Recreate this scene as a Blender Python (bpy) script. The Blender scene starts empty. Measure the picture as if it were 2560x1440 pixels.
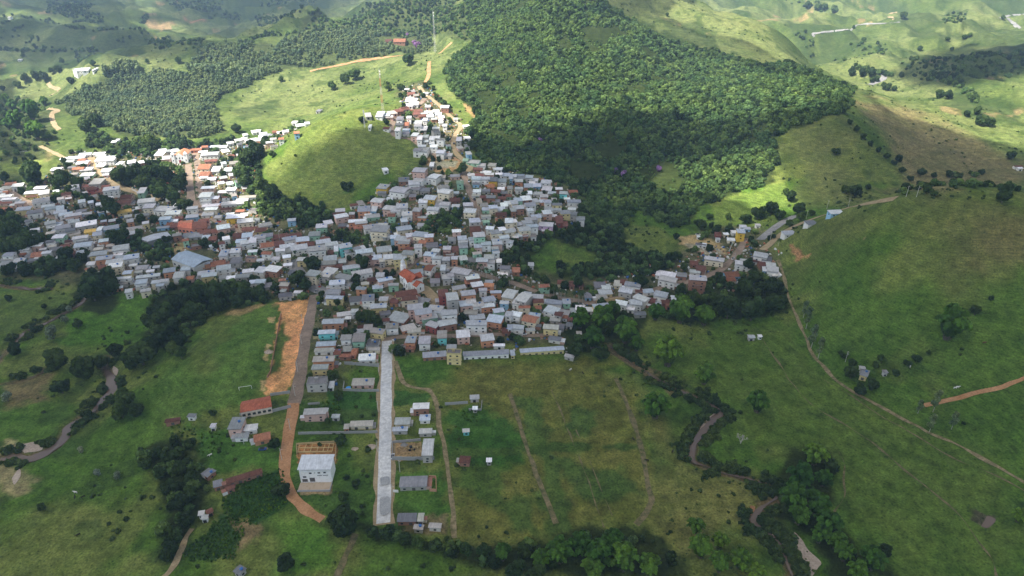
import bpy, math, random
import numpy as np
from mathutils import Vector
random.seed(7)
rng = np.random.default_rng(7)
SC = bpy.context.scene
COL = SC.collection

# ------------------------------------------------------------------ camera
CAM_H, PITCH, F = 270.0, math.radians(29.1), 2560*24/36.0
cam_data = bpy.data.cameras.new('camera'); cam = bpy.data.objects.new('camera', cam_data); COL.objects.link(cam)
cam.location = (0, 0, CAM_H); cam.rotation_euler = (math.pi/2-PITCH, 0, 0)
cam_data.lens = 24; cam_data.sensor_width = 36; cam_data.clip_start = 1; cam_data.clip_end = 60000
SC.camera = cam

# ------------------------------------------------------------------ light
SUN_EL, SUN_AZ = math.radians(57), math.radians(-118)      # azimuth: clockwise from +Y; the sun stands to the left, behind
sun_dir = Vector((math.sin(SUN_AZ)*math.cos(SUN_EL), math.cos(SUN_AZ)*math.cos(SUN_EL), math.sin(SUN_EL)))
world = bpy.data.worlds.new('World'); SC.world = world; world.use_nodes = True
wn = world.node_tree; wn.nodes.clear()
sky = wn.nodes.new('ShaderNodeTexSky'); sky.sky_type = 'NISHITA'; sky.sun_disc = False
sky.sun_elevation = SUN_EL; sky.sun_rotation = SUN_AZ; sky.air_density = 1.0; sky.dust_density = 1.5
bg = wn.nodes.new('ShaderNodeBackground'); bg.inputs[1].default_value = 0.09
wo = wn.nodes.new('ShaderNodeOutputWorld')
wn.links.new(sky.outputs[0], bg.inputs[0]); wn.links.new(bg.outputs[0], wo.inputs[0])
sl = bpy.data.lights.new('sun', 'SUN'); sl.energy = 4.8; sl.angle = math.radians(0.5); sl.color = (1.0, 0.95, 0.87)
so = bpy.data.objects.new('sun', sl); COL.objects.link(so); so.rotation_euler = sun_dir.to_track_quat('Z', 'Y').to_euler()
SC.view_settings.view_transform = 'Standard'; SC.view_settings.look = 'None'; SC.view_settings.gamma = 1
SC.view_settings.exposure = 1.3
SC.cycles.max_bounces = 5; SC.cycles.diffuse_bounces = 3; SC.cycles.glossy_bounces = 2; SC.cycles.transmission_bounces = 3
SC.cycles.transparent_max_bounces = 10; SC.cycles.volume_bounces = 1; SC.cycles.use_denoising = True
SC.cycles.caustics_reflective = False; SC.cycles.caustics_refractive = False

# ------------------------------------------------------------------ projection (photograph pixels, 2560 x 1440)
SP, CP = math.sin(PITCH), math.cos(PITCH)
def ray(px, py):
    cx = (np.asarray(px, float)-1280)/F; cy = (720-np.asarray(py, float))/F
    return cx, CP+cy*SP, -SP+cy*CP
def at_z(px, py, z):
    dx, dy, dz = ray(px, py); t = (z-CAM_H)/dz
    return dx*t, dy*t
def project(x, y, z):
    zz = np.asarray(z, float)-CAM_H
    d = y*CP-zz*SP; u = y*SP+zz*CP
    d = np.where(d < 1, 1, d)
    return 1280+F*x/d, 720-F*u/d

# ------------------------------------------------------------------ noise
def hash2(ix, iy, s):
    n = (ix.astype(np.int64)*374761393+iy.astype(np.int64)*668265263+s*1274126177) & 0x7fffffff
    n = ((n ^ (n >> 13))*1274126177) & 0x7fffffff
    return ((n ^ (n >> 16)) & 0xffff)/65535.0
def vnoise(x, y, s=0):
    ix = np.floor(x); iy = np.floor(y); fx = x-ix; fy = y-iy
    fx = fx*fx*fx*(fx*(fx*6-15)+10); fy = fy*fy*fy*(fy*(fy*6-15)+10)
    a = hash2(ix, iy, s); b = hash2(ix+1, iy, s); c = hash2(ix, iy+1, s); d = hash2(ix+1, iy+1, s)
    return (a*(1-fx)+b*fx)*(1-fy)+(c*(1-fx)+d*fx)*fy
def fbm(x, y, s=0, o=4):
    r = 0; a = 0.5; t = 0
    for i in range(o):
        r = r+a*vnoise(x, y, s+i*17); t += a; a *= .5
        x, y = x*2.03+11.3, y*2.01-7.7
    return r/t
def sstep(a, b, x):
    t = np.clip((x-a)/(b-a), 0, 1); return t*t*(3-2*t)

# ------------------------------------------------------------------ relief: known heights (z) or distances (d) at points of the valley
ZP = '''0 1440 0;400 1440 0;800 1440 0;1280 1440 0;1700 1440 -1;2100 1440 1;2560 1440 10;
0 1200 2;400 1200 2;760 1200 5;960 1200 4;1300 1200 3;1700 1200 0;2000 1200 2;2300 1250 6;2560 1200 12;
0 1000 0;250 950 -1;380 1010 3;440 950 11;520 870 12;650 950 12;800 950 10;1000 950 7;1300 950 6;1500 950 4;1750 1000 1;2000 970 5;2130 950 8;
2250 1100 6;2250 1000 10;2250 900 20;2250 800 34;2250 750 42;2250 700 50;2250 620 62;2250 560 76;2250 506 84;
2400 1000 16;2400 900 26;2400 800 40;2400 700 55;2400 620 67;2400 560 82;2400 501 92;
2560 1000 24;2560 900 32;2560 800 43;2560 700 57;2560 620 67;2560 560 83;2560 507 93;
2800 1000 35;2800 700 65;2800 520 85;
2100 900 9;2100 820 18;2100 740 30;2100 680 39;2100 600 52;2100 534 56;2010 830 9;2010 740 16;2010 660 28;2005 574 42;1960 700 12;1950 640 22;1975 600 30;
0 800 0;200 800 1;380 800 2;470 830 3;560 790 11;700 800 10;900 800 12;1200 800 10;1450 820 5;1600 850 3;1700 800 4;1900 800 8;
0 700 2;300 700 5;500 700 6;750 700 10;1050 700 14;1300 700 10;1500 700 8;1700 700 12;1850 680 14;
0 600 5;300 600 7;600 600 9;850 600 14;1000 600 20;1150 600 27;1300 600 24;1450 620 11;1600 620 10;1800 600 14;1880 590 17;1900 620 16;
1200 500 35;1100 500 29;1350 500 27;1440 540 20;1000 480 32;900 540 20;1060 410 43;1170 430 39;1300 420 30;1250 560 30;
1140 350 52;1100 300 56;1200 350 45;1045 218 60;
850 480 21;850 400 43;700 450 20;1000 400 44;1040 330 50;640 500 12;760 520 14;950 350 57;
660 397 28;720 352 47;800 316 61;900 284 70;960 272 69;
150 480 6;450 400 10;300 420 9;100 300 8;100 220 10;0 160 10;0 400 6;560 330 20;300 300 24;400 200 42;300 370 12;
700 330 20;800 272 32;900 220 48;900 180 55;640 350 17;
1970 560 24;2100 520 27;2250 492 30;2450 475 26;2560 480 24;1920 590 19;1850 520 20;1600 550 12;1600 350 50;1800 400 40;1800 250 78;1950 350 57;2110 490 35;
1500 520 14;1700 500 20;1450 430 27;1350 330 45'''
DP = '''2120 300 713;2130 205 900;2200 230 850;2180 205 1055;2300 330 760;2350 300 800;2450 400 700;2300 430 665;2560 420 690;2560 300 800;2560 185 1000;2430 215 1000;
2300 170 1150;2460 120 1350;2400 60 1600;2400 0 2000;2560 0 2000;2200 100 1500;2100 0 2000;2000 60 1600;2100 160 1150;1990 130 1150;
1400 300 790;1400 150 910;1400 0 1060;1250 0 1200;1250 150 960;1250 250 850;1540 50 1060;1680 110 1000;1900 165 950;1700 200 900;
1700 50 1400;1850 100 1250;1900 20 1900;1560 0 1350;1750 0 1900;
1075 150 1050;1090 130 1100;1100 60 1250;1100 0 1400;800 165 1080;640 190 1060;1000 140 1060;
640 82 1350;760 48 1420;900 6 1500;480 125 1250;350 150 1200;250 168 1150;200 200 1100;950 60 1300;
640 72 1800;350 140 1400;760 30 2000;850 8 2200;480 112 1600;
100 130 1450;0 125 1480;370 132 1450;0 42 1650;100 57 1600;200 76 1560;275 88 1520;375 112 1490;
0 12 1950;60 30 1900;130 48 1860;250 72 1830;400 62 1850;400 22 2080;330 30 2080;300 66 1900;560 40 2250;600 0 2400;300 0 2400;0 0 2400;450 20 2300;180 20 2200'''
HP = [(d*(px-1280)/F/1.03, d, z) for px, d, z in [(20, 1780, 2), (110, 1730, 2), (210, 1690, 2), (300, 1640, 4), (60, 2080, 8), (160, 2020, 5), (330, 2400, -20), (560, 2600, -20), (120, 2300, 0), (420, 1900, -5), (520, 1900, -5), (650, 1500, 20), (500, 1400, 18), (850, 1650, 40), (1750, 1500, 35), (1650, 1550, 60), (2300, 1350, 20), (2500, 1550, 25), (2200, 1750, 25)]]
def _ctrl():
    P = []
    for s in ZP.replace('\n', '').split(';'):
        x, y, z = map(float, s.split()); X, Y = at_z(x, y, z); P.append((float(X), float(Y), z))
    for s in DP.replace('\n', '').split(';'):
        x, y, d = map(float, s.split()); dx, dy, dz = ray(x, y); t = d/dy
        P.append((float(dx*t), d, CAM_H+float(dz*t)))
    # the land outside the frame
    for X, Y, z in [(-500, 50, 5), (0, 0, -2), (500, 50, 15), (-600, 300, 10), (700, 250, 70), (-1100, 800, 30), (-900, 550, 15), (1100, 600, 80), (1300, 1000, 90),
                    (0, -400, 30), (-600, -300, 30), (600, -300, 40), (-1500, 1500, 60), (-1700, 2300, 60), (1800, 1500, 90), (200, 1250, 190), (-100, 1500, 150), (420, 1130, 120),
                    (1900, 2400, 80), (-900, 2700, 60), (0, 2600, 80), (900, 2700, 90), (300, 1900, 90), (100, 1300, 190)]+HP:
        P.append((X, Y, z))
    return np.array(P)
CT = _ctrl()
C0 = 30.0
def _kern(r2): return np.sqrt(r2+C0*C0)
_A = _kern((CT[:, None, 0]-CT[None, :, 0])**2+(CT[:, None, 1]-CT[None, :, 1])**2)
n_ = len(CT); _M = np.zeros((n_+1, n_+1)); _M[:n_, :n_] = _A-np.eye(n_)*6.0; _M[n_, :n_] = 1; _M[:n_, n_] = 1
_W = np.linalg.solve(_M, np.append(CT[:, 2], 0))
GX0, GX1, GY0, GY1, GS = -2400., 2400., -600., 3000., 6.0
gx = np.arange(GX0, GX1+1, GS); gy = np.arange(GY0, GY1+1, GS)
HG = np.zeros((len(gy), len(gx)))
for r_ in range(0, len(gy), 40):
    yy = gy[r_:r_+40]
    X_, Y_ = np.meshgrid(gx, yy); acc = np.full(X_.shape, _W[n_])
    for k in range(n_):
        acc += _W[k]*_kern((X_-CT[k, 0])**2+(Y_-CT[k, 1])**2)
    HG[r_:r_+40] = acc
X_, Y_ = np.meshgrid(gx, gy)
_far = sstep(700, 1500, np.hypot(X_, Y_))
rid = 1-np.abs(fbm(X_/260, Y_/260, 5, 4)*2-1)*2
rid2 = 1-np.abs(fbm(X_/110+fbm(X_/300, Y_/300, 6, 2)*3, Y_/190, 55, 3)*2-1)*2
HG += _far*(rid*38-20+rid2*13-7)+(fbm(X_/60, Y_/60, 9, 3)-.5)*(2+5*_far)*np.clip(HG/14, .15, 1.5)

# river beds (photograph pixels on the ground): carved into the relief
RIV = {'left_a': ([(262, 893), (261, 915), (272, 940), (279, 968), (258, 995), (236, 1024), (204, 1042), (176, 1058), (163, 1082), (141, 1110), (110, 1130), (76, 1144), (40, 1138), (0, 1145)], 4.2),
       'left_b': ([(-30, 930), (0, 893), (28, 862), (50, 842), (70, 825), (110, 806), (150, 786), (190, 764), (215, 740)], 2.8),
       'left_c': ([(-20, 705), (20, 714), (80, 720), (130, 719)], 3),
       'left_d': ([(-10, 957), (50, 950), (95, 935), (112, 922)], 1.6),
       'right': ([(1525, 865), (1560, 893), (1610, 925), (1680, 965), (1735, 986), (1780, 1010), (1802, 1032), (1772, 1056), (1746, 1088), (1730, 1128), (1742, 1154), (1800, 1175), (1870, 1195), (1932, 1214), (1948, 1236), (1902, 1268), (1884, 1300), (1912, 1322), (1944, 1350), (1964, 1390), (1984, 1450)], 3.4)}
def grid_h(x, y):
    fx = np.clip((np.asarray(x, float)-GX0)/GS, 0, len(gx)-1.001); fy = np.clip((np.asarray(y, float)-GY0)/GS, 0, len(gy)-1.001)
    ix = fx.astype(int); iy = fy.astype(int); u = fx-ix; v = fy-iy
    return (HG[iy, ix]*(1-u)+HG[iy, ix+1]*u)*(1-v)+(HG[iy+1, ix]*(1-u)+HG[iy+1, ix+1]*u)*v
CARVE = []
def seg_dist(x, y, pts):
    best = np.full(np.shape(x), 1e9)
    for (ax, ay), (bx, by) in zip(pts[:-1], pts[1:]):
        vx, vy = bx-ax, by-ay; L = vx*vx+vy*vy+1e-9
        t = np.clip(((x-ax)*vx+(y-ay)*vy)/L, 0, 1)
        best = np.minimum(best, np.hypot(x-ax-t*vx, y-ay-t*vy))
    return best
def height(x, y):
    x = np.asarray(x, float); y = np.asarray(y, float)
    h = grid_h(x, y)
    h = h+(fbm(x/17, y/17, 31, 2)-.5)*.8
    for pts, w, bx in CARVE:
        m = (x > bx[0]) & (x < bx[1]) & (y > bx[2]) & (y < bx[3])
        if np.any(m):
            if h.ndim == 0:
                d = seg_dist(x, y, pts); h = h-1.6*(1-sstep(w*.5, w*.5+3.5, d))
            else:
                d = seg_dist(x[m], y[m], pts); h[m] = h[m]-1.6*(1-sstep(w*.5, w*.5+3.5, d))
    return h
def hit(px, py, lift=0.0):
    """where the line of sight through a photograph pixel meets the ground (lifted)"""
    px = np.atleast_1d(np.asarray(px, float)); py = np.atleast_1d(np.asarray(py, float))
    dx, dy, dz = ray(px, py)
    N = 420; ds = np.geomspace(150, 2950, N)
    T = ds[None, :]/dy[:, None]
    Z = CAM_H+dz[:, None]*T; G = grid_h(dx[:, None]*T, dy[:, None]*T)+lift
    below = Z < G; idx = np.argmax(below, axis=1); idx = np.where(below.any(axis=1), idx, N-1); idx = np.maximum(idx, 1)
    lo = T[np.arange(len(px)), idx-1]; hi = T[np.arange(len(px)), idx]
    for _ in range(14):
        mid = (lo+hi)/2; b = CAM_H+dz*mid < height(dx*mid, dy*mid)+lift
        hi = np.where(b, mid, hi); lo = np.where(b, lo, mid)
    return dx*hi, dy*hi, CAM_H+dz*hi
def smooth(pts, n=4):
    P = [np.array(p, float) for p in pts]; P = [2*P[0]-P[1]]+P+[2*P[-1]-P[-2]]; out = []
    for i in range(1, len(P)-2):
        for k in range(n):
            t = k/n
            out.append(tuple(.5*((2*P[i])+(-P[i-1]+P[i+1])*t+(2*P[i-1]-5*P[i]+4*P[i+1]-P[i+2])*t*t+(-P[i-1]+3*P[i]-3*P[i+1]+P[i+2])*t**3)))
    out.append(tuple(P[-2])); return out
def ground_line(pxpts, n=4):
    p = smooth(pxpts, n); X, Y, Z = hit([q[0] for q in p], [q[1] for q in p]); return list(zip(X.tolist(), Y.tolist()))
RIVW = {}
for k, (pp, w) in RIV.items():
    L = ground_line(pp); RIVW[k] = (L, w)
for k, (L, w) in RIVW.items():
    xs = [p[0] for p in L]; ys = [p[1] for p in L]
    CARVE.append((L, w, (min(xs)-10, max(xs)+10, min(ys)-10, max(ys)+10)))
def poly_world(pxpts):
    X, Y, Z = hit([p[0] for p in pxpts], [p[1] for p in pxpts]); return np.c_[X, Y]
def in_poly(x, y, P):
    inside = np.zeros(np.shape(x), bool); n = len(P); j = n-1
    for i in range(n):
        xi, yi = P[i]; xj, yj = P[j]
        c = ((yi > y) != (yj > y)) & (x < (xj-xi)*(y-yi)/((yj-yi) if yj != yi else 1e-9)+xi)
        inside ^= c; j = i
    return inside
def poly_sd(x, y, P):
    """signed distance, negative inside"""
    d = seg_dist(x, y, [tuple(p) for p in P]+[tuple(P[0])]); return np.where(in_poly(x, y, P), -d, d)
# ------------------------------------------------------------------ materials
def new_mat(name, rough=.85):
    m = bpy.data.materials.new(name); m.use_nodes = True; nt = m.node_tree
    b = nt.nodes['Principled BSDF']; b.inputs['Roughness'].default_value = rough
    if 'Specular IOR Level' in b.inputs: b.inputs['Specular IOR Level'].default_value = .25
    return m, nt, b
def N(nt, t, **kw):
    n = nt.nodes.new(t)
    for k, v in kw.items(): setattr(n, k, v)
    return n
def noise_node(nt, vec, scale, detail=4, rough=.55):
    n = N(nt, 'ShaderNodeTexNoise'); n.inputs['Scale'].default_value = scale; n.inputs['Detail'].default_value = detail
    n.inputs['Roughness'].default_value = rough; nt.links.new(vec, n.inputs['Vector']); return n
def ramp(nt, fac, stops):
    r = N(nt, 'ShaderNodeValToRGB'); e = r.color_ramp.elements
    while len(e) < len(stops): e.new(.5)
    for el, (p, c) in zip(e, stops):
        el.position = p; el.color = (c, c, c, 1) if not hasattr(c, '__len__') else (*c, 1)
    nt.links.new(fac, r.inputs[0]); return r
def mul(nt, a, b, f=1.0, mode='MULTIPLY'):
    m = N(nt, 'ShaderNodeMix', data_type='RGBA', blend_type=mode); m.inputs[0].default_value = f
    for s, v in ((m.inputs[6], a), (m.inputs[7], b)):
        if hasattr(v, 'node'): nt.links.new(v, s)
        else: s.default_value = (*v, 1)
    return m.outputs[2]
def bump(nt, b, h, strength, dist):
    n = N(nt, 'ShaderNodeBump'); n.inputs['Strength'].default_value = strength; n.inputs['Distance'].default_value = dist
    nt.links.new(h, n.inputs['Height']); nt.links.new(n.outputs[0], b.inputs['Normal'])

# ground: real base colours of grass, earth and gravel by vertex, broken up by noise
mt_ground, nt, b = new_mat('ground_cover', .95)
at = N(nt, 'ShaderNodeAttribute', attribute_name='Col'); tc = N(nt, 'ShaderNodeTexCoord')
n1 = noise_node(nt, tc.outputs['Object'], .9, 5, .65); n2 = noise_node(nt, tc.outputs['Object'], .16, 5, .62); n3 = noise_node(nt, tc.outputs['Object'], .03, 5, .6)
c = mul(nt, at.outputs['Color'], ramp(nt, n1.outputs[0], [(.28, .55), (.72, 1.5)]).outputs[0])
c = mul(nt, c, ramp(nt, n2.outputs[0], [(.32, (.72, .74, .74)), (.68, (1.27, 1.24, 1.18))]).outputs[0])
c = mul(nt, c, ramp(nt, n3.outputs[0], [(.35, (.78, .85, .8)), (.68, (1.2, 1.12, 1.2))]).outputs[0])
mp = N(nt, 'ShaderNodeMapping'); mp.inputs['Scale'].default_value = (.12, .12, 1.6); nt.links.new(tc.outputs['Object'], mp.inputs[0])   # cattle terraces follow the contours
n4 = noise_node(nt, mp.outputs[0], 1.0, 4, .7); c = mul(nt, c, ramp(nt, n4.outputs[0], [(.36, .74), (.62, 1.2)]).outputs[0])
vo = N(nt, 'ShaderNodeTexVoronoi'); vo.inputs['Scale'].default_value = .42; nt.links.new(tc.outputs['Object'], vo.inputs['Vector'])   # tussocks
c = mul(nt, c, ramp(nt, vo.outputs['Distance'], [(.08, (.5, .6, .55)), (.3, (1.04, 1.04, 1.02))]).outputs[0])
nt.links.new(c, b.inputs['Base Color']); b.inputs['Specular IOR Level'].default_value = .05
bump(nt, b, n1.outputs[0], .8, .8)

def surf_mat(name, col, col2, scale=.5, rough=.9, spec=.2, bm=.15, det=5):
    m, nt, b = new_mat(name, rough); tc = N(nt, 'ShaderNodeTexCoord'); n = noise_node(nt, tc.outputs['Object'], scale, det, .65)
    n2 = noise_node(nt, tc.outputs['Object'], scale*6, 4, .6)
    r = ramp(nt, n.outputs[0], [(.32, col), (.68, col2)]); c = mul(nt, r.outputs[0], ramp(nt, n2.outputs[0], [(.3, .75), (.7, 1.22)]).outputs[0])
    nt.links.new(c, b.inputs['Base Color']); b.inputs['Specular IOR Level'].default_value = spec; bump(nt, b, n2.outputs[0], .5, bm); return m
mt_cobble = surf_mat('cobbled_street', (.2, .15, .11), (.33, .25, .19), .12)
mt_concrete = surf_mat('new_concrete_road', (.52, .53, .54), (.74, .73, .7), .1)
mt_dirt = surf_mat('orange_dirt', (.38, .19, .09), (.52, .29, .15), .15, 1, .05)
mt_paledirt = surf_mat('pale_dirt', (.28, .21, .12), (.42, .33, .2), .2, 1, .05)
mt_track = surf_mat('worn_grass_track', (.07, .085, .03), (.27, .21, .115), .3, 1, .05)
mt_patch = surf_mat('concrete_patch', (.32, .33, .34), (.44, .44, .43), .3)
mt_farm = surf_mat('rutted_earth_track', (.13, .12, .055), (.38, .29, .17), .35, 1, .05)
mt_asphalt = surf_mat('asphalt', (.2, .2, .2), (.3, .29, .28), .1)
mt_sand = surf_mat('river_sand', (.36, .28, .22), (.5, .42, .34), .15, 1, .05)
mt_water, nt, b = new_mat('river_water', .12); b.inputs['Base Color'].default_value = (.15, .105, .08, 1); b.inputs['Specular IOR Level'].default_value = .5
tc = N(nt, 'ShaderNodeTexCoord'); n = noise_node(nt, tc.outputs['Object'], 1.2, 4); bump(nt, b, n.outputs[0], .3, .1)

def mesh_obj(name, verts, faces, mat=None, parent=None, cols=None, smooth_=False, loc=None):
    me = bpy.data.meshes.new(name); me.from_pydata([tuple(v) for v in verts], [], faces); me.update()
    if cols is not None: set_cols(me, cols)
    if mat: me.materials.append(mat)
    if smooth_: me.polygons.foreach_set('use_smooth', [True]*len(me.polygons))
    o = bpy.data.objects.new(name, me); COL.objects.link(o)
    if parent: o.parent = parent
    if loc: o.location = loc
    return o
def np_mesh(name, V, Fq, mat=None, smooth_=True, cols=None):
    V = np.asarray(V, np.float32); Fq = np.asarray(Fq, np.int32); k = Fq.shape[1]
    me = bpy.data.meshes.new(name); me.vertices.add(len(V)); me.vertices.foreach_set('co', V.ravel())
    me.loops.add(Fq.size); me.loops.foreach_set('vertex_index', Fq.ravel()); me.polygons.add(len(Fq))
    me.polygons.foreach_set('loop_start', np.arange(0, Fq.size, k, dtype=np.int32)); me.polygons.foreach_set('loop_total', np.full(len(Fq), k, np.int32))
    me.polygons.foreach_set('use_smooth', np.full(len(Fq), smooth_)); me.update(calc_edges=True)
    if cols is not None: set_cols(me, cols)
    if mat: me.materials.append(mat)
    return me
def set_cols(me, cols):
    a = me.color_attributes.new('Col', 'FLOAT_COLOR', 'POINT'); cols = np.asarray(cols, np.float32)
    if cols.shape[1] == 3: cols = np.c_[cols, np.ones(len(cols), np.float32)]
    a.data.foreach_set('color', cols.ravel())
def put(name, me, parent=None):
    o = bpy.data.objects.new(name, me); COL.objects.link(o)
    if parent: o.parent = parent
    return o
def tag(o, label=None, cat=None, group=None, kind=None):
    if label: o['label'] = label
    if cat: o['category'] = cat
    if group: o['group'] = group
    if kind: o['kind'] = kind
    return o

# ------------------------------------------------------------------ areas, outlined where they lie (photograph pixels on the ground)
A = {}
A['forest_hill'] = [(1120, -60), (1180, 100), (1110, 170), (1140, 240), (1200, 290), (1165, 330), (1195, 395), (1260, 425), (1350, 440), (1430, 470), (1470, 500), (1490, 560), (1560, 600), (1570, 540), (1600, 515), (1650, 560), (1720, 560), (1740, 520), (1830, 480), (1930, 460), (1950, 400), (1920, 345), (2000, 320), (2110, 285), (2135, 225), (2060, 195), (1900, 165), (1780, 130), (1670, 100), (1590, 60), (1530, 25), (1440, -60)]
A['forest_mid'] = [(1420, 560), (1480, 500), (1560, 600), (1640, 640), (1690, 660), (1640, 690), (1560, 690), (1440, 700), (1380, 690), (1500, 650), (1470, 620), (1380, 600), (1330, 640), (1330, 690), (1250, 650), (1280, 600), (1370, 580)]
A['euc'] = [(145, 260), (240, 215), (330, 175), (470, 190), (600, 170), (640, 180), (690, 165), (700, 180), (560, 235), (530, 265), (560, 330), (500, 345), (380, 345), (290, 330), (200, 290)]
A['euc2'] = [(620, 110), (740, 90), (850, 70), (960, 80), (1060, 90), (1090, 120), (980, 135), (880, 150), (800, 165), (700, 178), (600, 175), (520, 175), (480, 160), (490, 120), (560, 110)]
A['ridge_bush'] = [(900, 30), (1000, -20), (1130, -40), (1180, 100), (1060, 95), (960, 80), (850, 70), (700, 95), (760, 60)]
A['belt_nw'] = [(225, 330), (300, 350), (420, 350), (500, 360), (580, 345), (600, 360), (500, 385), (400, 400), (330, 385), (300, 400), (260, 380), (220, 370)]
A['belt_hill'] = [(600, 400), (650, 380), (660, 420), (650, 450), (700, 490), (780, 510), (830, 525), (840, 560), (760, 570), (700, 545), (640, 530), (620, 480), (600, 440)]
A['park'] = [(280, 430), (330, 405), (420, 410), (470, 440), (470, 490), (400, 500), (300, 470)]
A['belt_river_l'] = [(380, 720), (460, 700), (560, 695), (640, 705), (680, 745), (620, 760), (540, 780), (480, 840), (450, 880), (380, 870), (370, 800)]
A['belt_l2'] = [(0, 520), (70, 560), (100, 620), (40, 640), (0, 630)]
A['belt_l3'] = [(60, 640), (130, 610), (230, 640), (200, 670), (120, 680), (40, 690)]
A['belt_l4'] = [(270, 560), (320, 580), (400, 600), (440, 640), (400, 660), (340, 640), (270, 600)]
A['belt_c1'] = [(1060, 560), (1110, 510), (1150, 520), (1160, 560), (1120, 590), (1040, 585), (1000, 560)]
A['belt_c2'] = [(820, 590), (880, 560), (960, 600), (930, 610), (860, 610)]
A['belt_e1'] = [(1410, 780), (1480, 770), (1560, 760), (1620, 790), (1600, 870), (1560, 880), (1500, 880), (1440, 885), (1410, 860)]
A['belt_e2'] = [(1600, 740), (1700, 730), (1800, 690), (1900, 690), (1965, 710), (1970, 770), (1900, 790), (1800, 800), (1720, 810), (1640, 790)]
A['belt_s'] = [(900, 1310), (1000, 1320), (1120, 1360), (1230, 1370), (1380, 1340), (1500, 1320), (1640, 1330), (1720, 1440), (1300, 1440), (1180, 1410), (1020, 1370)]
A['belt_se'] = [(1940, 1200), (2000, 1110), (2080, 1130), (2090, 1220), (2070, 1290), (2130, 1340), (2230, 1440), (2090, 1440), (2020, 1340), (1940, 1290)]
A['belt_sw'] = [(330, 1130), (470, 1090), (530, 1200), (500, 1290), (440, 1400), (400, 1390), (420, 1290), (400, 1200)]
A['belt_w'] = [(190, 700), (260, 700), (300, 760), (270, 790), (190, 780)]
A['farm_nw'] = [(0, 250), (70, 240), (130, 280), (140, 330), (110, 400), (0, 400)]
TOWN = [(0, 440), (90, 470), (160, 400), (180, 380), (380, 380), (640, 350), (770, 300), (770, 310), (640, 400), (620, 480), (760, 560), (840, 555), (870, 530), (960, 470), (1050, 420), (1060, 390), (1000, 330), (1000, 220), (1060, 205), (1110, 250), (1170, 330), (1180, 400), (1300, 430), (1450, 480), (1470, 550), (1370, 580), (1240, 620), (1330, 680), (1480, 700), (1700, 640), (1780, 560), (1900, 560), (1960, 680), (1700, 760), (1420, 790), (1410, 870), (990, 880), (960, 1340), (900, 1340), (750, 1240), (735, 1100), (780, 760), (640, 750), (500, 700), (360, 730), (270, 720), (0, 690)]
TGROUND = TOWN[:TOWN.index((990, 880))]+[(985, 885), (945, 915), (860, 915), (835, 975), (745, 990)]+TOWN[TOWN.index((780, 760)):]
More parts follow.
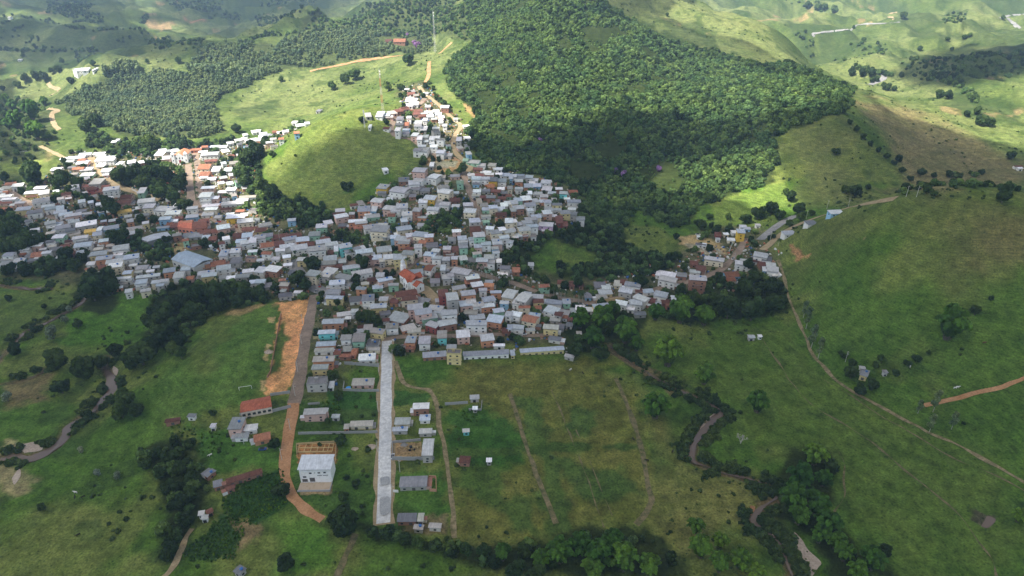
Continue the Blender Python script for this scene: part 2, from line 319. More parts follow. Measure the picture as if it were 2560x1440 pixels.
# patch: outline, base colour, edge softness in metres, break-up in metres
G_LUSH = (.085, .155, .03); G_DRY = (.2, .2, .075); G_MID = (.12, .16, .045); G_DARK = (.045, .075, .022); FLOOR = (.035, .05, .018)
ORANGE = (.8, .38, .21); TAN = (.34, .26, .16); BROWN = (.17, .13, .07); GREYD = (.22, .19, .155)
PATCH = [
 (TGROUND, (.115, .115, .07), 8, 14),
 ([(985, 895), (1420, 880), (1540, 900), (1560, 935), (1300, 945), (1080, 960), (1000, 940)], (.075, .15, .03), 4, 8),
 ([(1150, 900), (1540, 900), (1640, 1100), (1650, 1300), (1560, 1340), (1150, 1330), (1120, 1100)], (.15, .155, .045), 10, 16),
 ([(1108, 1010), (1210, 1015), (1300, 1090), (1310, 1160), (1220, 1170), (1120, 1140)], (.05, .115, .025), 4, 12),
 ([(1300, 1000), (1345, 1000), (1400, 1180), (1430, 1330), (1370, 1340), (1340, 1180)], (.08, .125, .035), 3, 9),
 ([(1400, 1020), (1450, 1000), (1500, 1060), (1440, 1090)], (.08, .125, .035), 3, 10),
 ([(1130, 1120), (1600, 1108), (1605, 1124), (1130, 1140)], (.07, .115, .03), 2, 5),
 ([(1400, 1150), (1560, 1160), (1600, 1230), (1480, 1240), (1420, 1200)], (.08, .125, .035), 4, 12),
 ([(1160, 1170), (1240, 1180), (1260, 1260), (1180, 1270)], (.085, .13, .035), 4, 12),
 ([(1280, 1240), (1340, 1240), (1340, 1330), (1290, 1330)], (.085, .13, .035), 4, 12),
 ([(1640, 1020), (1700, 1010), (1680, 1120), (1720, 1200), (1690, 1300), (1650, 1280), (1620, 1120)], (.07, .115, .03), 3, 9),
 ([(755, 1235), (945, 1160), (945, 1300), (900, 1320), (820, 1290)], (.065, .125, .03), 2, 5),
 ([(745, 1000), (945, 985), (945, 1078), (730, 1080)], (.07, .12, .035), 2, 6),
 ([(470, 1060), (600, 1080), (700, 1120), (690, 1160), (560, 1190), (500, 1160)], (.07, .15, .03), 3, 6),
 ([(1640, 1050), (1740, 1160), (1900, 1210), (1900, 1330), (1740, 1400), (1650, 1330)], (.17, .175, .06), 12, 20),
 ([(1960, 560), (2250, 505), (2400, 500), (2560, 506), (2700, 520), (2700, 760), (2400, 740), (2100, 640), (1980, 640)], (.125, .15, .05), 15, 30),
 ([(2240, 470), (2700, 478), (2700, 502), (2240, 498)], (.06, .095, .03), 4, 8),
 ([(2380, 590), (2450, 555), (2560, 540), (2700, 560), (2700, 640), (2500, 650), (2400, 640)], (.155, .145, .065), 16, 34),
 ([(2000, 690), (2400, 720), (2560, 690), (2560, 1100), (2050, 870)], (.085, .15, .03), 20, 40),
 ([(1620, 880), (1900, 800), (2000, 830), (2100, 980), (2400, 1120), (2560, 1210), (2560, 1440), (2250, 1440), (2080, 1220), (1800, 1010)], (.1, .155, .035), 10, 20),
 ([(2130, 250), (2200, 240), (2400, 330), (2560, 400), (2560, 470), (2330, 470), (2230, 400)], (.2, .175, .095), 15, 30),
 ([(1960, 370), (2110, 310), (2300, 480), (2120, 490), (1990, 470)], (.13, .15, .06), 20, 40),
 ([(660, 420), (900, 290), (1000, 250), (1060, 400), (840, 510), (700, 470)], (.15, .19, .06), 10, 25),
 ([(1780, 520), (1830, 490), (1960, 460), (1980, 500), (1900, 560), (1790, 560)], (.135, .19, .05), 4, 8),
 ([(370, 1030), (440, 900), (520, 800), (690, 755), (700, 800), (660, 960), (600, 1010), (480, 1050)], (.1, .17, .04), 4, 6),
 ([(440, 890), (500, 850), (540, 780), (610, 770), (560, 860), (520, 940)], (.12, .16, .045), 6, 8),
 ([(690, 757), (778, 742), (772, 790), (752, 900), (735, 950), (720, 985), (668, 987), (676, 930), (690, 850), (703, 790)], ORANGE, 1, 5),
 ([(700, 800), (715, 800), (700, 925), (680, 930)], (.1, .14, .04), 2, 8),
 ([(560, 785), (660, 752), (690, 760), (600, 790)], (.33, .24, .13), 2, 8),
 ([(666, 860), (678, 862), (668, 902), (658, 898)], (.5, .36, .2), .5, 1.5),
 ([(670, 795), (686, 793), (684, 808), (670, 806)], (.45, .32, .18), .5, 2),
 ([(652, 952), (664, 950), (660, 975), (650, 972)], (.45, .32, .18), .5, 2.5),
 ([(1062, 392), (1140, 395), (1165, 412), (1160, 428), (1090, 432), (1062, 408)], (.42, .26, .16), 1, 2),
 ([(1075, 405), (1145, 402), (1140, 418), (1080, 422)], (.33, .3, .27), 1, 2),
 ([(1692, 592), (1740, 587), (1800, 610), (1815, 635), (1750, 625), (1700, 610)], (.46, .33, .2), 2, 4),
 ([(1715, 612), (1760, 612), (1800, 628), (1810, 640), (1750, 632)], (.32, .29, .25), 2, 4),
 ([(400, 615), (440, 605), (480, 610), (460, 632), (420, 640)], (.36, .27, .17), 2, 4),
 ([(1195, 1350), (1280, 1380), (1300, 1400), (1190, 1370)], (.28, .22, .12), 2, 5),
 ([(745, 1110), (840, 1108), (842, 1130), (838, 1158), (740, 1160)], (.4, .2, .1), .5, 1.5),
 ([(982, 1108), (1052, 1105), (1056, 1148), (984, 1152)], (.4, .27, .18), .5, 1),
 ([(753, 1212), (832, 1212), (830, 1235), (752, 1237)], (.38, .28, .19), .5, 1),
 ([(1000, 1285), (1105, 1290), (1115, 1335), (1000, 1335)], (.25, .19, .12), 2, 4),
 ([(560, 1290), (630, 1300), (650, 1340), (600, 1370), (570, 1340)], (.22, .16, .1), 2, 6),
 ([(0, 1170), (80, 1165), (70, 1230), (0, 1240)], (.27, .23, .14), 3, 9),
 ([(20, 1100), (105, 1105), (100, 1135), (10, 1135)], (.33, .28, .17), 2, 7),
 ([(0, 950), (110, 945), (120, 1000), (0, 1020)], (.2, .16, .09), 4, 9),
 ([(180, 780), (370, 740), (380, 830), (250, 870), (150, 860)], (.09, .18, .03), 4, 10),
 ([(0, 740), (180, 730), (150, 790), (0, 870)], (.11, .155, .045), 4, 8),
 ([(560, 1250), (620, 1200), (700, 1175), (720, 1260), (640, 1310), (570, 1290)], (.035, .085, .025), 1, 3),
 ([(470, 1370), (560, 1290), (610, 1330), (590, 1390), (510, 1400)], (.05, .1, .035), 1, 4),
 ([(700, 1300), (810, 1310), (860, 1360), (840, 1440), (690, 1440)], (.1, .2, .035), 6, 8),
 ([(820, 980), (950, 980), (948, 1020), (820, 1025)], (.05, .12, .03), 1, 3),
 ([(984, 978), (1075, 980), (1070, 1010), (984, 1015)], (.05, .11, .03), 1, 3),
 ([(984, 1180), (1110, 1175), (1118, 1280), (990, 1290)], (.08, .16, .035), 2, 5),
 ([(1970, 610), (2000, 620), (2020, 640), (1995, 650)], (.38, .2, .12), 1, 3),
 ([(2440, 1275), (2490, 1290), (2470, 1320), (2420, 1300)], (.09, .08, .055), 1, 2),
 ([(1700, 1118), (1722, 1120), (1732, 1140), (1722, 1145)], (.5, .28, .09), .5, 1.5),
 ([(1490, 865), (1545, 870), (1680, 955), (1720, 985), (1680, 985), (1560, 905)], (.17, .13, .08), 2, 6),
 ([(1160, 260), (1230, 265), (1240, 300), (1190, 300)], (.42, .27, .15), 2, 6),
 ([(0, 370), (90, 375), (120, 400), (60, 430), (0, 430)], (.22, .27, .08), 3, 5),
 ([(430, 755), (520, 700), (600, 690), (680, 730), (670, 750), (520, 780)], (.07, .09, .03), 3, 5),
 ([(360, 55), (440, 55), (430, 72), (370, 70)], (.36, .25, .16), 8, 15),
 ([(460, 45), (515, 50), (510, 56), (465, 54)], (.4, .2, .14), 5, 8),
 ([(2160, 595), (2160, 596), (2161, 596)], TAN, 1, 1)]
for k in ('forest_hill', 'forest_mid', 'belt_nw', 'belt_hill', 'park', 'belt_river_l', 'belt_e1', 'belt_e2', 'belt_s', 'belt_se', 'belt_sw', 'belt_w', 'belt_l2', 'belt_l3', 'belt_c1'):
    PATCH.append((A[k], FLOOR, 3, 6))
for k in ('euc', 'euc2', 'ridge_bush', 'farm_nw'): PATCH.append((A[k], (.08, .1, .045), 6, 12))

# ------------------------------------------------------------------ the ground: one sheet out to the horizon, rings finer near the valley
az = np.concatenate([np.linspace(-180, -56, 40)[:-1], np.linspace(-56, -41, 60)[:-1], np.linspace(-41, 41, 1150), np.linspace(41, 56, 60)[1:], np.linspace(56, 180, 40)[1:-1]])
az = np.radians(az)
pyy = np.linspace(1520, -20, 760); dep = PITCH+np.arctan((pyy-720)/F)
dr = (CAM_H-45)/np.tan(dep)                                          # even rings as seen from above the valley
rr = np.concatenate([np.array([3., 15, 35, 60, 90, 115, 135]), np.array([d for d in dr if d > 148]), np.geomspace(dr.max()*1.03, 4200, 40), np.geomspace(4600, 40000, 14)])
rr = np.unique(rr); NA, NR = len(az), len(rr)
RX = np.sin(az)[None, :]*rr[:, None]; RY = np.cos(az)[None, :]*rr[:, None]
RZ = height(RX.ravel(), RY.ravel()).reshape(RX.shape)
fade = sstep(2600, 4200, rr)[:, None]
RZ = RZ*(1-fade)+fade*(60+70*(fbm(RX/900, RY/900, 77, 4)-.4)*2)
X1, Y1 = RX.ravel(), RY.ravel()
wn_ = fbm(X1/55, Y1/55, 3, 4); wn2 = fbm(X1/14, Y1/14, 23, 3); wn3 = fbm(X1/160, Y1/160, 13, 4)
t1 = sstep(.42, .58, wn_)[:, None]; t3 = sstep(.42, .6, wn3)[:, None]
colr = np.array(G_LUSH)*(1-t1)+np.array((.15, .185, .055))*t1
dist_ = np.hypot(X1, Y1); ff = sstep(650, 1100, dist_)[:, None]
colr = colr*(1-ff)+ff*(np.array((.11, .15, .05))*(1-t3)+np.array((.19, .22, .095))*t3)
# gullies and scrub on the far slopes
gul = sstep(.52, .62, fbm(X1/85, Y1/150, 41, 4))[:, None]*ff*.75
colr = colr*(1-gul)+gul*np.array((.055, .085, .035))
bare = sstep(.77, .8, fbm(X1/70, Y1/70, 61, 4))[:, None]*ff*.8
colr = colr*(1-bare)+bare*np.array((.34, .24, .15))
sc_ = sstep(.6, .68, wn2)[:, None]*.55
colr = colr*(1-sc_)+sc_*np.array((.045, .08, .025))
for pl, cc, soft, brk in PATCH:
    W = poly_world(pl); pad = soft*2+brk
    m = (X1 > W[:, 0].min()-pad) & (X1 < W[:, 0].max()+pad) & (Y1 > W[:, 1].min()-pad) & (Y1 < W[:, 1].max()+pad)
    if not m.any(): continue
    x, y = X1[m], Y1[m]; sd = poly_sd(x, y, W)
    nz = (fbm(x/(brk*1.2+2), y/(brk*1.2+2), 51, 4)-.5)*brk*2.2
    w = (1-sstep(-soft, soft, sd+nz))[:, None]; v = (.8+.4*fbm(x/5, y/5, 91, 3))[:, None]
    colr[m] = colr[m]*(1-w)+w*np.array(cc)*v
for k, (L, w) in RIVW.items():
    bx = [b_ for (l_, _, b_) in CARVE if l_ is L][0]
    m = (X1 > bx[0]) & (X1 < bx[1]) & (Y1 > bx[2]) & (Y1 < bx[3]); x, y = X1[m], Y1[m]
    d = seg_dist(x, y, L); ww = ((1-sstep(w*.5, w*.5+2.2, d+(fbm(x/6, y/6, 8, 3)-.5)*5)))[:, None]*.9
    colr[m] = colr[m]*(1-ww)+ww*(np.array((.2, .15, .1)))
V = np.c_[X1, Y1, RZ.ravel()]
ii, jj = np.meshgrid(np.arange(NR-1), np.arange(NA), indexing='ij'); j2 = (jj+1) % NA
Fq = np.stack([ii*NA+jj, (ii+1)*NA+jj, (ii+1)*NA+j2, ii*NA+j2], -1).reshape(-1, 4)[:, ::-1]
dk_ = (sstep(.5, .66, fbm(X1/9, Y1/9, 131, 4))*(1-ff[:, 0]))[:, None]*.2
colr = colr*(1-dk_)+dk_*colr*np.array((.42, .6, .5))
colr = colr*np.array((.76, .78, .63))*(1+.24*(1-ff)*np.array((1.05, 1, .9)))
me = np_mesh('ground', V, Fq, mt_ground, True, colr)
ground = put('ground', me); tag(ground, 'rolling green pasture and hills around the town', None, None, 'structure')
def ring_height(x, y): return height(x, y)
# ------------------------------------------------------------------ clouds: real bodies high over the valley, whose shade falls on it
LIT = [  # sunlit ground, outlined in photograph pixels: (outline, edge softness in px)
 ([(-80, 150), (120, 150), (420, 150), (560, 110), (640, 85), (900, 15), (960, -40), (1440, -60), (1500, 30), (1600, 70), (1700, 100), (1900, 170), (2120, 215), (2100, 250), (1960, 310), (1800, 330), (1650, 340), (1560, 310), (1440, 318), (1340, 345), (1230, 340), (1200, 350), (1170, 392), (1080, 375), (1010, 335), (960, 300), (900, 310), (820, 350), (760, 370), (700, 430), (660, 440), (690, 500), (640, 560), (560, 585), (500, 590), (440, 530), (320, 455), (240, 440), (150, 480), (60, 520), (-80, 520)], 22),
 ([(1640, 420), (1800, 400), (1940, 375), (1970, 460), (1990, 530), (1900, 570), (1780, 560), (1700, 530), (1600, 515), (1540, 500), (1560, 460)], 26),
 ([(1600, 40), (1700, -40), (2700, -40), (2700, 135), (2500, 122), (2330, 134), (2270, 155), (2215, 185), (2300, 225), (2450, 212), (2700, 165), (2700, 350), (2560, 370), (2480, 380), (2350, 340), (2250, 300), (2150, 270), (2130, 220), (1950, 170), (1700, 95)], 16),
 ([(1110, 388), (1180, 392), (1280, 418), (1235, 448), (1130, 440)], 8),
 ([(-60, 45), (60, 50), (160, 60), (270, 82), (240, 66), (120, 40), (-60, 0)], 5),
 ([(240, 45), (330, 50), (420, 60), (470, 70), (440, 92), (330, 78)], 8),
 ([(440, 82), (520, 90), (560, 100), (470, 110), (400, 96)], 6),
 ([(300, 5), (420, -20), (380, 30), (330, 40)], 6)]
CZ = 760.0
def cloud_cover(x, y):
    """how thick the cloud is over (x, y): from where the sunlight must reach the ground"""
    s = (CZ-np.full(np.shape(x), 20.0))/sun_dir.z
    for _ in range(4):
        gx_, gy_ = x-sun_dir.x*s, y-sun_dir.y*s
        s = (CZ-grid_h(gx_, gy_))/sun_dir.z
    gz = grid_h(gx_, gy_); px, py = project(gx_, gy_, gz)
    nz = (fbm(gx_/60, gy_/60, 71, 4)-.5)
    D = np.ones(np.shape(x))
    ok = (gy_ > 150) & (px > -300) & (px < 2860) & (py > -60) & (py < 1700)
    for pl, soft in LIT:
        sd = poly_sd(px, py, np.array(pl, float))+nz*soft*2.4
        D = np.where(ok, np.minimum(D, sstep(-soft, soft, sd)), D)
    # weaker veil: thin cloud over the upper town, thicker toward the near fields
    base = .93+.05*sstep(600, 1200, py)*ok
    base = np.where(ok, base, .9)
    dk = sstep(30, 0, poly_sd(px, py, np.array([(2240, 170), (2330, 142), (2560, 128), (2700, 130), (2700, 160), (2480, 195), (2350, 215)], float)))
    fh = sstep(40, -20, poly_sd(px, py, np.array([(1200, 400), (1450, 320), (1620, 340), (1640, 400), (1500, 520), (1700, 640), (1650, 720), (1350, 700), (1250, 600), (1480, 480)], float)))
    base = np.where(ok, np.maximum(base, np.maximum(dk*1.0, fh*.97)), base)
    far = sstep(1100, 1500, gy_)*(px < 1000)
    base = np.where(ok, base*(1-far*.1), base)
    return D*base*(0.96+.08*fbm(x/200, y/200, 19, 3))
cs = 9.0
cx_ = np.arange(-2300, 2300, cs); cy_ = np.arange(-1100, 2700, cs)
CX, CY = np.meshgrid(cx_, cy_); CD = np.clip(cloud_cover(CX, CY), 0, 1)
edge = np.minimum(np.minimum(CX-cx_[0], cx_[-1]-CX), np.minimum(CY-cy_[0], cy_[-1]-CY)); CD *= sstep(0, 250, edge+(fbm(CX/120, CY/120, 3)-.5)*200)
nc, nr_ = len(cx_), len(cy_)
puff = fbm(CX/90, CY/90, 15, 4)
top = CZ+5+CD*(50+90*puff); bot = CZ-4-CD*12*puff
Vc = np.concatenate([np.c_[CX.ravel(), CY.ravel(), top.ravel()], np.c_[CX.ravel(), CY.ravel(), bot.ravel()]])
i2, j2_ = np.meshgrid(np.arange(nr_-1), np.arange(nc-1), indexing='ij')
q = np.stack([i2*nc+j2_, i2*nc+j2_+1, (i2+1)*nc+j2_+1, (i2+1)*nc+j2_], -1).reshape(-1, 4)
keep = CD.ravel()[q].max(1) > .015; q = q[keep]
Fc = np.concatenate([q, q[:, ::-1]+nc*nr_])
dcol = np.tile(CD.ravel(), 2)[:, None]*np.ones((1, 3))
mt_cloud = bpy.data.materials.new('cloud'); mt_cloud.use_nodes = True; nt = mt_cloud.node_tree; nt.nodes.clear()
at = N(nt, 'ShaderNodeAttribute', attribute_name='Col'); o_ = N(nt, 'ShaderNodeOutputMaterial')
tr = N(nt, 'ShaderNodeBsdfTransparent'); tl = N(nt, 'ShaderNodeBsdfTranslucent'); tl.inputs[0].default_value = (.275, .268, .25, 1)
mx = N(nt, 'ShaderNodeMixShader')
# two skins are crossed: each lets sqrt(1-cover) through
m1 = N(nt, 'ShaderNodeMath', operation='SUBTRACT'); m1.inputs[0].default_value = 1; nt.links.new(at.outputs['Fac'], m1.inputs[1])
m2 = N(nt, 'ShaderNodeMath', operation='POWER'); m2.inputs[1].default_value = .5; nt.links.new(m1.outputs[0], m2.inputs[0])
nt.links.new(m2.outputs[0], mx.inputs[0]); nt.links.new(tl.outputs[0], mx.inputs[1]); nt.links.new(tr.outputs[0], mx.inputs[2]); nt.links.new(mx.outputs[0], o_.inputs[0])
cl = put('clouds', np_mesh('clouds', Vc, Fc, mt_cloud, True, dcol)); tag(cl, 'broken white cloud drifting high over the valley', 'clouds', None, 'stuff')

# ------------------------------------------------------------------ roads, tracks and water lie on the ground as sheets
def ribbon(name, line, width, mat, lift=.12, cuts=4, kind='structure', label=None, wob=0., flat=False, seed=0):
    P = np.array(line); n = [P[0]]
    for a_, b_ in zip(P[:-1], P[1:]):
        k = max(1, int(np.hypot(*(b_-a_))/2.5))
        for t in range(1, k+1): n.append(a_+(b_-a_)*t/k)
    P = np.array(n); T = np.gradient(P, axis=0); T /= np.hypot(T[:, 0], T[:, 1])[:, None]+1e-9; Nn = np.c_[-T[:, 1], T[:, 0]]
    w = np.full(len(P), width) if np.isscalar(width) else np.interp(np.linspace(0, 1, len(P)), np.linspace(0, 1, len(width)), width)
    wl = w/2+(vnoise(np.arange(len(P))*.37, np.zeros(len(P)), seed+1)-.5)*wob; wr = w/2+(vnoise(np.arange(len(P))*.37, np.zeros(len(P)), seed+5)-.5)*wob
    rows = []
    for k in range(cuts+1):
        t = k/cuts; Q = P+Nn*(wl*(1-t)-wr*t)[:, None]
        z = height(Q[:, 0], Q[:, 1])+lift
        if flat: z = height(P[:, 0], P[:, 1])+flat
        rows.append(np.c_[Q, z])
    V_ = np.stack(rows, 1).reshape(-1, 3); c1 = cuts+1
    a_, b_ = np.meshgrid(np.arange(len(P)-1), np.arange(cuts), indexing='ij')
    F_ = np.stack([a_*c1+b_, a_*c1+b_+1, (a_+1)*c1+b_+1, (a_+1)*c1+b_], -1).reshape(-1, 4)
    o = put(name, np_mesh(name, V_, F_, mat, True)); tag(o, label, None, None, kind); return o
def road(name, px, width, mat, label, lift=.12, wob=.6, n=4, seed=0): return ribbon(name, ground_line(px, n), width, mat, lift, 4, 'structure', label, wob, False, seed)
ROADS = [
 ('street', [(784, 738), (779, 770), (771, 810), (760, 870), (751, 930), (741, 985), (735, 1010)], 7.2, mt_cobble, 'dusty cobbled street beside the orange earth strip'),
 ('dirt_road', [(735, 1008), (728, 1050), (718, 1100), (711, 1150), (713, 1190), (724, 1225), (742, 1255), (772, 1280), (806, 1300)], [6.5, 6.8, 6.6, 5.8, 5.4, 5, 4], mt_dirt, 'orange dirt road curving past the white house'),
 ('concrete_road', [(967, 852), (966, 940), (964, 1040), (962, 1140), (961, 1240), (959, 1308)], 6.9, mt_concrete, 'straight pale new concrete road'),
 ('track', [(990, 903), (1001, 938), (1012, 960), (1040, 970), (1070, 975), (1084, 990), (1094, 1025), (1100, 1075), (1114, 1130), (1119, 1180), (1127, 1240), (1133, 1290), (1136, 1345)], 2.6, mt_farm, 'worn vehicle track across the meadow'),
 ('path', [(1540, 945), (1555, 980), (1575, 1030), (1592, 1080), (1608, 1150), (1620, 1210), (1628, 1250), (1618, 1280), (1590, 1312)], 3.0, mt_track, 'eroded path down the far side of the meadow'),
 ('street', [(20, 470), (52, 495), (82, 512), (112, 535), (155, 557), (207, 592), (240, 610), (282, 642), (322, 675), (350, 690)], 5.5, mt_cobble, 'long cobbled street between the western rows of roofs'),
 ('street', [(222, 385), (238, 410), (262, 442), (285, 462), (340, 480), (400, 500)], 8, mt_paledirt, 'wide pale street north of the tree park'),
 ('street', [(100, 365), (135, 382), (175, 400), (222, 395)], 5, mt_paledirt, 'pale dirt street leading out to the north-west'),
 ('street', [(470, 410), (474, 440), (476, 480), (482, 510), (500, 532), (520, 545)], 7.5, mt_cobble, 'boulevard lane in front of the old church'),
 ('street', [(484, 375), (492, 400), (496, 440), (498, 480), (500, 520)], 6.5, mt_cobble, 'boulevard lane beyond the row of palms'),
 ('street', [(505, 535), (560, 560), (610, 580), (660, 597), (700, 612), (735, 628)], 7, mt_cobble, 'main street running down toward the square'),
 ('square', [(735, 650), (745, 680), (770, 705), (800, 725), (850, 730)], 11, mt_asphalt, 'paved square where the streets meet'),
 ('street', [(840, 640), (880, 660), (930, 672), (985, 676)], 9, mt_cobble, 'paved plaza street in the town centre'),
 ('street', [(985, 690), (1020, 668), (1045, 645), (1060, 632)], 6, mt_cobble, 'short street rising behind the church'),
 ('street', [(960, 740), (1000, 755), (1030, 775), (1060, 800), (1075, 822)], 6, mt_cobble, 'street of tall houses below the church'),
 ('street', [(1045, 715), (1070, 730), (1085, 750), (1080, 790)], 8, mt_paledirt, 'bare earth yard street right of the church'),
 ('street', [(955, 850), (1000, 842), (1050, 838), (1100, 842), (1170, 838), (1250, 836), (1340, 838), (1400, 835)], 4.5, mt_cobble, 'street behind the long low sheds'),
 ('street', [(1157, 428), (1163, 448), (1172, 472), (1183, 498), (1192, 522), (1203, 552), (1214, 575), (1228, 600)], 6, mt_cobble, 'steep street running straight up the spur'),
 ('dirt_road', [(1160, 432), (1178, 420), (1160, 402), (1140, 382), (1133, 360), (1139, 335), (1152, 315), (1130, 295), (1110, 275), (1092, 258), (1077, 246), (1060, 232), (1046, 216)], 5.5, mt_paledirt, 'pale dirt road climbing through the hilltop houses'),
 ('street', [(1100, 392), (1060, 372), (1030, 350), (992, 342), (981, 330), (982, 308), (997, 288), (1027, 272), (1050, 260), (1062, 246)], 5.5, mt_cobble, 'road looping round the west side of the hilltop houses'),
 ('dirt_road', [(1063, 206), (1071, 190), (1072, 172), (1073, 154)], 5, mt_dirt, 'orange dirt track climbing behind the hilltop houses'),
 ('dirt_road', [(1098, 134), (1110, 124), (1130, 106)], 4, mt_dirt, 'orange track at the forest edge by the mast'),
 ('dirt_road', [(1012, 138), (960, 144), (900, 152), (850, 163), (800, 172), (775, 178)], 6, mt_dirt, 'red earth road cut below the eucalyptus slope'),
 ('street', [(1050, 655), (1095, 664), (1140, 670), (1200, 686), (1250, 700), (1290, 710), (1360, 735), (1440, 753), (1490, 757), (1540, 750)], 5.5, mt_cobble, 'avenue lined with royal palms'),
 ('street', [(1480, 752), (1565, 744), (1610, 737), (1650, 722), (1700, 708), (1760, 692), (1805, 672), (1838, 640), (1856, 612), (1864, 596)], 5.5, mt_cobble, 'street winding up to the eastern houses'),
 ('road', [(1900, 600), (1930, 575), (1975, 546), (2010, 538)], 8, mt_asphalt, 'paved highway at the foot of the forest hill'),
 ('road', [(1905, 625), (1925, 610), (1960, 580), (2010, 556), (2060, 538), (2107, 524), (2160, 510), (2240, 496)], 7, mt_paledirt, 'pale road following the back of the round hill'),
 ('dirt_road', [(1945, 650), (1962, 700), (1972, 745), (1990, 790), (2010, 835), (2035, 890), (2058, 915), (2090, 950), (2150, 990), (2225, 1030), (2290, 1065), (2330, 1085), (2390, 1110), (2470, 1155), (2580, 1215)], 2.0, mt_farm, 'pale farm track along the foot of the round hill'),
 ('path', [(2580, 935), (2540, 955), (2500, 970), (2430, 985), (2370, 1003), (2310, 1014)], 3.0, mt_dirt, 'orange farm road at the right edge'),
 ('path', [(478, 1322), (462, 1350), (450, 1385), (430, 1420), (405, 1450)], 3, mt_paledirt, 'narrow earth path by the maize patch'),
 ('path', [(888, 1335), (872, 1375), (855, 1410), (840, 1445)], 3, mt_track, 'earth path below the big dark tree'),
 ('path', [(1905, 850), (1945, 905), (1985, 965), (2040, 1020), (2110, 1060), (2190, 1115), (2260, 1175), (2330, 1230), (2400, 1290), (2440, 1350), (2480, 1400), (2490, 1445)], .8, mt_track, 'thin cattle trail across the right pasture'),
 ('path', [(2060, 950), (2120, 985), (2200, 1040), (2290, 1090), (2390, 1150), (2490, 1190), (2570, 1235)], .7, mt_track, 'thin cattle trail beside the farm track'),
 ('path', [(2098, 1130), (2112, 1165), (2108, 1200), (2112, 1240), (2085, 1280)], .8, mt_track, 'winding cattle trail by the bamboo'),
 ('path', [(1275, 985), (1290, 1030), (1310, 1100), (1335, 1170), (1360, 1240), (1390, 1310)], 2.6, mt_track, 'faint path through the middle of the meadow'),
 ('path', [(1380, 975), (1420, 1075), (1460, 1175), (1510, 1320)], .5, mt_track, 'straight thin line worn across the meadow'),
 ('path', [(1440, 1075), (1480, 1165), (1530, 1290)], .45, mt_track, 'second thin straight line across the meadow'),
 ('road', [(2500, 45), (2530, 38), (2570, 36)], 6, mt_asphalt, 'pale highway bend at the upper right'), ('road', [(2518, 45), (2535, 60), (2548, 72)], 9, mt_asphalt, 'highway dropping at the upper right'),
 ('road', [(2036, 92), (2034, 84), (2080, 78), (2130, 72), (2145, 62), (2200, 59), (2250, 56)], 4.5, mt_asphalt, 'distant highway crossing the eastern hills'),
 ('road', [(2176, 212), (2192, 205), (2210, 195), (2208, 186)], 9, mt_asphalt, 'highway glimpsed behind the ridge'),
 ('dirt_road', [(2240, 30), (2220, 38), (2234, 49)], 6, mt_paledirt, 'far dirt loop on the eastern hills'),
 ('path', [(120, 208), (130, 218), (148, 225), (125, 240)], 6, mt_paledirt, 'pale path at the far left farm'),
 ('path', [(120, 272), (146, 276), (130, 285), (135, 310), (148, 325)], 6, mt_paledirt, 'pale farm road among the north-western trees')]
road('road_verge', [(967, 850), (966, 940), (964, 1040), (962, 1140), (961, 1240), (959, 1312)], 10.0, mt_paledirt, 'rough pale earth verge along the new concrete road', .06, 2.2)
for i, (nm, px, w, m, lab) in enumerate(ROADS): road(nm, px, w, m, lab, .1+.006*i, .5 if m in (mt_concrete, mt_asphalt) else 1.2, 4, i)
for k, (L, w) in RIVW.items():
    ribbon('river', L, [w*q for q in {'right': [.15, .2, .2, .2, .25, .9, 1.3, .8, .3, .2, .2, .3, .6, 1.2, .4, .3, .5], 'left_a': [.3, .6, 1.3, 1.7, .8, .3, .5, .8, 1.3, .9, 1.0, 1.2, .8, .4]}.get(k, [.9, .5, 1.1, .6, .9])], mt_water, 0, 2, 'structure', {'left_a': 'muddy brown river bending through the left fields', 'left_b': 'stream along the left edge', 'left_c': 'stream at the far left', 'left_d': 'side ditch on the left', 'right': 'narrow brown river winding through the right meadow'}[k], 2.6, .75)
def patch_sheet(name, pxpts, mat, lift, label):
    W = poly_world(smooth(pxpts+[pxpts[0]], 4)[:-1]); c0 = W.mean(0); V_ = []; F_ = []
    R = 5; n = len(W)
    for k in range(1, R+1):
        for p in W: q_ = c0+(p-c0)*k/R; V_.append((q_[0], q_[1], float(height(q_[0], q_[1]))+lift))
    V_.append((c0[0], c0[1], float(height(c0[0], c0[1]))+lift)); ce = len(V_)-1
    for i in range(n):
        F_.append((ce, i, (i+1) % n))
        for k in range(R-1): F_.append((k*n+i, (k+1)*n+i, (k+1)*n+(i+1) % n, k*n+(i+1) % n))
    o = mesh_obj(name, V_, F_, mat); tag(o, label, None, None, 'structure'); return o
patch_sheet('pond', [(2452, 1316), (2462, 1300), (2468, 1290), (2486, 1296), (2488, 1304), (2470, 1320)], mt_water, .1, 'small grey pond in the lower right pasture')
patch_sheet('sandbank', [(1922, 1332), (1945, 1335), (1955, 1350), (1952, 1372), (1935, 1362)], mt_sand, .2, 'small pale sandbank beside the river')
patch_sheet('sandbank', [(1985, 1330), (2005, 1350), (2020, 1375), (2052, 1405), (2045, 1420), (2025, 1445), (2012, 1425), (2003, 1390), (1990, 1365)], mt_sand, .2, 'large pale sandbank between bamboo and river')
patch_sheet('sandbank', [(1765, 1050), (1785, 1033), (1800, 1030), (1780, 1048), (1770, 1062)], mt_sand, .2, 'thin sandbank at the river bend')

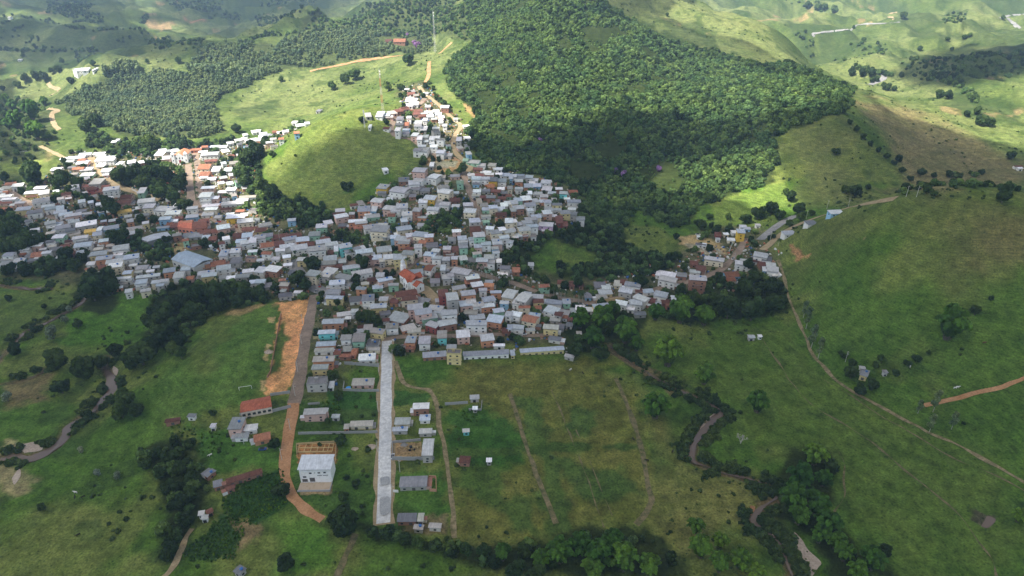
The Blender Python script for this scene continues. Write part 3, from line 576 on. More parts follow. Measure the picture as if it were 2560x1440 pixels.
for pp, m_ in [([(951, 1196), (972, 1193), (973, 1210), (962, 1214), (952, 1212)], mt_patch), ([(950, 1246), (963, 1243), (975, 1247), (973, 1284), (951, 1286)], mt_patch)]:
    patch_sheet('road_patch', pp, m_, .5, 'stained grey patch on the concrete road')
for pp, m_, lab in [([(1700, 1116), (1722, 1120), (1732, 1142), (1722, 1146)], mt_dirt, 'collapsed orange river bank'), ([(1876, 1264), (1888, 1268), (1884, 1288), (1877, 1284)], mt_dirt, 'small orange bank at the lower river bend'), ([(1750, 1070), (1760, 1058), (1768, 1066), (1752, 1086)], mt_sand, 'thin pale bank beside the river pool'), ([(1930, 1226), (1950, 1224), (1944, 1238), (1932, 1244)], mt_sand, 'little sandbank by the grove'),
    ([(284, 915), (296, 925), (290, 940), (281, 925)], mt_sand, 'pale bank right of the left river'), ([(50, 1112), (100, 1104), (104, 1126), (60, 1130)], mt_sand, 'pale eroded ground above the left river bend'), ([(30, 1196), (48, 1172), (52, 1190), (36, 1212)], mt_sand, 'bare sandy scar in the lower left pasture'), ([(180, 1050), (204, 1052), (196, 1064), (176, 1074)], mt_sand, 'pale bank under the left river bend')]:
    patch_sheet('bare_bank', pp, m_, .22, lab)
# ------------------------------------------------------------------ houses: roof centre, width, depth (quarter pixels inside a tile), slope of the front edge, wall, roof, storeys
TILES = {}
TILES['A'] = (0, 360, '''118 388 140 35 5 p o 1;175 405 132 36 6 w w 2;405 428 130 34 3 w w 2;332 475 180 34 4 y w 2;320 512 140 30 4 y r 1;440 478 120 50 8 c g 2;
60 430 110 30 3 c t 1;30 470 80 26 3 p w 1;62 512 130 34 3 w w 2;90 540 160 26 3 w w 2;120 560 180 22 2 w b 1;60 575 150 30 3 p r 1;200 578 120 26 3 p g 2;412 555 195 62 8 w g 2;
235 640 170 40 6 y b 2;215 658 150 30 5 n w 1;345 668 175 46 8 w G 2;30 640 60 26 3 p o 1;100 630 60 26 3 p o 1;480 610 150 36 8 c g 2;520 632 170 34 8 w b 2;600 640 90 60 9 p b 2;
545 600 110 20 5 k r 1;600 672 150 30 9 w b 2;655 690 160 34 9 w b 2;730 700 190 34 9 p g 2;760 720 170 30 9 g b 1;735 765 130 40 9 w g 2;810 660 120 26 5 g G 1;850 690 150 26 8 g g 1;
500 778 130 44 10 w g 2;590 785 90 30 8 w b 1;540 815 150 26 6 w w 1;625 822 180 44 10 w g 2;700 850 120 36 10 g G 2;860 790 240 52 9 g w 2;905 860 130 44 6 Y y 2;1000 838 60 50 4 w w 2;1110 828 175 44 9 b b 2;1340 838 190 40 9 c t 1;
970 890 110 44 8 c b 2;745 885 130 40 10 c t 1;800 925 180 40 8 w g 2;835 955 150 30 8 g G 1;590 915 130 50 3 n w 2;500 965 100 34 6 w G 2;550 972 80 32 6 g b 1;370 1000 110 40 4 p w 2;1035 955 115 42 8 P b 2;1100 1005 90 30 5 g t 1;
250 1040 110 44 5 w b 2;830 998 200 58 7 w b 2;650 1010 110 36 8 k r 1;465 1075 110 36 6 w g 2;390 1095 160 66 6 k o 1;300 1110 110 40 6 g G 1;90 1095 115 48 2 w b 2;60 1140 120 40 4 g g 1;190 1155 130 50 4 b g 1;
55 1185 120 56 5 w g 2;110 1230 130 50 8 w g 1;330 1150 110 40 5 g G 1;560 1040 130 40 6 g G 2;1010 1000 80 30 5 w w 1;800 1070 90 36 10 w b 2;775 1050 80 34 3 k r 1;985 1085 195 54 7 y g 2;1040 1130 190 44 7 P b 2;
910 1185 100 44 5 w w 1;1205 1030 185 60 8 w g 2;1185 1090 100 44 4 w w 1;1140 1165 190 46 8 c g 3;1150 1205 160 50 7 c w 3;1025 1220 80 50 6 k r 1;885 1240 80 26 5 y o 1;1275 1275 100 44 5 y b 2;1310 1120 175 52 8 w b 2;1200 1120 100 34 4 g b 1;
1340 1145 130 26 5 g t 1;1420 1225 130 50 4 w g 1;1230 1330 180 26 5 w w 2;1290 1352 90 40 4 w w 1;1480 1310 270 36 7 g g 2;1410 1370 130 50 6 w b 2;1560 1370 110 36 5 c g 2;1640 1355 100 34 4 w w 2;1420 1408 150 34 5 w G 1;1600 1400 90 34 5 g b 2;1220 1385 130 34 5 g t 1;1690 1255 140 50 8 P b 2;
1790 1300 120 80 6 w w 2;1860 1235 110 50 3 w b 2;1900 1330 90 44 4 p o 1;2060 1280 190 46 7 g g 2;2090 1300 170 44 6 y b 2;2240 1320 120 40 6 w g 1;2040 1170 130 60 8 P b 2;2180 1185 170 70 8 c o 1;2235 1225 165 60 8 w g 2;2240 1085 100 70 3 w b 2;2350 1060 110 50 3 w w 2;2380 1040 80 34 6 p r 1;2360 1155 110 70 3 g G 2;
2480 1260 130 40 6 c w 2;2320 1325 130 40 5 g w 1;2440 1310 190 40 5 g g 2;2530 1370 90 40 5 w b 2;2410 960 120 44 5 w b 2;2470 905 120 50 6 p b 2;2380 910 110 70 6 k r 1;2450 975 110 44 6 w g 2;2530 950 80 70 5 w w 2;2130 935 90 46 5 k r 1;1960 905 150 48 5 g G 1;2060 920 90 40 5 g b 1;2230 820 150 56 9 p b 2;
1900 895 160 50 10 w G 1;2050 870 120 46 8 p r 1;2150 860 90 50 8 p r 1;1770 800 160 50 8 k r 1;1870 790 130 80 6 o o 2;2000 800 160 90 6 o r 2;2040 765 120 60 6 p r 2;1650 735 130 40 4 b b 2;1920 715 140 34 5 b b 2;1740 755 90 34 4 w w 1;1700 792 70 34 4 p o 1;
1790 730 90 30 4 k r 1;1630 825 140 24 5 b b 1;1460 560 190 44 6 w g 3;1490 615 120 44 3 c g 3;1650 640 190 56 -4 w g 2;1730 680 170 44 3 c w 2;1420 700 160 34 8 g g 1;1240 665 170 40 10 y y 1;1270 520 130 50 4 p r 2;1250 570 150 50 3 p r 1;1110 440 180 40 6 w g 3;1000 460 90 40 4 k r 1;
890 410 150 34 3 p r 1;970 370 130 60 2 g t 2;665 490 110 34 6 p r 2;750 425 90 50 8 w g 2;1060 415 90 30 4 p r 1;925 440 110 30 3 r r 2;1420 460 80 60 4 n g 2;1920 630 120 30 4 w w 2;
990 88 130 22 3 w w 1;1010 108 110 18 3 w w 1;1060 128 190 30 3 w w 2;1050 150 210 30 3 w w 2;850 95 140 26 4 w w 1;760 128 190 24 3 w w 1;830 178 130 40 3 p w 1;865 243 130 32 3 w w 1;785 238 130 28 4 p o 1;875 298 150 34 3 n w 1;
568 243 115 36 3 w w 2;1080 252 125 44 3 w w 2;1085 292 110 34 3 p w 1;1010 208 90 30 3 w w 1;1200 188 62 32 0 w w 2;1225 222 50 24 0 w w 1;1315 172 95 32 6 w w 2;640 140 90 22 4 w w 1;700 165 90 26 4 c w 1;720 225 90 24 4 g G 1;820 150 90 24 3 p o 1;740 290 90 24 3 g t 1;
1600 90 100 40 2 c w 2;1660 130 100 40 4 p w 2;1620 60 90 30 4 w w 1;1700 60 80 30 3 g g 1;1760 55 100 30 3 w w 1;1840 45 70 30 3 w w 1;1560 160 80 30 3 g t 1;1960 48 130 24 3 o o 1;2050 20 70 22 3 p o 1;2030 70 100 20 3 c w 1;2100 90 190 40 3 w w 2;2150 18 110 20 3 w w 1;2230 22 90 26 3 w w 1;
2110 158 140 26 4 p r 1;2060 220 130 60 0 c o 1;2160 245 90 50 3 w w 1;2060 290 110 50 0 P o 1;2040 325 90 24 3 w w 1;2120 340 90 36 3 w w 1;2280 250 90 36 3 w w 1;2350 180 130 30 5 c t 1;2080 428 150 26 2 p w 2;2060 500 130 60 2 w w 3;2130 530 130 30 2 p w 2;
2060 560 110 26 2 w w 2;2310 445 110 30 2 w w 2;2230 470 110 30 2 p w 1;2330 582 260 36 5 w w 1;2110 605 190 34 3 w w 1;2420 555 130 30 4 c w 1;2110 640 140 30 2 c w 2;2480 520 190 24 3 w t 1;2080 690 130 40 3 w g 1;
2360 715 210 46 3 Y b 2;2440 700 90 36 5 Y g 2;2450 760 180 44 6 c g 2;2500 840 170 44 3 p r 1;2180 720 80 36 3 w g 1;2300 690 90 24 3 w w 1;2260 640 120 26 4 p r 1;2400 660 100 28 3 p o 1;
20 440 60 24 3 w w 1;60 470 60 22 3 o o 1;20 500 50 22 3 c w 1;150 600 120 22 3 g g 1;700 745 90 26 8 g g 1;560 860 120 30 8 w g 1;500 880 100 26 8 g t 1;640 880 110 30 9 g G 1;880 900 80 30 6 w w 1;700 960 120 30 8 p r 1;900 985 110 28 7 g g 1;
980 1040 110 30 7 g t 1;720 1090 80 30 7 p r 1;860 1120 90 30 7 g g 1;600 1120 90 30 5 w w 1;520 1010 90 28 6 w t 1;430 1040 80 26 6 g g 1;380 1130 80 26 4 w w 1;230 1090 80 26 5 k o 1;1080 1060 90 26 6 g t 1;1130 1110 90 26 6 w w 1;1250 1180 100 28 5 g g 1;1330 1200 90 28 5 w w 1;1380 1270 90 26 6 g t 1;1500 1260 90 26 6 w w 1;1560 1220 80 26 6 g g 1''')
TILES['B'] = (640, 360, '''40 920 130 50 4 w g 2;50 850 150 50 5 y r 1;110 905 130 40 6 n G 2;90 800 150 36 12 w t 1;10 745 60 30 4 w g 1;230 915 190 50 8 k r 1;370 905 190 44 10 k r 1;355 750 95 34 4 b b 2;120 1000 190 60 8 w o 1;240 985 120 60 5 k r 1;340 935 150 46 8 w b 2;465 945 150 50 6 P b 2;
545 990 90 50 6 k r 1;670 965 165 48 9 w b 2;755 990 140 46 9 w g 2;690 935 110 30 6 k r 1;430 1025 190 56 8 w g 2;310 1010 170 46 8 w g 2;240 1050 110 36 5 w w 2;605 1035 200 60 6 w g 3;585 890 125 54 3 n g 2;655 810 125 50 4 n g 2;720 775 100 40 10 c w 1;
840 655 110 34 5 k g 2;790 690 50 26 0 r r 1;850 710 150 46 10 p w 2;1050 590 70 60 10 w t 1;985 600 110 30 8 w r 1;1080 640 140 66 3 P b 2;1220 555 125 50 -6 p g 2;1270 420 115 48 -5 Y g 2;1440 450 170 62 -8 w g 2;1180 640 70 60 0 b b 1;
1010 760 190 36 3 P w 2;1050 775 140 36 6 P g 2;1170 710 150 44 5 n g 1;1120 690 80 30 3 w w 1;1150 820 170 46 8 w g 2;1240 840 180 66 -3 c g 3;1270 795 110 30 0 b g 1;1340 630 130 50 -5 p g 2;1460 615 130 50 3 w w 2;1400 650 110 40 0 w w 2;1510 690 120 44 3 w g 2;1610 650 90 40 -4 k g 3;
1480 835 170 44 8 c b 2;1580 380 125 46 3 w g 2;1630 350 110 36 -5 w g 2;1640 252 140 52 -3 p g 3;1480 350 120 46 3 k G 1;1700 345 110 44 -3 w w 1;1790 315 100 50 -10 w w 2;1860 320 80 30 0 g t 1;1590 425 150 50 -8 g G 1;1870 420 130 30 8 w t 2;1990 310 110 26 3 p G 1;
1995 478 80 26 2 g b 1;2040 375 80 40 2 n n 2;1895 465 130 50 -8 c w 3;1740 530 130 46 -4 Y g 2;1670 565 100 40 0 w w 2;1830 545 90 44 -6 w w 1;1890 590 110 44 -4 w g 2;1840 605 110 40 -3 k g 1;1770 640 130 36 -3 w g 2;1750 690 100 26 -6 w w 1;1690 450 110 36 0 g G 1;1990 550 110 40 3 k r 1;
1390 920 110 44 3 b b 2;1470 940 170 50 -5 p g 2;1570 900 160 46 6 p g 2;1640 895 150 50 -6 c b 2;1730 910 100 36 3 P b 2;1480 970 130 50 0 P g 2;1620 1015 90 44 3 w g 3;1540 1035 100 30 0 p r 1;1670 970 90 40 -3 p o 1;1760 1000 130 60 3 g G 1;
1300 910 80 40 3 g b 1;1280 1045 165 60 6 c g 2;1080 1065 190 46 8 w b 2;890 1010 140 50 10 t b 3;965 1050 190 50 10 w G 2;1040 1030 110 40 12 w w 1;800 1040 50 60 5 n w 2;745 1070 70 40 5 k r 1;1210 1125 110 50 4 p b 2;1330 1120 130 50 5 c b 2;1440 1120 150 60 4 y g 3;1520 1080 130 44 -4 c g 3;1130 1130 90 46 4 p r 2;
1260 1150 70 46 4 g t 2;740 1140 150 66 5 w b 2;720 1180 170 44 4 p t 2;860 1160 90 50 6 g g 1;820 1210 110 40 4 k r 1;950 1220 190 46 8 n g 2;1060 1275 230 50 10 w g 2;1240 1300 90 46 0 w g 2;1290 1345 170 40 12 p b 2;1160 1345 110 44 6 k r 1;1090 1385 90 34 6 y t 1;
740 1260 130 60 -8 c g 2;690 1300 130 50 -6 g t 2;570 1285 130 60 -8 c g 3;880 1320 160 50 -10 g g 2;810 1375 175 50 4 w b 2;900 1390 110 44 -6 w g 1;50 1250 110 60 -6 w w 2;170 1240 150 60 -8 k w 2;40 1365 110 44 0 w b 2;140 1400 130 50 8 g G 1;640 1290 80 30 0 k r 1;
2005 860 100 34 3 p w 2;2190 840 120 60 3 k r 2;2185 755 120 50 4 g b 3;2070 960 110 40 3 w w 2;2060 930 100 40 3 w b 2;2230 900 130 50 4 n g 3;2160 940 80 40 4 w b 2;1960 940 90 46 3 g G 1;1990 1040 80 60 3 k r 1;2070 1010 100 50 5 n b 2;2220 1010 90 46 3 p b 2;1910 1030 90 44 0 p g 2;1910 1070 90 40 3 k r 1;1940 1090 90 30 0 p g 1;
1800 1055 90 40 -6 g g 2;1740 1095 130 44 -6 p b 2;1810 1125 110 40 -4 w g 2;1900 1140 90 40 0 g g 2;1985 1130 75 40 0 P g 2;2070 1130 90 56 6 n g 1;2160 1150 100 46 0 g G 1;1600 1270 160 60 5 w b 2;1740 1230 80 70 -10 w o 2;1870 1230 60 60 0 g g 3;1900 1250 80 36 0 g g 1;
1820 1300 60 50 -3 r r 1;1790 1360 110 50 3 g G 1;1900 1320 90 50 4 g g 2;1945 1300 80 40 6 w g 2;2050 1265 200 60 -10 g g 2;2160 1320 150 56 8 k w 2;2030 1425 150 40 10 c g 2;2210 1395 130 50 8 k w 2;2330 1370 90 44 0 b b 1;2330 1400 110 40 -3 P P 2;2120 1370 80 46 5 k o 1;
2260 1150 130 50 0 p g 2;2350 1165 90 50 0 w g 2;2330 1120 110 46 0 w g 2;2430 1160 60 40 0 g w 2;2400 1070 80 36 3 w b 2;2390 1030 80 36 3 b g 2;2300 985 110 40 3 w b 2;2410 970 110 60 3 p b 2;2480 920 110 40 6 w b 2;2530 860 110 40 6 c g 2;2400 870 130 40 6 c b 2;2460 840 80 40 6 c w 2;
2120 595 110 40 2 g g 2;2140 660 130 44 -3 c w 2;2340 830 90 36 -3 w w 2;2230 560 60 60 3 c c 1;2280 600 90 36 3 c t 1;2300 640 90 40 0 n b 1;2370 620 100 40 3 c b 2;2450 640 90 40 3 w b 1;2480 600 80 40 3 w w 1;2300 710 110 24 3 w t 1;2450 690 120 36 4 k r 1;2530 760 90 50 0 c w 2;2300 765 80 30 3 n n 1;
2180 170 130 40 -4 n t 1;2100 150 60 30 -4 n n 1;2255 200 90 34 -3 w w 1;2220 240 100 26 -4 k r 1;2360 200 90 30 -3 c t 1;2420 240 100 24 -3 w w 1;2300 270 120 26 -3 w w 1;2150 300 80 26 3 w w 1;2230 300 110 26 -3 p r 1;2330 290 110 26 -3 p w 1;2200 335 100 34 0 w b 2;2290 335 110 34 0 w b 2;2370 345 100 50 0 Y G 2;2400 370 80 36 0 Y Y 1;
2460 355 100 40 0 w b 2;2350 410 80 40 0 P P 1;2200 385 80 34 0 b G 1;2210 460 90 34 0 w w 2;2300 455 90 30 0 g G 1;2400 460 110 30 -3 k r 1;2290 520 110 30 0 k r 1;2350 520 100 34 0 k G 2;2200 500 90 34 0 w t 1;2450 440 80 30 0 c w 1;2540 430 60 34 0 c t 2;2480 480 80 24 0 k G 1;2530 510 60 34 0 n r 1;2460 530 90 30 0 k r 1;
2520 580 90 40 0 w w 1;2400 560 90 30 0 g G 1;2490 300 110 30 0 w b 1;2550 320 40 50 0 b b 2;2430 290 80 24 0 w w 1;1620 50 90 36 -3 w G 2;1690 50 80 46 -3 w g 2;1780 12 80 34 0 w w 2;1850 70 90 40 -3 w b 2;1920 100 90 30 -3 g g 1;1660 12 90 20 0 w w 2;1290 245 60 34 8 w w 1;1760 195 50 50 0 g w 1''')
TILES['C'] = (1280, 360, '''80 305 100 26 -3 p b 2;85 330 100 30 0 p G 2;170 320 90 30 -3 w b 2;10 310 80 34 0 w w 2;20 345 60 34 0 p w 1;70 360 90 30 0 P w 2;165 410 100 40 0 P b 2;70 435 90 30 0 w g 2;250 405 90 36 0 b b 1;200 380 70 24 0 w w 1;340 370 110 36 -4 w g 2;230 350 70 30 -4 w w 1;
350 440 110 44 -4 g w 1;400 480 90 30 -4 g b 1;470 438 80 24 0 k w 2;515 480 90 34 -3 t w 2;550 538 70 20 0 c w 1;620 565 150 30 0 w b 2;600 640 90 30 -3 w w 1;255 485 110 34 0 w w 1;170 480 70 34 0 w w 2;320 510 90 36 0 p g 2;300 540 60 30 0 g b 1;420 545 60 24 0 w w 1;355 565 80 36 3 w b 2;280 565 80 34 3 P b 1;225 560 90 40 6 c w 1;
140 535 110 46 5 k w 2;60 550 90 36 5 n b 2;20 575 80 40 5 c w 2;180 595 120 40 5 w b 2;60 625 120 44 5 k g 2;10 650 60 40 5 k g 2;130 610 90 30 4 P g 1;450 595 110 30 0 y G 2;455 640 90 40 -3 w b 1;530 675 110 40 3 y g 2;610 690 90 40 -5 g G 2;370 645 90 40 5 w g 1;350 675 100 40 5 p w 2;300 700 80 46 5 P g 1;
685 735 100 44 -3 w g 2;20 760 60 40 5 c w 2;240 715 110 40 4 c b 2;190 740 130 40 6 g g 2;150 770 110 36 6 w b 2;340 795 160 50 -4 l g 2;470 745 80 90 0 r r 1;60 790 90 40 5 g g 1;200 810 130 40 3 w b 2;120 840 130 50 6 c g 2;10 850 60 40 5 y g 1;100 900 130 36 3 g b 1;30 915 70 40 5 k w 1;130 910 60 40 5 k r 1;530 790 60 60 0 k r 1;400 710 110 30 0 k w 1;
190 1195 65 40 0 w g 1;40 1250 90 60 0 k o 1;500 1375 100 50 -4 c r 1;600 1390 70 60 -4 k r 1;690 1395 60 50 0 k r 1;880 1400 130 60 0 g G 1;940 1420 100 60 0 g g 1;1060 1385 90 60 -6 c c 1;1110 1365 60 50 -6 r r 1;1210 1395 180 50 -8 w b 2;1540 1295 220 60 -10 w w 1;1560 1340 200 60 -12 w g 2;1700 1300 110 50 -6 k G 1;1830 1265 120 40 -5 w g 1;
1820 1180 90 50 -5 k r 1;1890 1235 110 70 -5 k r 1;2025 1140 220 44 -8 c g 2;1860 1330 190 60 -4 k w 4;2200 1295 170 60 3 b o 1;2170 1345 130 50 3 c o 1;2300 1180 150 50 -6 w w 2;2330 1160 110 36 -6 w w 2;2420 1150 120 50 -4 w r 1;2490 1100 160 60 -10 w g 2;2550 1140 110 50 -8 w G 1;2540 1240 80 60 -6 b w 1;2500 1190 80 50 0 k r 1;
1890 995 120 26 -8 w G 1;1925 1000 50 34 -8 w w 1;1865 915 34 16 0 w w 1;2060 895 70 50 -3 r r 1;2220 870 60 34 0 w w 1;2290 865 90 44 -3 Y b 3;2310 815 80 34 -3 w b 1;2350 835 80 30 -3 b b 1;2190 945 90 34 -4 c w 1;2060 940 50 24 0 w w 1;2140 890 60 26 0 c w 1;2460 800 60 20 0 w w 1''')
TILES['D'] = (640, 720, '''770 30 150 60 -2 w g 2;865 40 40 40 0 r r 1;785 85 185 40 -2 y b 2;290 60 150 50 8 g G 1;270 15 60 30 -5 g w 1;420 30 90 30 0 w w 1;990 105 130 60 6 w G 1;1120 90 140 70 4 w G 2;1275 100 100 44 0 c w 1;1160 165 180 40 -8 w w 1;1225 170 180 54 4 y b 2;880 250 160 50 8 w w 1;985 220 80 46 2 w g 2;920 290 70 30 3 g w 1;
770 325 235 52 2 P b 2;705 430 190 44 3 t b 2;800 450 50 60 0 t g 1;700 548 215 56 3 P b 1;900 485 120 56 2 w t 2;1030 485 140 100 2 n t 2;680 610 210 44 2 w t 1;820 630 80 70 0 n r 1;910 600 100 60 3 k t 1;985 630 60 80 -2 o o 1;890 665 130 40 0 k o 1;1170 545 130 80 0 g k 1;1180 600 130 30 0 c t 1;1110 680 190 70 4 w w 1;
675 700 235 60 2 P t 2;640 780 180 60 2 y g 2;740 810 50 60 -2 o o 1;610 920 210 80 3 g k 2;755 955 60 70 3 w w 1;1070 930 240 76 1 p t 1;1360 370 140 60 4 w t 2;1120 385 100 60 3 n t 2;1215 420 150 60 -8 y t 2;1035 420 110 50 3 g g 1;1050 380 80 40 8 P r 1;1290 240 120 44 8 g G 1;1430 285 190 100 -12 k g 1;1300 310 80 40 4 w r 1;
1500 45 240 70 8 y r 2;1530 90 190 60 6 c r 2;1390 120 90 60 -6 P r 1;1640 120 190 70 -10 g g 1;1590 180 170 60 5 p g 3;1670 225 190 70 8 p b 3;1730 275 180 60 10 n w 2;1800 190 160 60 -6 g g 2;1960 75 130 90 6 g g 4;1870 40 110 80 4 r r 3;1770 355 130 60 -18 r w 2;1850 225 150 50 -8 w b 2;1930 235 180 60 4 w g 3;1910 335 200 66 10 k g 2;
2120 40 160 60 6 P g 3;2100 145 150 60 6 p b 2;2150 120 110 60 4 w g 2;2220 155 130 54 6 w w 2;2325 100 140 56 10 w b 2;2315 165 150 44 6 P w 2;2425 215 120 50 8 n b 2;2150 230 150 60 -4 g t 1;2210 280 170 60 6 g b 1;2390 300 170 80 -8 P b 2;2540 50 130 100 -10 c g 2;2530 250 80 60 -6 w w 2;2205 340 230 60 0 w g 3;1860 455 110 90 2 t t 2;
1550 505 110 80 -2 P b 2;1685 510 130 90 2 w g 2;1540 590 100 30 0 k o 1;1520 385 170 60 14 P t 1;1580 415 150 50 3 c t 1;2070 450 150 80 4 p w 2;2310 485 150 80 6 P w 2;2500 415 100 60 4 k r 1;2430 560 130 30 0 w w 1;1980 630 150 50 -2 y k 3;1955 580 110 50 0 y g 3;1785 655 260 60 4 k b 1;2300 640 500 56 3 w b 1;2540 380 60 50 0 w b 2;
590 1225 250 66 3 p g 2;690 1210 70 40 2 p g 2;795 1270 90 40 0 g g 1;1055 1345 250 64 2 c t 1;905 1375 60 60 4 P t 1;1650 1170 180 70 2 k w 2;1690 1285 120 70 2 w b 1;1465 1320 170 80 1 c g 1;1440 1400 170 50 2 g b 1;2185 1080 105 50 3 g w 1;2190 1190 60 20 0 g w 1;2100 1415 80 30 4 t t 1;1695 1420 145 60 2 g g 1''')
TILES['E'] = (1280, 720, '''120 85 130 100 -14 g w 3;50 130 90 50 -10 w w 2;150 60 90 60 -6 w w 2;255 75 130 50 -3 w w 2;260 120 120 50 3 y r 2;310 125 110 60 -6 p w 1;420 130 180 50 -6 w b 2;545 125 90 60 0 n b 2;400 210 150 70 -16 w b 2;470 250 90 50 -10 g r 2;530 235 110 60 -10 p g 1;40 250 120 56 -10 w w 2;225 260 130 50 -8 w b 2;185 300 160 80 -12 c o 2;
60 380 130 50 -6 w b 2;390 380 170 56 -4 y t 2;230 365 140 30 -3 k G 1;490 375 80 60 -6 g G 1;575 355 80 40 -10 g G 1;430 495 140 50 -8 w G 1;670 440 60 40 0 g t 1;300 605 480 46 4 y b 1;575 670 110 34 -12 g w 1;5 640 30 60 4 y b 1;
870 180 130 60 4 Y b 2;965 165 120 60 4 Y b 2;1090 140 140 50 -10 w w 2;1240 135 140 60 -5 w b 2;1295 90 160 60 -22 w w 2;1380 110 130 60 -10 k r 1;1490 55 150 60 -12 w b 2;1455 145 90 44 -6 w b 1;1530 125 90 60 3 k r 1;1640 90 110 50 -4 g b 2;1560 160 60 40 0 o o 1;1430 185 120 40 4 k r 1;1750 140 30 20 0 w w 1;1190 190 90 50 -10 w w 1;
680 190 100 50 -3 w w 2;770 205 90 50 -3 w w 1;925 258 80 40 -3 b b 1;620 215 90 50 0 g g 1;1280 245 130 40 3 g G 1;760 65 80 60 0 b G 1;930 30 150 60 3 y w 1;1140 15 150 60 -10 g g 2;1270 10 90 40 3 p r 1;1360 20 120 40 3 w b 1;2395 475 80 36 -2 g b 1;2480 468 30 26 0 w w 1;895 75 120 50 3 w t 1;
580 300 60 40 0 k r 1;530 280 60 40 -3 w o 1''')
TILES['F'] = (640, 1080, '''1720 140 120 190 1 g w 2;1575 485 300 120 2 g g 1;1510 845 210 100 1 k G 1;1648 842 60 96 0 g t 1;1625 940 110 60 -5 g t 1;1790 925 140 60 -3 w t 1;2330 270 60 40 0 g w 1;2090 265 120 80 -3 k r 1;60 40 190 90 12 P o 1''')
TILES['G'] = (0, 720, '''1725 1310 170 44 8 k r 1;1915 1265 90 40 -3 w G 1;2130 1365 60 50 2 w w 1;2365 1345 150 130 1 p g 2;2510 1385 140 70 6 w w 1''')
TILES['GG'] = (0, 1080, '''2440 430 420 64 17 k r 1;2300 545 110 50 20 k r 1;2095 400 60 90 -30 k G 1;2175 505 110 80 15 k G 1;2010 800 50 40 10 w w 1;2045 840 80 34 8 w w 1;2090 780 90 40 25 k r 1;2395 1370 90 90 -30 g G 1;2415 25 150 60 2 w g 1''')
TILES['H'] = (640, 0, '''1510 885 50 16 0 w w 1;1560 905 70 22 3 p t 1;1550 930 80 24 3 k r 1;1600 945 60 24 3 p t 1;1540 975 80 24 0 w w 1;1590 985 70 22 0 p t 1;1520 1000 60 22 0 w w 1;1570 1010 80 24 0 p t 1;1530 1045 90 24 0 w w 1;1600 1030 60 30 0 w w 1;1700 925 60 18 -3 w g 1;
1480 1080 90 30 8 p r 1;1420 1100 90 30 8 k r 1;1360 1120 90 30 8 p t 1;1250 1120 80 30 0 w w 1;1235 1150 80 30 0 w g 1;1310 1140 70 30 0 g g 1;1330 1160 90 20 3 p t 1;1890 1060 90 30 0 k w 2;1720 1055 60 26 0 p w 1;1620 1100 100 26 3 p r 1;1680 1120 80 30 3 g t 1;1740 1110 70 26 3 w t 1;1800 1100 70 24 3 w w 1;
1600 1130 80 26 3 p r 1;1660 1150 80 24 3 k r 1;1740 1150 80 30 3 w w 1;1820 1130 70 30 3 w w 1;1850 1160 70 30 3 p w 1;1780 1180 70 24 3 k t 1;1440 1175 70 40 0 w G 2;1530 1165 54 26 0 w w 2;1440 1225 90 44 0 g G 1;1505 1235 60 40 0 p o 1;1620 1215 90 30 0 g g 1;1690 1190 50 26 0 w w 2;1620 1245 80 34 0 w w 2;1680 1280 70 40 0 g w 1;
1850 1215 50 24 0 w w 1;1890 1245 50 30 0 w w 2;1800 1272 80 24 0 w g 2;1310 1275 70 26 -3 w r 1;1420 1285 60 40 0 w w 3;1590 1340 70 34 -3 p w 2;1640 1370 60 50 0 w w 2;1700 1355 60 34 0 g g 2;1760 1375 60 36 0 w w 2;1815 1365 50 24 0 w w 1;1700 1400 60 30 0 g b 1;1760 1420 60 30 0 w w 1;1850 1190 50 24 0 w w 1;2000 1180 50 18 0 w w 1;2100 1250 70 18 3 w w 1;
2030 1385 60 40 0 g g 2;1120 1145 70 40 4 g g 1;1140 1255 30 30 0 w w 1;630 1100 50 20 -3 g G 1;1440 405 130 26 0 k o 1;1330 405 70 20 0 k r 1;
390 1215 60 26 0 w w 1;440 1245 100 24 5 w w 1;510 1225 60 24 5 w w 1;20 1300 60 24 3 w w 1;70 1330 90 30 5 w w 1;110 1345 90 24 5 w g 1;60 1360 80 24 5 c w 1;190 1310 60 22 3 p o 1;240 1320 70 22 6 w w 1;300 1305 80 22 8 w w 1;150 1350 70 22 5 w g 1;20 1390 60 30 3 w w 1;40 1420 70 20 3 o o 1;100 1385 60 22 3 w w 1''')
TILES['I'] = (0, 0, '''790 690 120 34 8 w g 2;860 690 70 26 3 w w 1;780 710 90 20 5 g g 1;950 688 12 24 0 w w 1;200 592 50 10 3 w w 1;100 168 30 8 0 w w 1;1140 1410 60 20 3 g w 1;1180 1390 40 20 3 w w 1;2450 1340 60 20 8 w w 1;2380 1395 80 24 8 w w 1;2480 1395 80 24 8 w w 1;2540 1385 60 24 8 w w 1;2300 1420 80 24 8 w w 1;2540 1310 60 24 8 w w 1;2440 1380 70 20 5 w w 1;2530 1425 70 20 5 w g 1''')
TILES['J'] = (1920, 360, '''680 672 150 40 2 b b 1;210 880 130 40 4 w b 1;430 778 110 40 4 w G 1;400 765 40 14 0 o o 1;30 1200 110 60 -6 g g 1;50 1245 130 60 -8 w g 2;80 1290 100 40 5 w w 1;2500 215 90 14 2 w r 1;2520 232 60 16 0 w w 1''')
TILES['K'] = (1920, 720, '''970 838 100 90 -18 y G 1;945 785 70 30 -6 w w 1;1175 825 45 20 0 g G 1''')
LINEAR = {'w': (.84, .83, .8), 'c': (.8, .71, .54), 'y': (.72, .6, .3), 'Y': (.75, .5, .07), 'p': (.66, .45, .38), 'P': (.62, .3, .17), 'n': (.35, .58, .42), 't': (.2, .62, .62), 'b': (.3, .5, .68), 'l': (.62, .45, .62), 'k': (.36, .19, .13), 'g': (.46, .44, .41), 'r': (.34, .09, .08), 'o': (.52, .22, .14)}
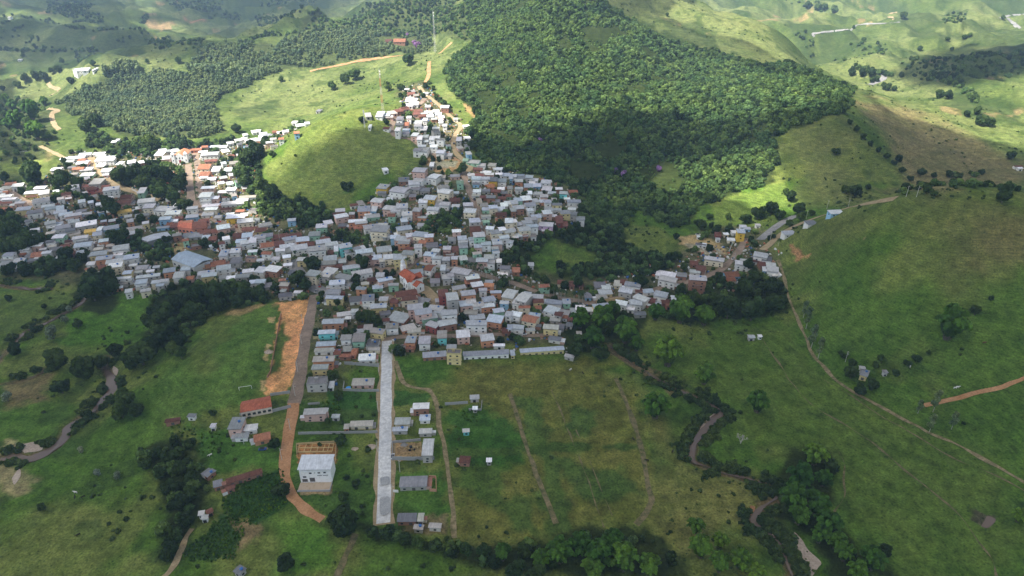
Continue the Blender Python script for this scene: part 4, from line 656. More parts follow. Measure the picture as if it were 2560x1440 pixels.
ROOFC = {'g': (.49, .5, .51), 'G': (.22, .22, .235), 'w': (.8, .81, .82), 'b': (.5, .55, .61), 'r': (.17, .08, .065), 'o': (.37, .17, .11), 'k': (.2, .19, .19), 't': (.48, .455, .41), 'n': (.35, .55, .42), 'c': (.6, .55, .45), 'y': (.6, .42, .12), 'Y': (.7, .46, .07), 'P': (.55, .26, .15)}
WNAME = {'w': 'white', 'c': 'cream', 'y': 'pale yellow', 'Y': 'bright yellow', 'p': 'pale pink', 'P': 'salmon', 'n': 'mint green', 't': 'turquoise', 'b': 'pale blue', 'l': 'lilac', 'k': 'bare brick', 'g': 'grey rendered', 'r': 'dark red', 'o': 'red orange'}
RNAME = {'g': 'grey sheet', 'G': 'dark grey', 'w': 'white sheet', 'b': 'bluish sheet', 'r': 'dark tiled', 'o': 'orange tiled', 'k': 'flat slab', 't': 'weathered grey', 'n': 'green', 'c': 'cream', 'y': 'ochre', 'Y': 'yellow', 'P': 'salmon'}
NUM = ['', 'one', 'two', 'three', 'four']

def facade_mat(name, kind):
    m, nt, b = new_mat(name, .8 if kind != 'sheet' else .5)
    at = N(nt, 'ShaderNodeAttribute', attribute_name='Col'); tc = N(nt, 'ShaderNodeTexCoord'); oi = N(nt, 'ShaderNodeObjectInfo'); ge = N(nt, 'ShaderNodeNewGeometry')
    if kind == 'wall':
        n = noise_node(nt, ge.outputs['Position'], .55, 5, .7); c = mul(nt, at.outputs['Color'], ramp(nt, n.outputs[0], [(.28, (.8, .77, .72)), (.5, (1.05, 1.05, 1.05))]).outputs[0])
    else:
        mp = N(nt, 'ShaderNodeMapping'); mp.inputs['Scale'].default_value = (1, .12, 1); nt.links.new(tc.outputs['Object'], mp.inputs[0])
        n = noise_node(nt, mp.outputs[0], 1.3, 5, .7)
        lo, hi = ((.72, .72, .74), (1.1, 1.1, 1.1)) if kind == 'sheet' else ((.55, .5, .5), (1.25, 1.2, 1.15))
        c = mul(nt, at.outputs['Color'], ramp(nt, n.outputs[0], [(.3, lo), (.7, hi)]).outputs[0])
        n2 = noise_node(nt, ge.outputs['Position'], .35, 4, .6); c = mul(nt, c, ramp(nt, n2.outputs[0], [(.3, .82), (.65, 1.1)]).outputs[0])
        w = N(nt, 'ShaderNodeTexWave'); w.inputs['Scale'].default_value = .9 if kind == 'sheet' else 2.2; w.bands_direction = 'X'; nt.links.new(tc.outputs['Object'], w.inputs[0])
        c = mul(nt, c, ramp(nt, w.outputs[0], [(.0, .86), (.6, 1.04)]).outputs[0], 1.0)
    nt.links.new(c, b.inputs['Base Color']); b.inputs['Specular IOR Level'].default_value = .35 if kind == 'sheet' else .15
    return m
mt_wall = facade_mat('painted_render', 'wall'); mt_sheet = facade_mat('roof_sheet', 'sheet'); mt_tile = facade_mat('roof_tile', 'tile')
mt_win, nt, b = new_mat('window_glass', .25); b.inputs['Base Color'].default_value = (.035, .04, .045, 1)
mt_door, nt, b = new_mat('metal_shutter', .6); b.inputs['Base Color'].default_value = (.12, .11, .105, 1)
mt_tank, nt, b = new_mat('water_tank_plastic', .5); b.inputs['Base Color'].default_value = (.05, .16, .42, 1)

BOXF = [(0, 3, 2, 1), (4, 5, 6, 7), (0, 1, 5, 4), (1, 2, 6, 5), (2, 3, 7, 6), (3, 0, 4, 7)]
def boxv(x0, x1, y0, y1, z0, z1): return [(x0, y0, z0), (x1, y0, z0), (x1, y1, z0), (x0, y1, z0), (x0, y0, z1), (x1, y0, z1), (x1, y1, z1), (x0, y1, z1)]
class MB:
    def __init__(s): s.v = []; s.f = []; s.c = []
    def add(s, v, f, c=(1, 1, 1)):
        k = len(s.v); s.v += [tuple(p) for p in v]; s.f += [tuple(i+k for i in q) for q in f]; s.c += [tuple(c)]*len(v); return s
    def box(s, x0, x1, y0, y1, z0, z1, c=(1, 1, 1)): return s.add(boxv(x0, x1, y0, y1, z0, z1), BOXF, c)
    def tube(s, p, q, r0, r1=None, n=6, c=(1, 1, 1)):
        r1 = r0 if r1 is None else r1; p = Vector(p); q = Vector(q); d = (q-p).normalized(); a = d.orthogonal().normalized(); b_ = d.cross(a)
        v = [p+a*(r0*math.cos(t))+b_*(r0*math.sin(t)) for t in [2*math.pi*i/n for i in range(n)]]+[q+a*(r1*math.cos(t))+b_*(r1*math.sin(t)) for t in [2*math.pi*i/n for i in range(n)]]
        return s.add(v, [(i, (i+1) % n, (i+1) % n+n, i+n) for i in range(n)]+[tuple(range(n))[::-1], tuple(range(n, 2*n))], c)
    def xf(s, k0, fn): s.v[k0:] = [tuple(fn(p)) for p in s.v[k0:]]
    def build(s, name, mat, parent=None, sm=False): return mesh_obj(name, s.v, s.f, mat, parent, s.c, sm)
def slab_gable(mb, hw, hd, z, rise, th, c, along='x'):
    """two shallow slopes with thickness; ridge runs along x"""
    pts = [(-hd, z), (0, z+rise), (hd, z), (hd, z-th), (0, z+rise-th), (-hd, z-th)]
    v = []
    for X in (-hw, hw):
        for (Y, Z) in pts: v.append((X, Y, Z) if along == 'x' else (Y, X, Z))
    f = [(0, 1, 7, 6), (1, 2, 8, 7), (2, 3, 9, 8), (3, 4, 10, 9), (4, 5, 11, 10), (5, 0, 6, 11), (5, 4, 1, 0), (4, 3, 2, 1), (6, 7, 10, 11), (7, 8, 9, 10)]
    mb.add(v, f, c)
def slab_shed(mb, hw, hd, z, rise, th, c):
    v = [(-hw, -hd, z-th), (hw, -hd, z-th), (hw, hd, z+rise-th), (-hw, hd, z+rise-th), (-hw, -hd, z), (hw, -hd, z), (hw, hd, z+rise), (-hw, hd, z+rise)]
    mb.add(v, BOXF, c)
def slab_hip(mb, hw, hd, z, rise, th, c):
    r = max(hw-hd, .01)
    v = [(-hw, -hd, z-th), (hw, -hd, z-th), (hw, hd, z-th), (-hw, hd, z-th), (-hw, -hd, z), (hw, -hd, z), (hw, hd, z), (-hw, hd, z), (-r, 0, z+rise), (r, 0, z+rise)]
    f = [(0, 3, 2, 1), (0, 1, 5, 4), (1, 2, 6, 5), (2, 3, 7, 6), (3, 0, 4, 7), (4, 5, 9, 8), (5, 6, 9), (6, 7, 8, 9), (7, 4, 8)]
    mb.add(v, f, c)

HS = []
for tn, (ox, oy, txt) in TILES.items():
    for s in txt.replace('\n', '').split(';'):
        if not s.strip(): continue
        p = s.split(); x, y, w, h, a = map(float, p[:5])
        HS.append(dict(px=ox+x/4, py=oy+y/4, w=w/4, h=h/4, a=a, W=p[5], R=p[6], s=int(p[7]), tile=tn))
def fill_rows():
    """smaller roofs between the measured ones, following the rows of the town"""
    g = random.Random(99); T = np.array(TOWN, float); veg = [np.array(A[k], float) for k in A if k.startswith(('belt', 'park', 'forest', 'euc'))]
    keep = [np.array(q, float) for q in ([(395, 600), (490, 600), (490, 640), (395, 640)], [(420, 620), (540, 615), (560, 680), (440, 680)], [(660, 420), (900, 290), (1060, 400), (850, 520), (700, 480)], [(330, 580), (440, 575), (440, 610), (340, 610)], [(730, 640), (810, 660), (860, 745), (740, 745)], [(860, 640), (990, 650), (1000, 690), (930, 685)], [(975, 670), (1065, 680), (1085, 760), (1000, 735)], [(1060, 385), (1165, 385), (1165, 430), (1060, 435)], [(1300, 600), (1500, 620), (1480, 745), (1280, 690)], [(400, 370), (500, 370), (510, 540), (440, 540)], [(1400, 690), (1560, 690), (1560, 745), (1400, 745)], [(1560, 560), (1960, 560), (1960, 760), (1560, 720)], [(640, 500), (850, 500), (850, 590), (700, 590)], [(560, 715), (1000, 735), (1000, 870), (1000, 870), (1000, 1400), (640, 1400)], [(985, 870), (1420, 845), (1420, 920), (985, 920)], [(0, 430), (80, 430), (90, 470), (0, 450)], [(60, 640), (230, 650), (300, 735), (0, 735), (0, 680)])]
    R = [np.array(px, float) for (_, px, *_r) in ROADS]; box = [(h['px'], h['py'], h['w'], h['h']+h['s']*3) for h in HS]; out = []
    for _ in range(8000):
        x, y = g.uniform(0, 1480), g.uniform(235, 850); s = .55+.5*(y-235)/600; w, hh = g.uniform(20, 34)*s, g.uniform(8, 12)*s
        if not in_poly(np.array([x]), np.array([y]), T)[0]: continue
        if any(in_poly(np.array([x]), np.array([y]), v)[0] for v in veg+keep): continue
        if any(abs(x-bx) < (w+bw)*.5 and abs(y+2-by) < (hh+5+bh)*.46 for bx, by, bw, bh in box): continue
        if any(seg_dist(np.array([x]), np.array([y]), [tuple(p) for p in L])[0] < 8+w*.26 for L in R): continue
        st = 1 if g.random() < .6 else 2; box.append((x, y, w, hh+st*3))
        a = 9 if x < 620 else (g.uniform(-6, 8)); out.append(dict(px=x, py=y, w=w, h=hh, a=a, W=g.choice('wwcpgkPnkwyb'), R=g.choice('gggwwbGtrok'), s=st, tile='X'))
    return out
HS += fill_rows(); print('houses', len(HS))
_px = np.array([h['px'] for h in HS]); _py = np.array([h['py'] for h in HS])
_lift = np.array([h['s']*2.75+.9 for h in HS]); HXq, HYq, HZq = hit(_px, _py, 3.0)
HX, HY, HZ = hit(_px, _py, 3.5)
for st in (2, 3, 4):
    m = np.array([h['s'] == st for h in HS]); a_, b_, c_ = hit(_px[m], _py[m], st*2.75+.8); HX[m], HY[m], HZ[m] = a_, b_, c_
for i, h in enumerate(HS):
    X, Y, Z = HX[i], HY[i], HZ[i]; t = math.radians(h['a'])
    ax, ay = at_z(h['px']-h['w']/2*math.cos(t), h['py']+h['w']/2*math.sin(t), Z); bx, by = at_z(h['px']+h['w']/2*math.cos(t), h['py']-h['w']/2*math.sin(t), Z)
    W = math.hypot(bx-ax, by-ay); rot = math.atan2(by-ay, bx-ax)
    _, y0 = at_z(h['px'], h['py']+h['h']/2, Z); _, y1 = at_z(h['px'], h['py']-h['h']/2, Z)
    if abs(rot) > .75: rot *= .75/abs(rot)
    D = min((y1-y0), 26)*1.0
    W = W*math.cos(rot*.5)
    W *= .93; D *= .9; W = min(max(W, 3.2), 60); D = min(max(D, 3.2), 24)
    h.update(x=float(X), y=float(Y), W=float(W) if False else h['W'], ww=float(W), dd=float(D), rot=float(rot), top=float(Z))
    g = [float(height(X+ux*W*.45, Y+uy*D*.45)) for ux in (-1, 0, 1) for uy in (-1, 0, 1)]
    h['g0'] = min(g); h['area'] = h['w']*h['h']
    h['r'] = random.Random(i*7+3)

def house_geo(h, small=False):
    """walls, roof and openings of one house about its own base"""
    r = h['r']; hw, hd = h['ww']/2, h['dd']/2; H = h['top']-h['g0']-.5
    wc = np.array(LINEAR[h['W']])*r.uniform(.92, 1.12); rc = np.array(ROOFC[h['R']])*r.choice([.62, .8, .95, 1, 1.12, 1.25])*np.array((1+r.uniform(-.05, .07), 1, 1+r.uniform(-.09, .03)))
    tiled = h['R'] in 'roYPyn'; body = MB(); roof = MB(); wins = []; posts = MB()
    ov = .5 if h['R'] != 'k' else .0; raised = (not tiled) and h['R'] != 'k' and H > 2.6 and r.random() < .78
    bh = H-((1.5 if h['s'] > 1 else .95) if raised else .35)
    iw, idp = hw-ov, hd-ov
    body.box(-iw, iw, -idp, idp, -3.5, bh, wc)
    if raised:   # open terrace below a raised sheet roof
        body.box(-iw-.001, iw+.001, -idp-.001, -idp+.15, bh, bh+.5, wc); body.box(-iw-.001, -iw+.15, -idp+.15, idp, bh, bh+.5, wc*.95); body.box(iw-.15, iw+.001, -idp+.15, idp, bh, bh+.5, wc*.95)
        body.box(-iw*.55, iw*.2, -idp*.1, idp*.7, bh, H-.3, wc*.9)
        for sx in (-1, 1):
            for sy in (-1, 1): posts.box(sx*iw-.12 if sx > 0 else -iw+.16, sx*iw+.0 if sx > 0 else -iw+.28, sy*(idp-.3)-.12, sy*(idp-.3)+.12, bh, H, (.4, .4, .4))
    if tiled:
        if r.random() < .35 and hw > hd*1.1: slab_hip(roof, hw, hd, H-.1, min(hw, hd)*.3, .18, rc)
        else: slab_gable(roof, hw, hd, H-.1, hd*.32, .16, rc)
        if roof: 
            zt = H-.25+hd*.28; body.add([(-iw, -idp, bh), (-iw, idp, bh), (-iw, 0, zt), (-iw+.2, -idp, bh), (-iw+.2, idp, bh), (-iw+.2, 0, zt)], [(0, 2, 1), (3, 4, 5), (0, 3, 5, 2), (2, 5, 4, 1)], wc)
            body.add([(iw-.2, -idp, bh), (iw-.2, idp, bh), (iw-.2, 0, zt), (iw, -idp, bh), (iw, idp, bh), (iw, 0, zt)], [(0, 2, 1), (3, 4, 5), (0, 3, 5, 2), (2, 5, 4, 1)], wc)
    elif h['R'] == 'k':
        for a_ in ((-hw, hw, -hd, -hd+.2), (-hw, hw, hd-.2, hd), (-hw, -hw+.2, -hd+.2, hd-.2), (hw-.2, hw, -hd+.2, hd-.2)): roof.box(*a_, H-.35, H+.55, wc*.8)
        roof.box(-hw+.2, hw-.2, -hd+.2, hd-.2, H-.35, H-.1, rc)
        if not small: roof.box(-hw*.3, hw*.1, hd*.1, hd*.6, H-.1, H+1.6, wc*.7)
    elif r.random() < .5: slab_shed(roof, hw, hd, H-.2, hd*.12, .1, rc)
    else: slab_gable(roof, hw, hd, H-.1, hd*.14, .1, rc, 'x')
    if not tiled and h['R'] != 'k' and r.random() < .35 and not small:   # one bay re-roofed in another shade
        x0 = r.uniform(-.6, .2)*hw
        roof.add([(x0, -hd*.98, H-.12), (x0+hw*.6, -hd*.98, H-.12), (x0+hw*.6, -hd*.98, H-.05), (x0, -hd*.98, H-.05)], [(0, 1, 2, 3)], rc*.8)
    # openings: front, left and right facade
    st = max(1, h['s']); fh = bh/st if st*3.4 > bh else 3.0
    for k in range(st):
        zc = bh-1.5-k*fh if bh-1.5-k*fh > 1.0 else 1.2
        n = max(1, int(iw*2/4.2))
        for q in range(n):
            xx = -iw+(q+.5)*2*iw/n+r.uniform(-.3, .3); g = (k == st-1 and r.random() < .4)
            wins.append((xx, -idp, zc-(.3 if g else 0), 1.3 if not g else 1.7, 1.05 if not g else 1.9, 0, g))
        side = 1 if h['x'] < 0 else -1
        m_ = max(1, int(idp*2/5.5))
        for q in range(m_): wins.append((side*iw, -idp+(q+.5)*2*idp/m_, zc, 1.2, 1.0, side, False))
    return body, roof, posts, wins, (mt_tile if tiled else mt_sheet), H
# one window, one door and one tank mesh are shared by all
def win_mesh(nm, mat, fc):
    mb = MB(); mb.box(-.5, .5, -.05, .04, -.5, .5, (1, 1, 1)); return mb
WIN_ME = mesh_obj('window', boxv(-.5, .5, -.05, .05, -.5, .5), BOXF, mt_win).data; bpy.data.objects.remove(bpy.data.objects['window'])
DOOR_ME = mesh_obj('door', boxv(-.5, .5, -.05, .05, -.5, .5), BOXF, mt_door).data; bpy.data.objects.remove(bpy.data.objects['door'])
SILL_ME = mesh_obj('sill', boxv(-.58, .58, -.12, .05, -.64, -.5), BOXF, mt_wall, None, [(.6, .6, .58)]*8).data; bpy.data.objects.remove(bpy.data.objects['sill'])
POST_ME = mesh_obj('terrace_post', boxv(0, .12, 0, .24, 0, 1), BOXF, mt_wall, None, [(.4, .4, .4)]*8).data; bpy.data.objects.remove(bpy.data.objects['terrace_post'])
_t = MB(); _t.tube((0, 0, 0), (0, 0, .9), .62, .8, 12); _t.tube((0, 0, .9), (0, 0, 1.12), .8, .15, 12); TANK_ME = _t.build('water_tank', mt_tank).data; bpy.data.objects.remove(bpy.data.objects['water_tank'])
def empty(name, loc, rz=0):
    o = bpy.data.objects.new(name, None); COL.objects.link(o); o.location = loc; o.rotation_euler = (0, 0, rz); o.empty_display_size = 1; return o

# zones used in the labels: named places one can find in the picture
ZONES = [((967, 870), 'at the concrete road head', 75), ((800, 850), 'by the earth strip', 90), ((1000, 1100), 'beside the pale concrete road', 200), ((790, 1030), 'right of the orange dirt road', 90), ((620, 1080), 'left of the orange dirt road', 130),
 ((1200, 870), 'behind the long low sheds', 110), ((1100, 770), 'below the church', 90), ((1030, 690), 'by the red roofed church', 60), ((930, 640), 'around the central plaza', 70), ((800, 690), 'by the paved square', 70),
 ((1260, 760), 'above the long sheds', 100), ((1480, 760), 'along the palm avenue east end', 110), ((1650, 740), 'at the eastern street end', 90), ((1830, 660), 'on the winding eastern street', 120), ((1980, 560), 'behind the round hill', 110),
 ((1380, 520), 'on the right edge of the spur', 100), ((1230, 470), 'right of the steep street', 75), ((1270, 580), 'low right on the spur', 80), ((1130, 620), 'on the slope above the church', 80), ((1040, 560), 'in the wooded spur middle', 80), ((1060, 460), 'upper left on the spur', 80),
 ((950, 500), 'at the foot of the grass hill', 80), ((870, 580), 'left below the spur', 80), ((720, 600), 'along the main street', 90), ((700, 690), 'left of the paved square', 80), ((560, 660), 'around the big blue warehouse', 90), ((560, 570), 'around the red brick barns', 80), ((390, 520), 'south of the tree park', 80),
 ((330, 690), 'low on the long street', 80), ((230, 600), 'midway on the long street', 80), ((110, 530), 'atop the long street', 90), ((60, 640), 'at the left edge of town', 90), ((200, 460), 'near the pale street', 90), ((230, 400), 'in the sunlit north-west rows', 90),
 ((430, 390), 'by the twin towered church', 60), ((530, 420), 'right of the palm boulevard', 80), ((540, 500), 'right of the boulevard foot', 70), ((690, 340), 'behind the grass hill', 90), ((1080, 340), 'in the hilltop cluster', 80), ((1050, 280), 'atop the hilltop cluster', 70), ((1020, 230), 'at the hilltop tip', 50),
 ((1180, 405), 'by the hilltop junction', 60), ((1010, 100), 'by the distant masts', 90), ((200, 175), 'in the far left valley', 200), ((2160, 950), 'in the right pasture', 150), ((1890, 840), 'alone on the right meadow', 60), ((2540, 420), 'at the far right edge', 100), ((1180, 1050), 'beside the meadow track', 90), ((520, 1280), 'by the maize patch', 90), ((1050, 1310), 'at the concrete road foot', 70), ((1350, 650), 'in the clearing by the avenue', 50), ((1740, 620), 'on the ochre earth yard', 50)]
def zone(px, py):
    best = None
    for (zx, zy), nm, rad in ZONES:
        d = math.hypot(px-zx, (py-zy)*1.3)/rad
        if best is None or d < best[0]: best = (d, nm)
    return best[1]
ORD = ['first', 'second', 'third', 'fourth', 'fifth', 'sixth', 'seventh', 'eighth', 'ninth', 'tenth', 'eleventh', 'twelfth']
def label_all(items, phrase, tail=''):
    """items: (object, px, py, look, zone); gives each a label of its own, counting from the left only where looks agree"""
    G = {}
    for it in items: G.setdefault((it[3], it[4]), []).append(it)
    for (look, z), L in G.items():
        L.sort(key=lambda t: t[1])
        for i, it in enumerate(L):
            n = len(L)
            if n == 1: lab = f'{look} {z}'
            elif i == 0: lab = f'leftmost {look} {z}'
            elif i == n-1: lab = f'rightmost {look} {z}'
            else: lab = f'{ORD[i]} from left {look} {z}'
            it[0]['label'] = lab
order = sorted(range(len(HS)), key=lambda i: -HS[i]['area'])
N_IND = 296
ind = set(order[:N_IND]); house_items = []; rest_w = MB(); rest_r = MB()
BIG = []
def place_mb(src, dst, h):
    c, s = math.cos(h['rot']), math.sin(h['rot']); k = len(dst.v)
    dst.v += [(h['x']+c*x-s*y, h['y']+s*x+c*y, h['g0']+z) for x, y, z in src.v]; dst.f += [tuple(i+k for i in f) for f in src.f]; dst.c += [tuple(q) for q in src.c]
n_leaf = 0
rest_all = MB(); rest_mats = []
for i, h in enumerate(HS):
    big = i in ind; body, roof, posts, wins, rm, H = house_geo(h, not big)
    if big:
        e = empty('house' if h['ww'] > 7 or h['s'] > 1 else 'small_house', (h['x'], h['y'], h['g0']), h['rot'])
        body.build('wall', mt_wall, e); rf = roof.build('roof', rm, e)
        for q in range(0, len(posts.v), 8):
            vs = posts.v[q:q+8]; o = bpy.data.objects.new('terrace_post', POST_ME); COL.objects.link(o); o.parent = e; o.location = vs[0]; o.scale = (1, 1, vs[4][2]-vs[0][2])
        rr_ = h['r']; a0 = rr_.random()
        if a0 < .4:      # lean-to against one side, roofed in another sheet
            sd = -1 if rr_.random() < .5 else 1; lw = rr_.uniform(1.6, 3.0); x0 = sd*(h['ww']/2-.5); z1 = min(2.7, H-.8); ly = h['dd']*rr_.uniform(.15, .4); l = MB(); xa, xb = sorted((x0+sd*.01, x0+sd*lw))
            l.box(xa, xb, -ly, ly, -3, z1-.12, np.array(LINEAR[rr_.choice('gkwcp')])); l.build('lean_to', mt_wall, e); l = MB(); l.box(xa-(.3 if sd < 0 else -.01), xb+(.3 if sd > 0 else -.01), -ly-.3, ly+.3, z1-.1, z1, np.array(ROOFC[rr_.choice('gtGwo')])); l.build('lean_to_roof', mt_sheet, e)
        if a0 > .6 and h['s'] >= 2:   # balcony over the street door
            bw = min(h['ww']*.35, 3.4); bz = H-3.9; y0 = -(h['dd']/2-.5); l = MB(); l.box(-bw, bw, y0-1.2, y0-.01, bz-.15, bz, (.55, .54, .52)); l.box(-bw, bw, y0-1.25, y0-1.18, bz, bz+.95, np.array(LINEAR[h['W']])*.95); l.build('balcony', mt_wall, e)
        keepw = wins if len(wins) < 9 else wins[:9]
        for (x, y, z, w_, h_, side, g) in keepw:
            o = bpy.data.objects.new('door' if g else 'window', DOOR_ME if g else WIN_ME); COL.objects.link(o); o.parent = e
            o.location = (x, y-.01, z) if side == 0 else (x+.01*side, y, z); o.scale = (w_, 1, h_); o.rotation_euler = (0, 0, 0 if side == 0 else side*math.pi/2)
        if h['r'].random() < .22 and h['R'] != 'o':
            o = bpy.data.objects.new('water_tank', TANK_ME); COL.objects.link(o); o.parent = e; o.location = (h['ww']*.15, h['dd']*.1, H-.12+h['dd']*.02)
        sz = 'long ' if h['ww'] > 26 else ''
        look = f"{NUM[h['s']]}-storey {sz}{WNAME[h['W']]} house with {RNAME[h['R']]} roof"
        tag(e, None, 'house', 'houses of the hill town'); house_items.append((e, h['px'], h['py'], look, zone(h['px'], h['py'])))
    else:
        k0 = len(rest_all.f); place_mb(body, rest_all, h); rest_mats += [0]*(len(rest_all.f)-k0)
        k0 = len(rest_all.f); place_mb(roof, rest_all, h); rest_mats += [2 if rm is mt_tile else 1]*(len(rest_all.f)-k0)
        wm = MB()
        for (x, y, z, w_, h_, side, g) in wins[:4]:
            if side == 0: wm.box(x-w_/2, x+w_/2, y-.06, y+.02, z-h_/2, z+h_/2, (.03, .03, .035))
        k0 = len(rest_all.f); place_mb(wm, rest_all, h); rest_mats += [0]*(len(rest_all.f)-k0)
label_all(house_items, 'house')
o = rest_all.build('small_houses', mt_wall); o.data.materials.append(mt_sheet); o.data.materials.append(mt_tile); o.data.polygons.foreach_set('material_index', rest_mats)
tag(o, 'smaller and farther houses packed between the larger ones of the town', 'houses', None, 'stuff')
# ------------------------------------------------------------------ buildings and works with shapes of their own
def frame(px, py, a=0.0, lift=0.0):
    X, Y, Z = hit(px, py, lift); X, Y, Z = float(X[0]), float(Y[0]), float(Z[0]); t = math.radians(a)
    ax, ay = at_z(px-20*math.cos(t), py+20*math.sin(t), Z); bx, by = at_z(px+20*math.cos(t), py-20*math.sin(t), Z)
    return X, Y, Z, math.atan2(by-ay, bx-ax), (Y*CP-(Z-CAM_H)*SP)/F
def win(e, x, y, z, w, h, rz=0, me=None, nm='window'):
    o = bpy.data.objects.new(nm, me or WIN_ME); COL.objects.link(o); o.parent = e; o.location = (x, y, z); o.scale = (w, 1, h); o.rotation_euler = (0, 0, rz); return o
WHT = (.9, .9, .89); RED = (.45, .13, .07)
def thing(name, px, py, a, label, cat, lift=0, dz=0, group=None):
    X, Y, Z, r, m = frame(px, py, a, lift); e = empty(name, (X, Y, float(height(X, Y))+dz), r); tag(e, label, cat, group); return e, m
# white house on the bend of the dirt road
e, m = thing('house', 792, 1206, 1, 'big three-storey white house with white sheet roof at the orange dirt road bend', 'house')
w = MB(); w.box(-8.2, 8.2, 0, 9, -2, 8.6, WHT); w.box(-1.2, .2, -.01, 0, 8.6, 9.6, WHT); w.box(-8.2, 8.2, .5, 9, 8.6, 9.3, (.25, .25, .25)); w.build('wall', mt_wall, e)  # dark grey band under the roof paints in the shade of the open gap
r_ = MB(); slab_shed(r_, 8.8, 5.2, 0, 1.0, .12, (.72, .75, .78)); r_.xf(0, lambda p: (p[0], p[1]+4.6, p[2]+9.6)); r_.build('roof', mt_sheet, e)
for x, z, ww_, hh in [(-2.5, 6.6, 1.3, .9), (2, 6.8, 1.3, .9), (5, 6.9, 1.3, .9), (-.2, 6.8, .7, .35), (2.2, 5, 2.4, .3), (5.2, 5, 2.6, .3), (-5.8, 4, 1.7, 1.0)]: win(e, x, -.03, z, ww_, hh)
win(e, -5.9, -.03, 1.6, 2.8, 1.9, 0, DOOR_ME, 'door'); win(e, -2, -.03, 2.0, 2.7, 2.7, 0, DOOR_ME, 'door')
y_ = MB(); y_.box(-8.6, 8.2, -6, -.1, -2.6, .12, (.5, .4, .3)); y_.build('yard_slab', mt_wall, e); y_ = MB(); y_.box(-8.7, 8.3, -6.3, -6.02, -2.8, .8, (.4, .4, .41)); y_.box(8.02, 8.3, -6.0, -.1, -2.8, .8, (.4, .4, .41)); y_.build('retaining_wall', mt_wall, e)
# central church: white walls, red roofs, slim white bell tower
ax_, ay_ = at_z(1006, 694, 14); bx_, by_ = at_z(1048, 722, 14)
X, Y, Z, r, m = frame(1030, 714, 0, 0); e = empty('church', (X, Y, Z), math.atan2(by_-ay_, bx_-ax_)); tag(e, 'white church with red tiled cross roof and slim white bell tower', 'church')
w = MB(); w.box(-10, 7, -4.5, 4.5, -3, 7.5, WHT); w.box(-1, 5, -7, 7, -3, 7.4, WHT); w.box(7, 12, -3.5, 3.5, -3, 5.2, WHT)
w.add([(-10, -4.5, 7.5), (-10, 4.5, 7.5), (-10, 0, 11)], [(0, 2, 1)], WHT); w.add([(-1, -7, 7.4), (5, -7, 7.4), (2, -7, 10.4)], [(0, 1, 2)], WHT); w.add([(12, -3.5, 5.2), (12, 3.5, 5.2), (12, 0, 7.6)], [(0, 1, 2)], WHT); w.build('wall', mt_wall, e)
r_ = MB(); slab_gable(r_, 8.8, 5, 7.5, 3.9, .2, RED); r_.xf(0, lambda p: (p[0]-1.6, p[1], p[2])); k0 = len(r_.v); slab_gable(r_, 7.2, 3.5, 7.45, 3.2, .2, RED, 'y'); r_.xf(k0, lambda p: (p[0]+2, p[1], p[2])); k0 = len(r_.v); slab_gable(r_, 2.7, 4, 5.25, 2.6, .2, RED); r_.xf(k0, lambda p: (p[0]+9.9, p[1], p[2])); r_.build('roof', mt_tile, e)
t_ = MB(); t_.box(-12.6, -9.4, -1.6, 1.6, -3, 14, WHT); t_.box(-12.9, -9.1, -1.9, 1.9, 9.4, 9.8, (.6, .6, .6)); t_.box(-12.2, -9.8, -1.2, 1.2, 14, 16.4, WHT); t_.add([(-12.5, -1.5, 16.4), (-9.5, -1.5, 16.4), (-9.5, 1.5, 16.4), (-12.5, 1.5, 16.4), (-11, 0, 19.5)], [(0, 1, 4), (1, 2, 4), (2, 3, 4), (3, 0, 4)], (.6, .62, .64)); t_.build('bell_tower', mt_wall, e)
for x in (-8, -5.6, -3.2): win(e, x, -4.53, 3.6, .8, 3.0)
for x in (.6, 3.4): win(e, x, -7.03, 3.6, .8, 3)
win(e, 9.5, -3.53, 2.6, .8, 2); win(e, 12.03, 0, 2.4, .9, 2.2, math.pi/2)
# old church with two small towers, front toward the valley
e, m = thing('church', 452, 409, 2, 'old white church with two low towers, orange roof and dark red door', 'church')
w = MB(); w.box(-6.5, 6.5, 0, 22, -2, 8.5, WHT); w.add([(-5, -.02, 8.5), (5, -.02, 8.5), (0, -.02, 12), (-5, .4, 8.5), (5, .4, 8.5), (0, .4, 12)], [(0, 1, 2), (3, 5, 4), (0, 2, 5, 3), (1, 4, 5, 2)], WHT); w.build('wall', mt_wall, e)
r_ = MB(); slab_gable(r_, 11.0, 7.2, 8.5, 3.0, .2, (.6, .27, .15), 'y'); r_.xf(0, lambda p: (p[0], p[1]+11.6, p[2])); r_.build('roof', mt_tile, e)
for s in (-1, 1):
    t_ = MB(); t_.box(s*7-1.8, s*7+1.8, -.6, 3, -2, 11.5, WHT); t_.add([(s*7-2, -.8, 11.5), (s*7+2, -.8, 11.5), (s*7+2, 3.2, 11.5), (s*7-2, 3.2, 11.5), (s*7, 1.2, 14)], [(0, 1, 4), (1, 2, 4), (2, 3, 4), (3, 0, 4)], WHT); t_.build('tower', mt_wall, e); win(e, s*7, -.63, 9.6, .9, 1.6); win(e, s*7, -.63, 4, .9, 1.6)
mt_red, nt_, b_ = new_mat('red_painted_door', .6); b_.inputs['Base Color'].default_value = (.28, .02, .03, 1)
d_ = MB(); d_.box(-1.2, 1.2, -.1, -.03, 0, 4.2); d_.build('door', mt_red, e)
for x in (-3.2, 0, 3.2): win(e, x, -.05, 6.4, 1.0, 1.9)
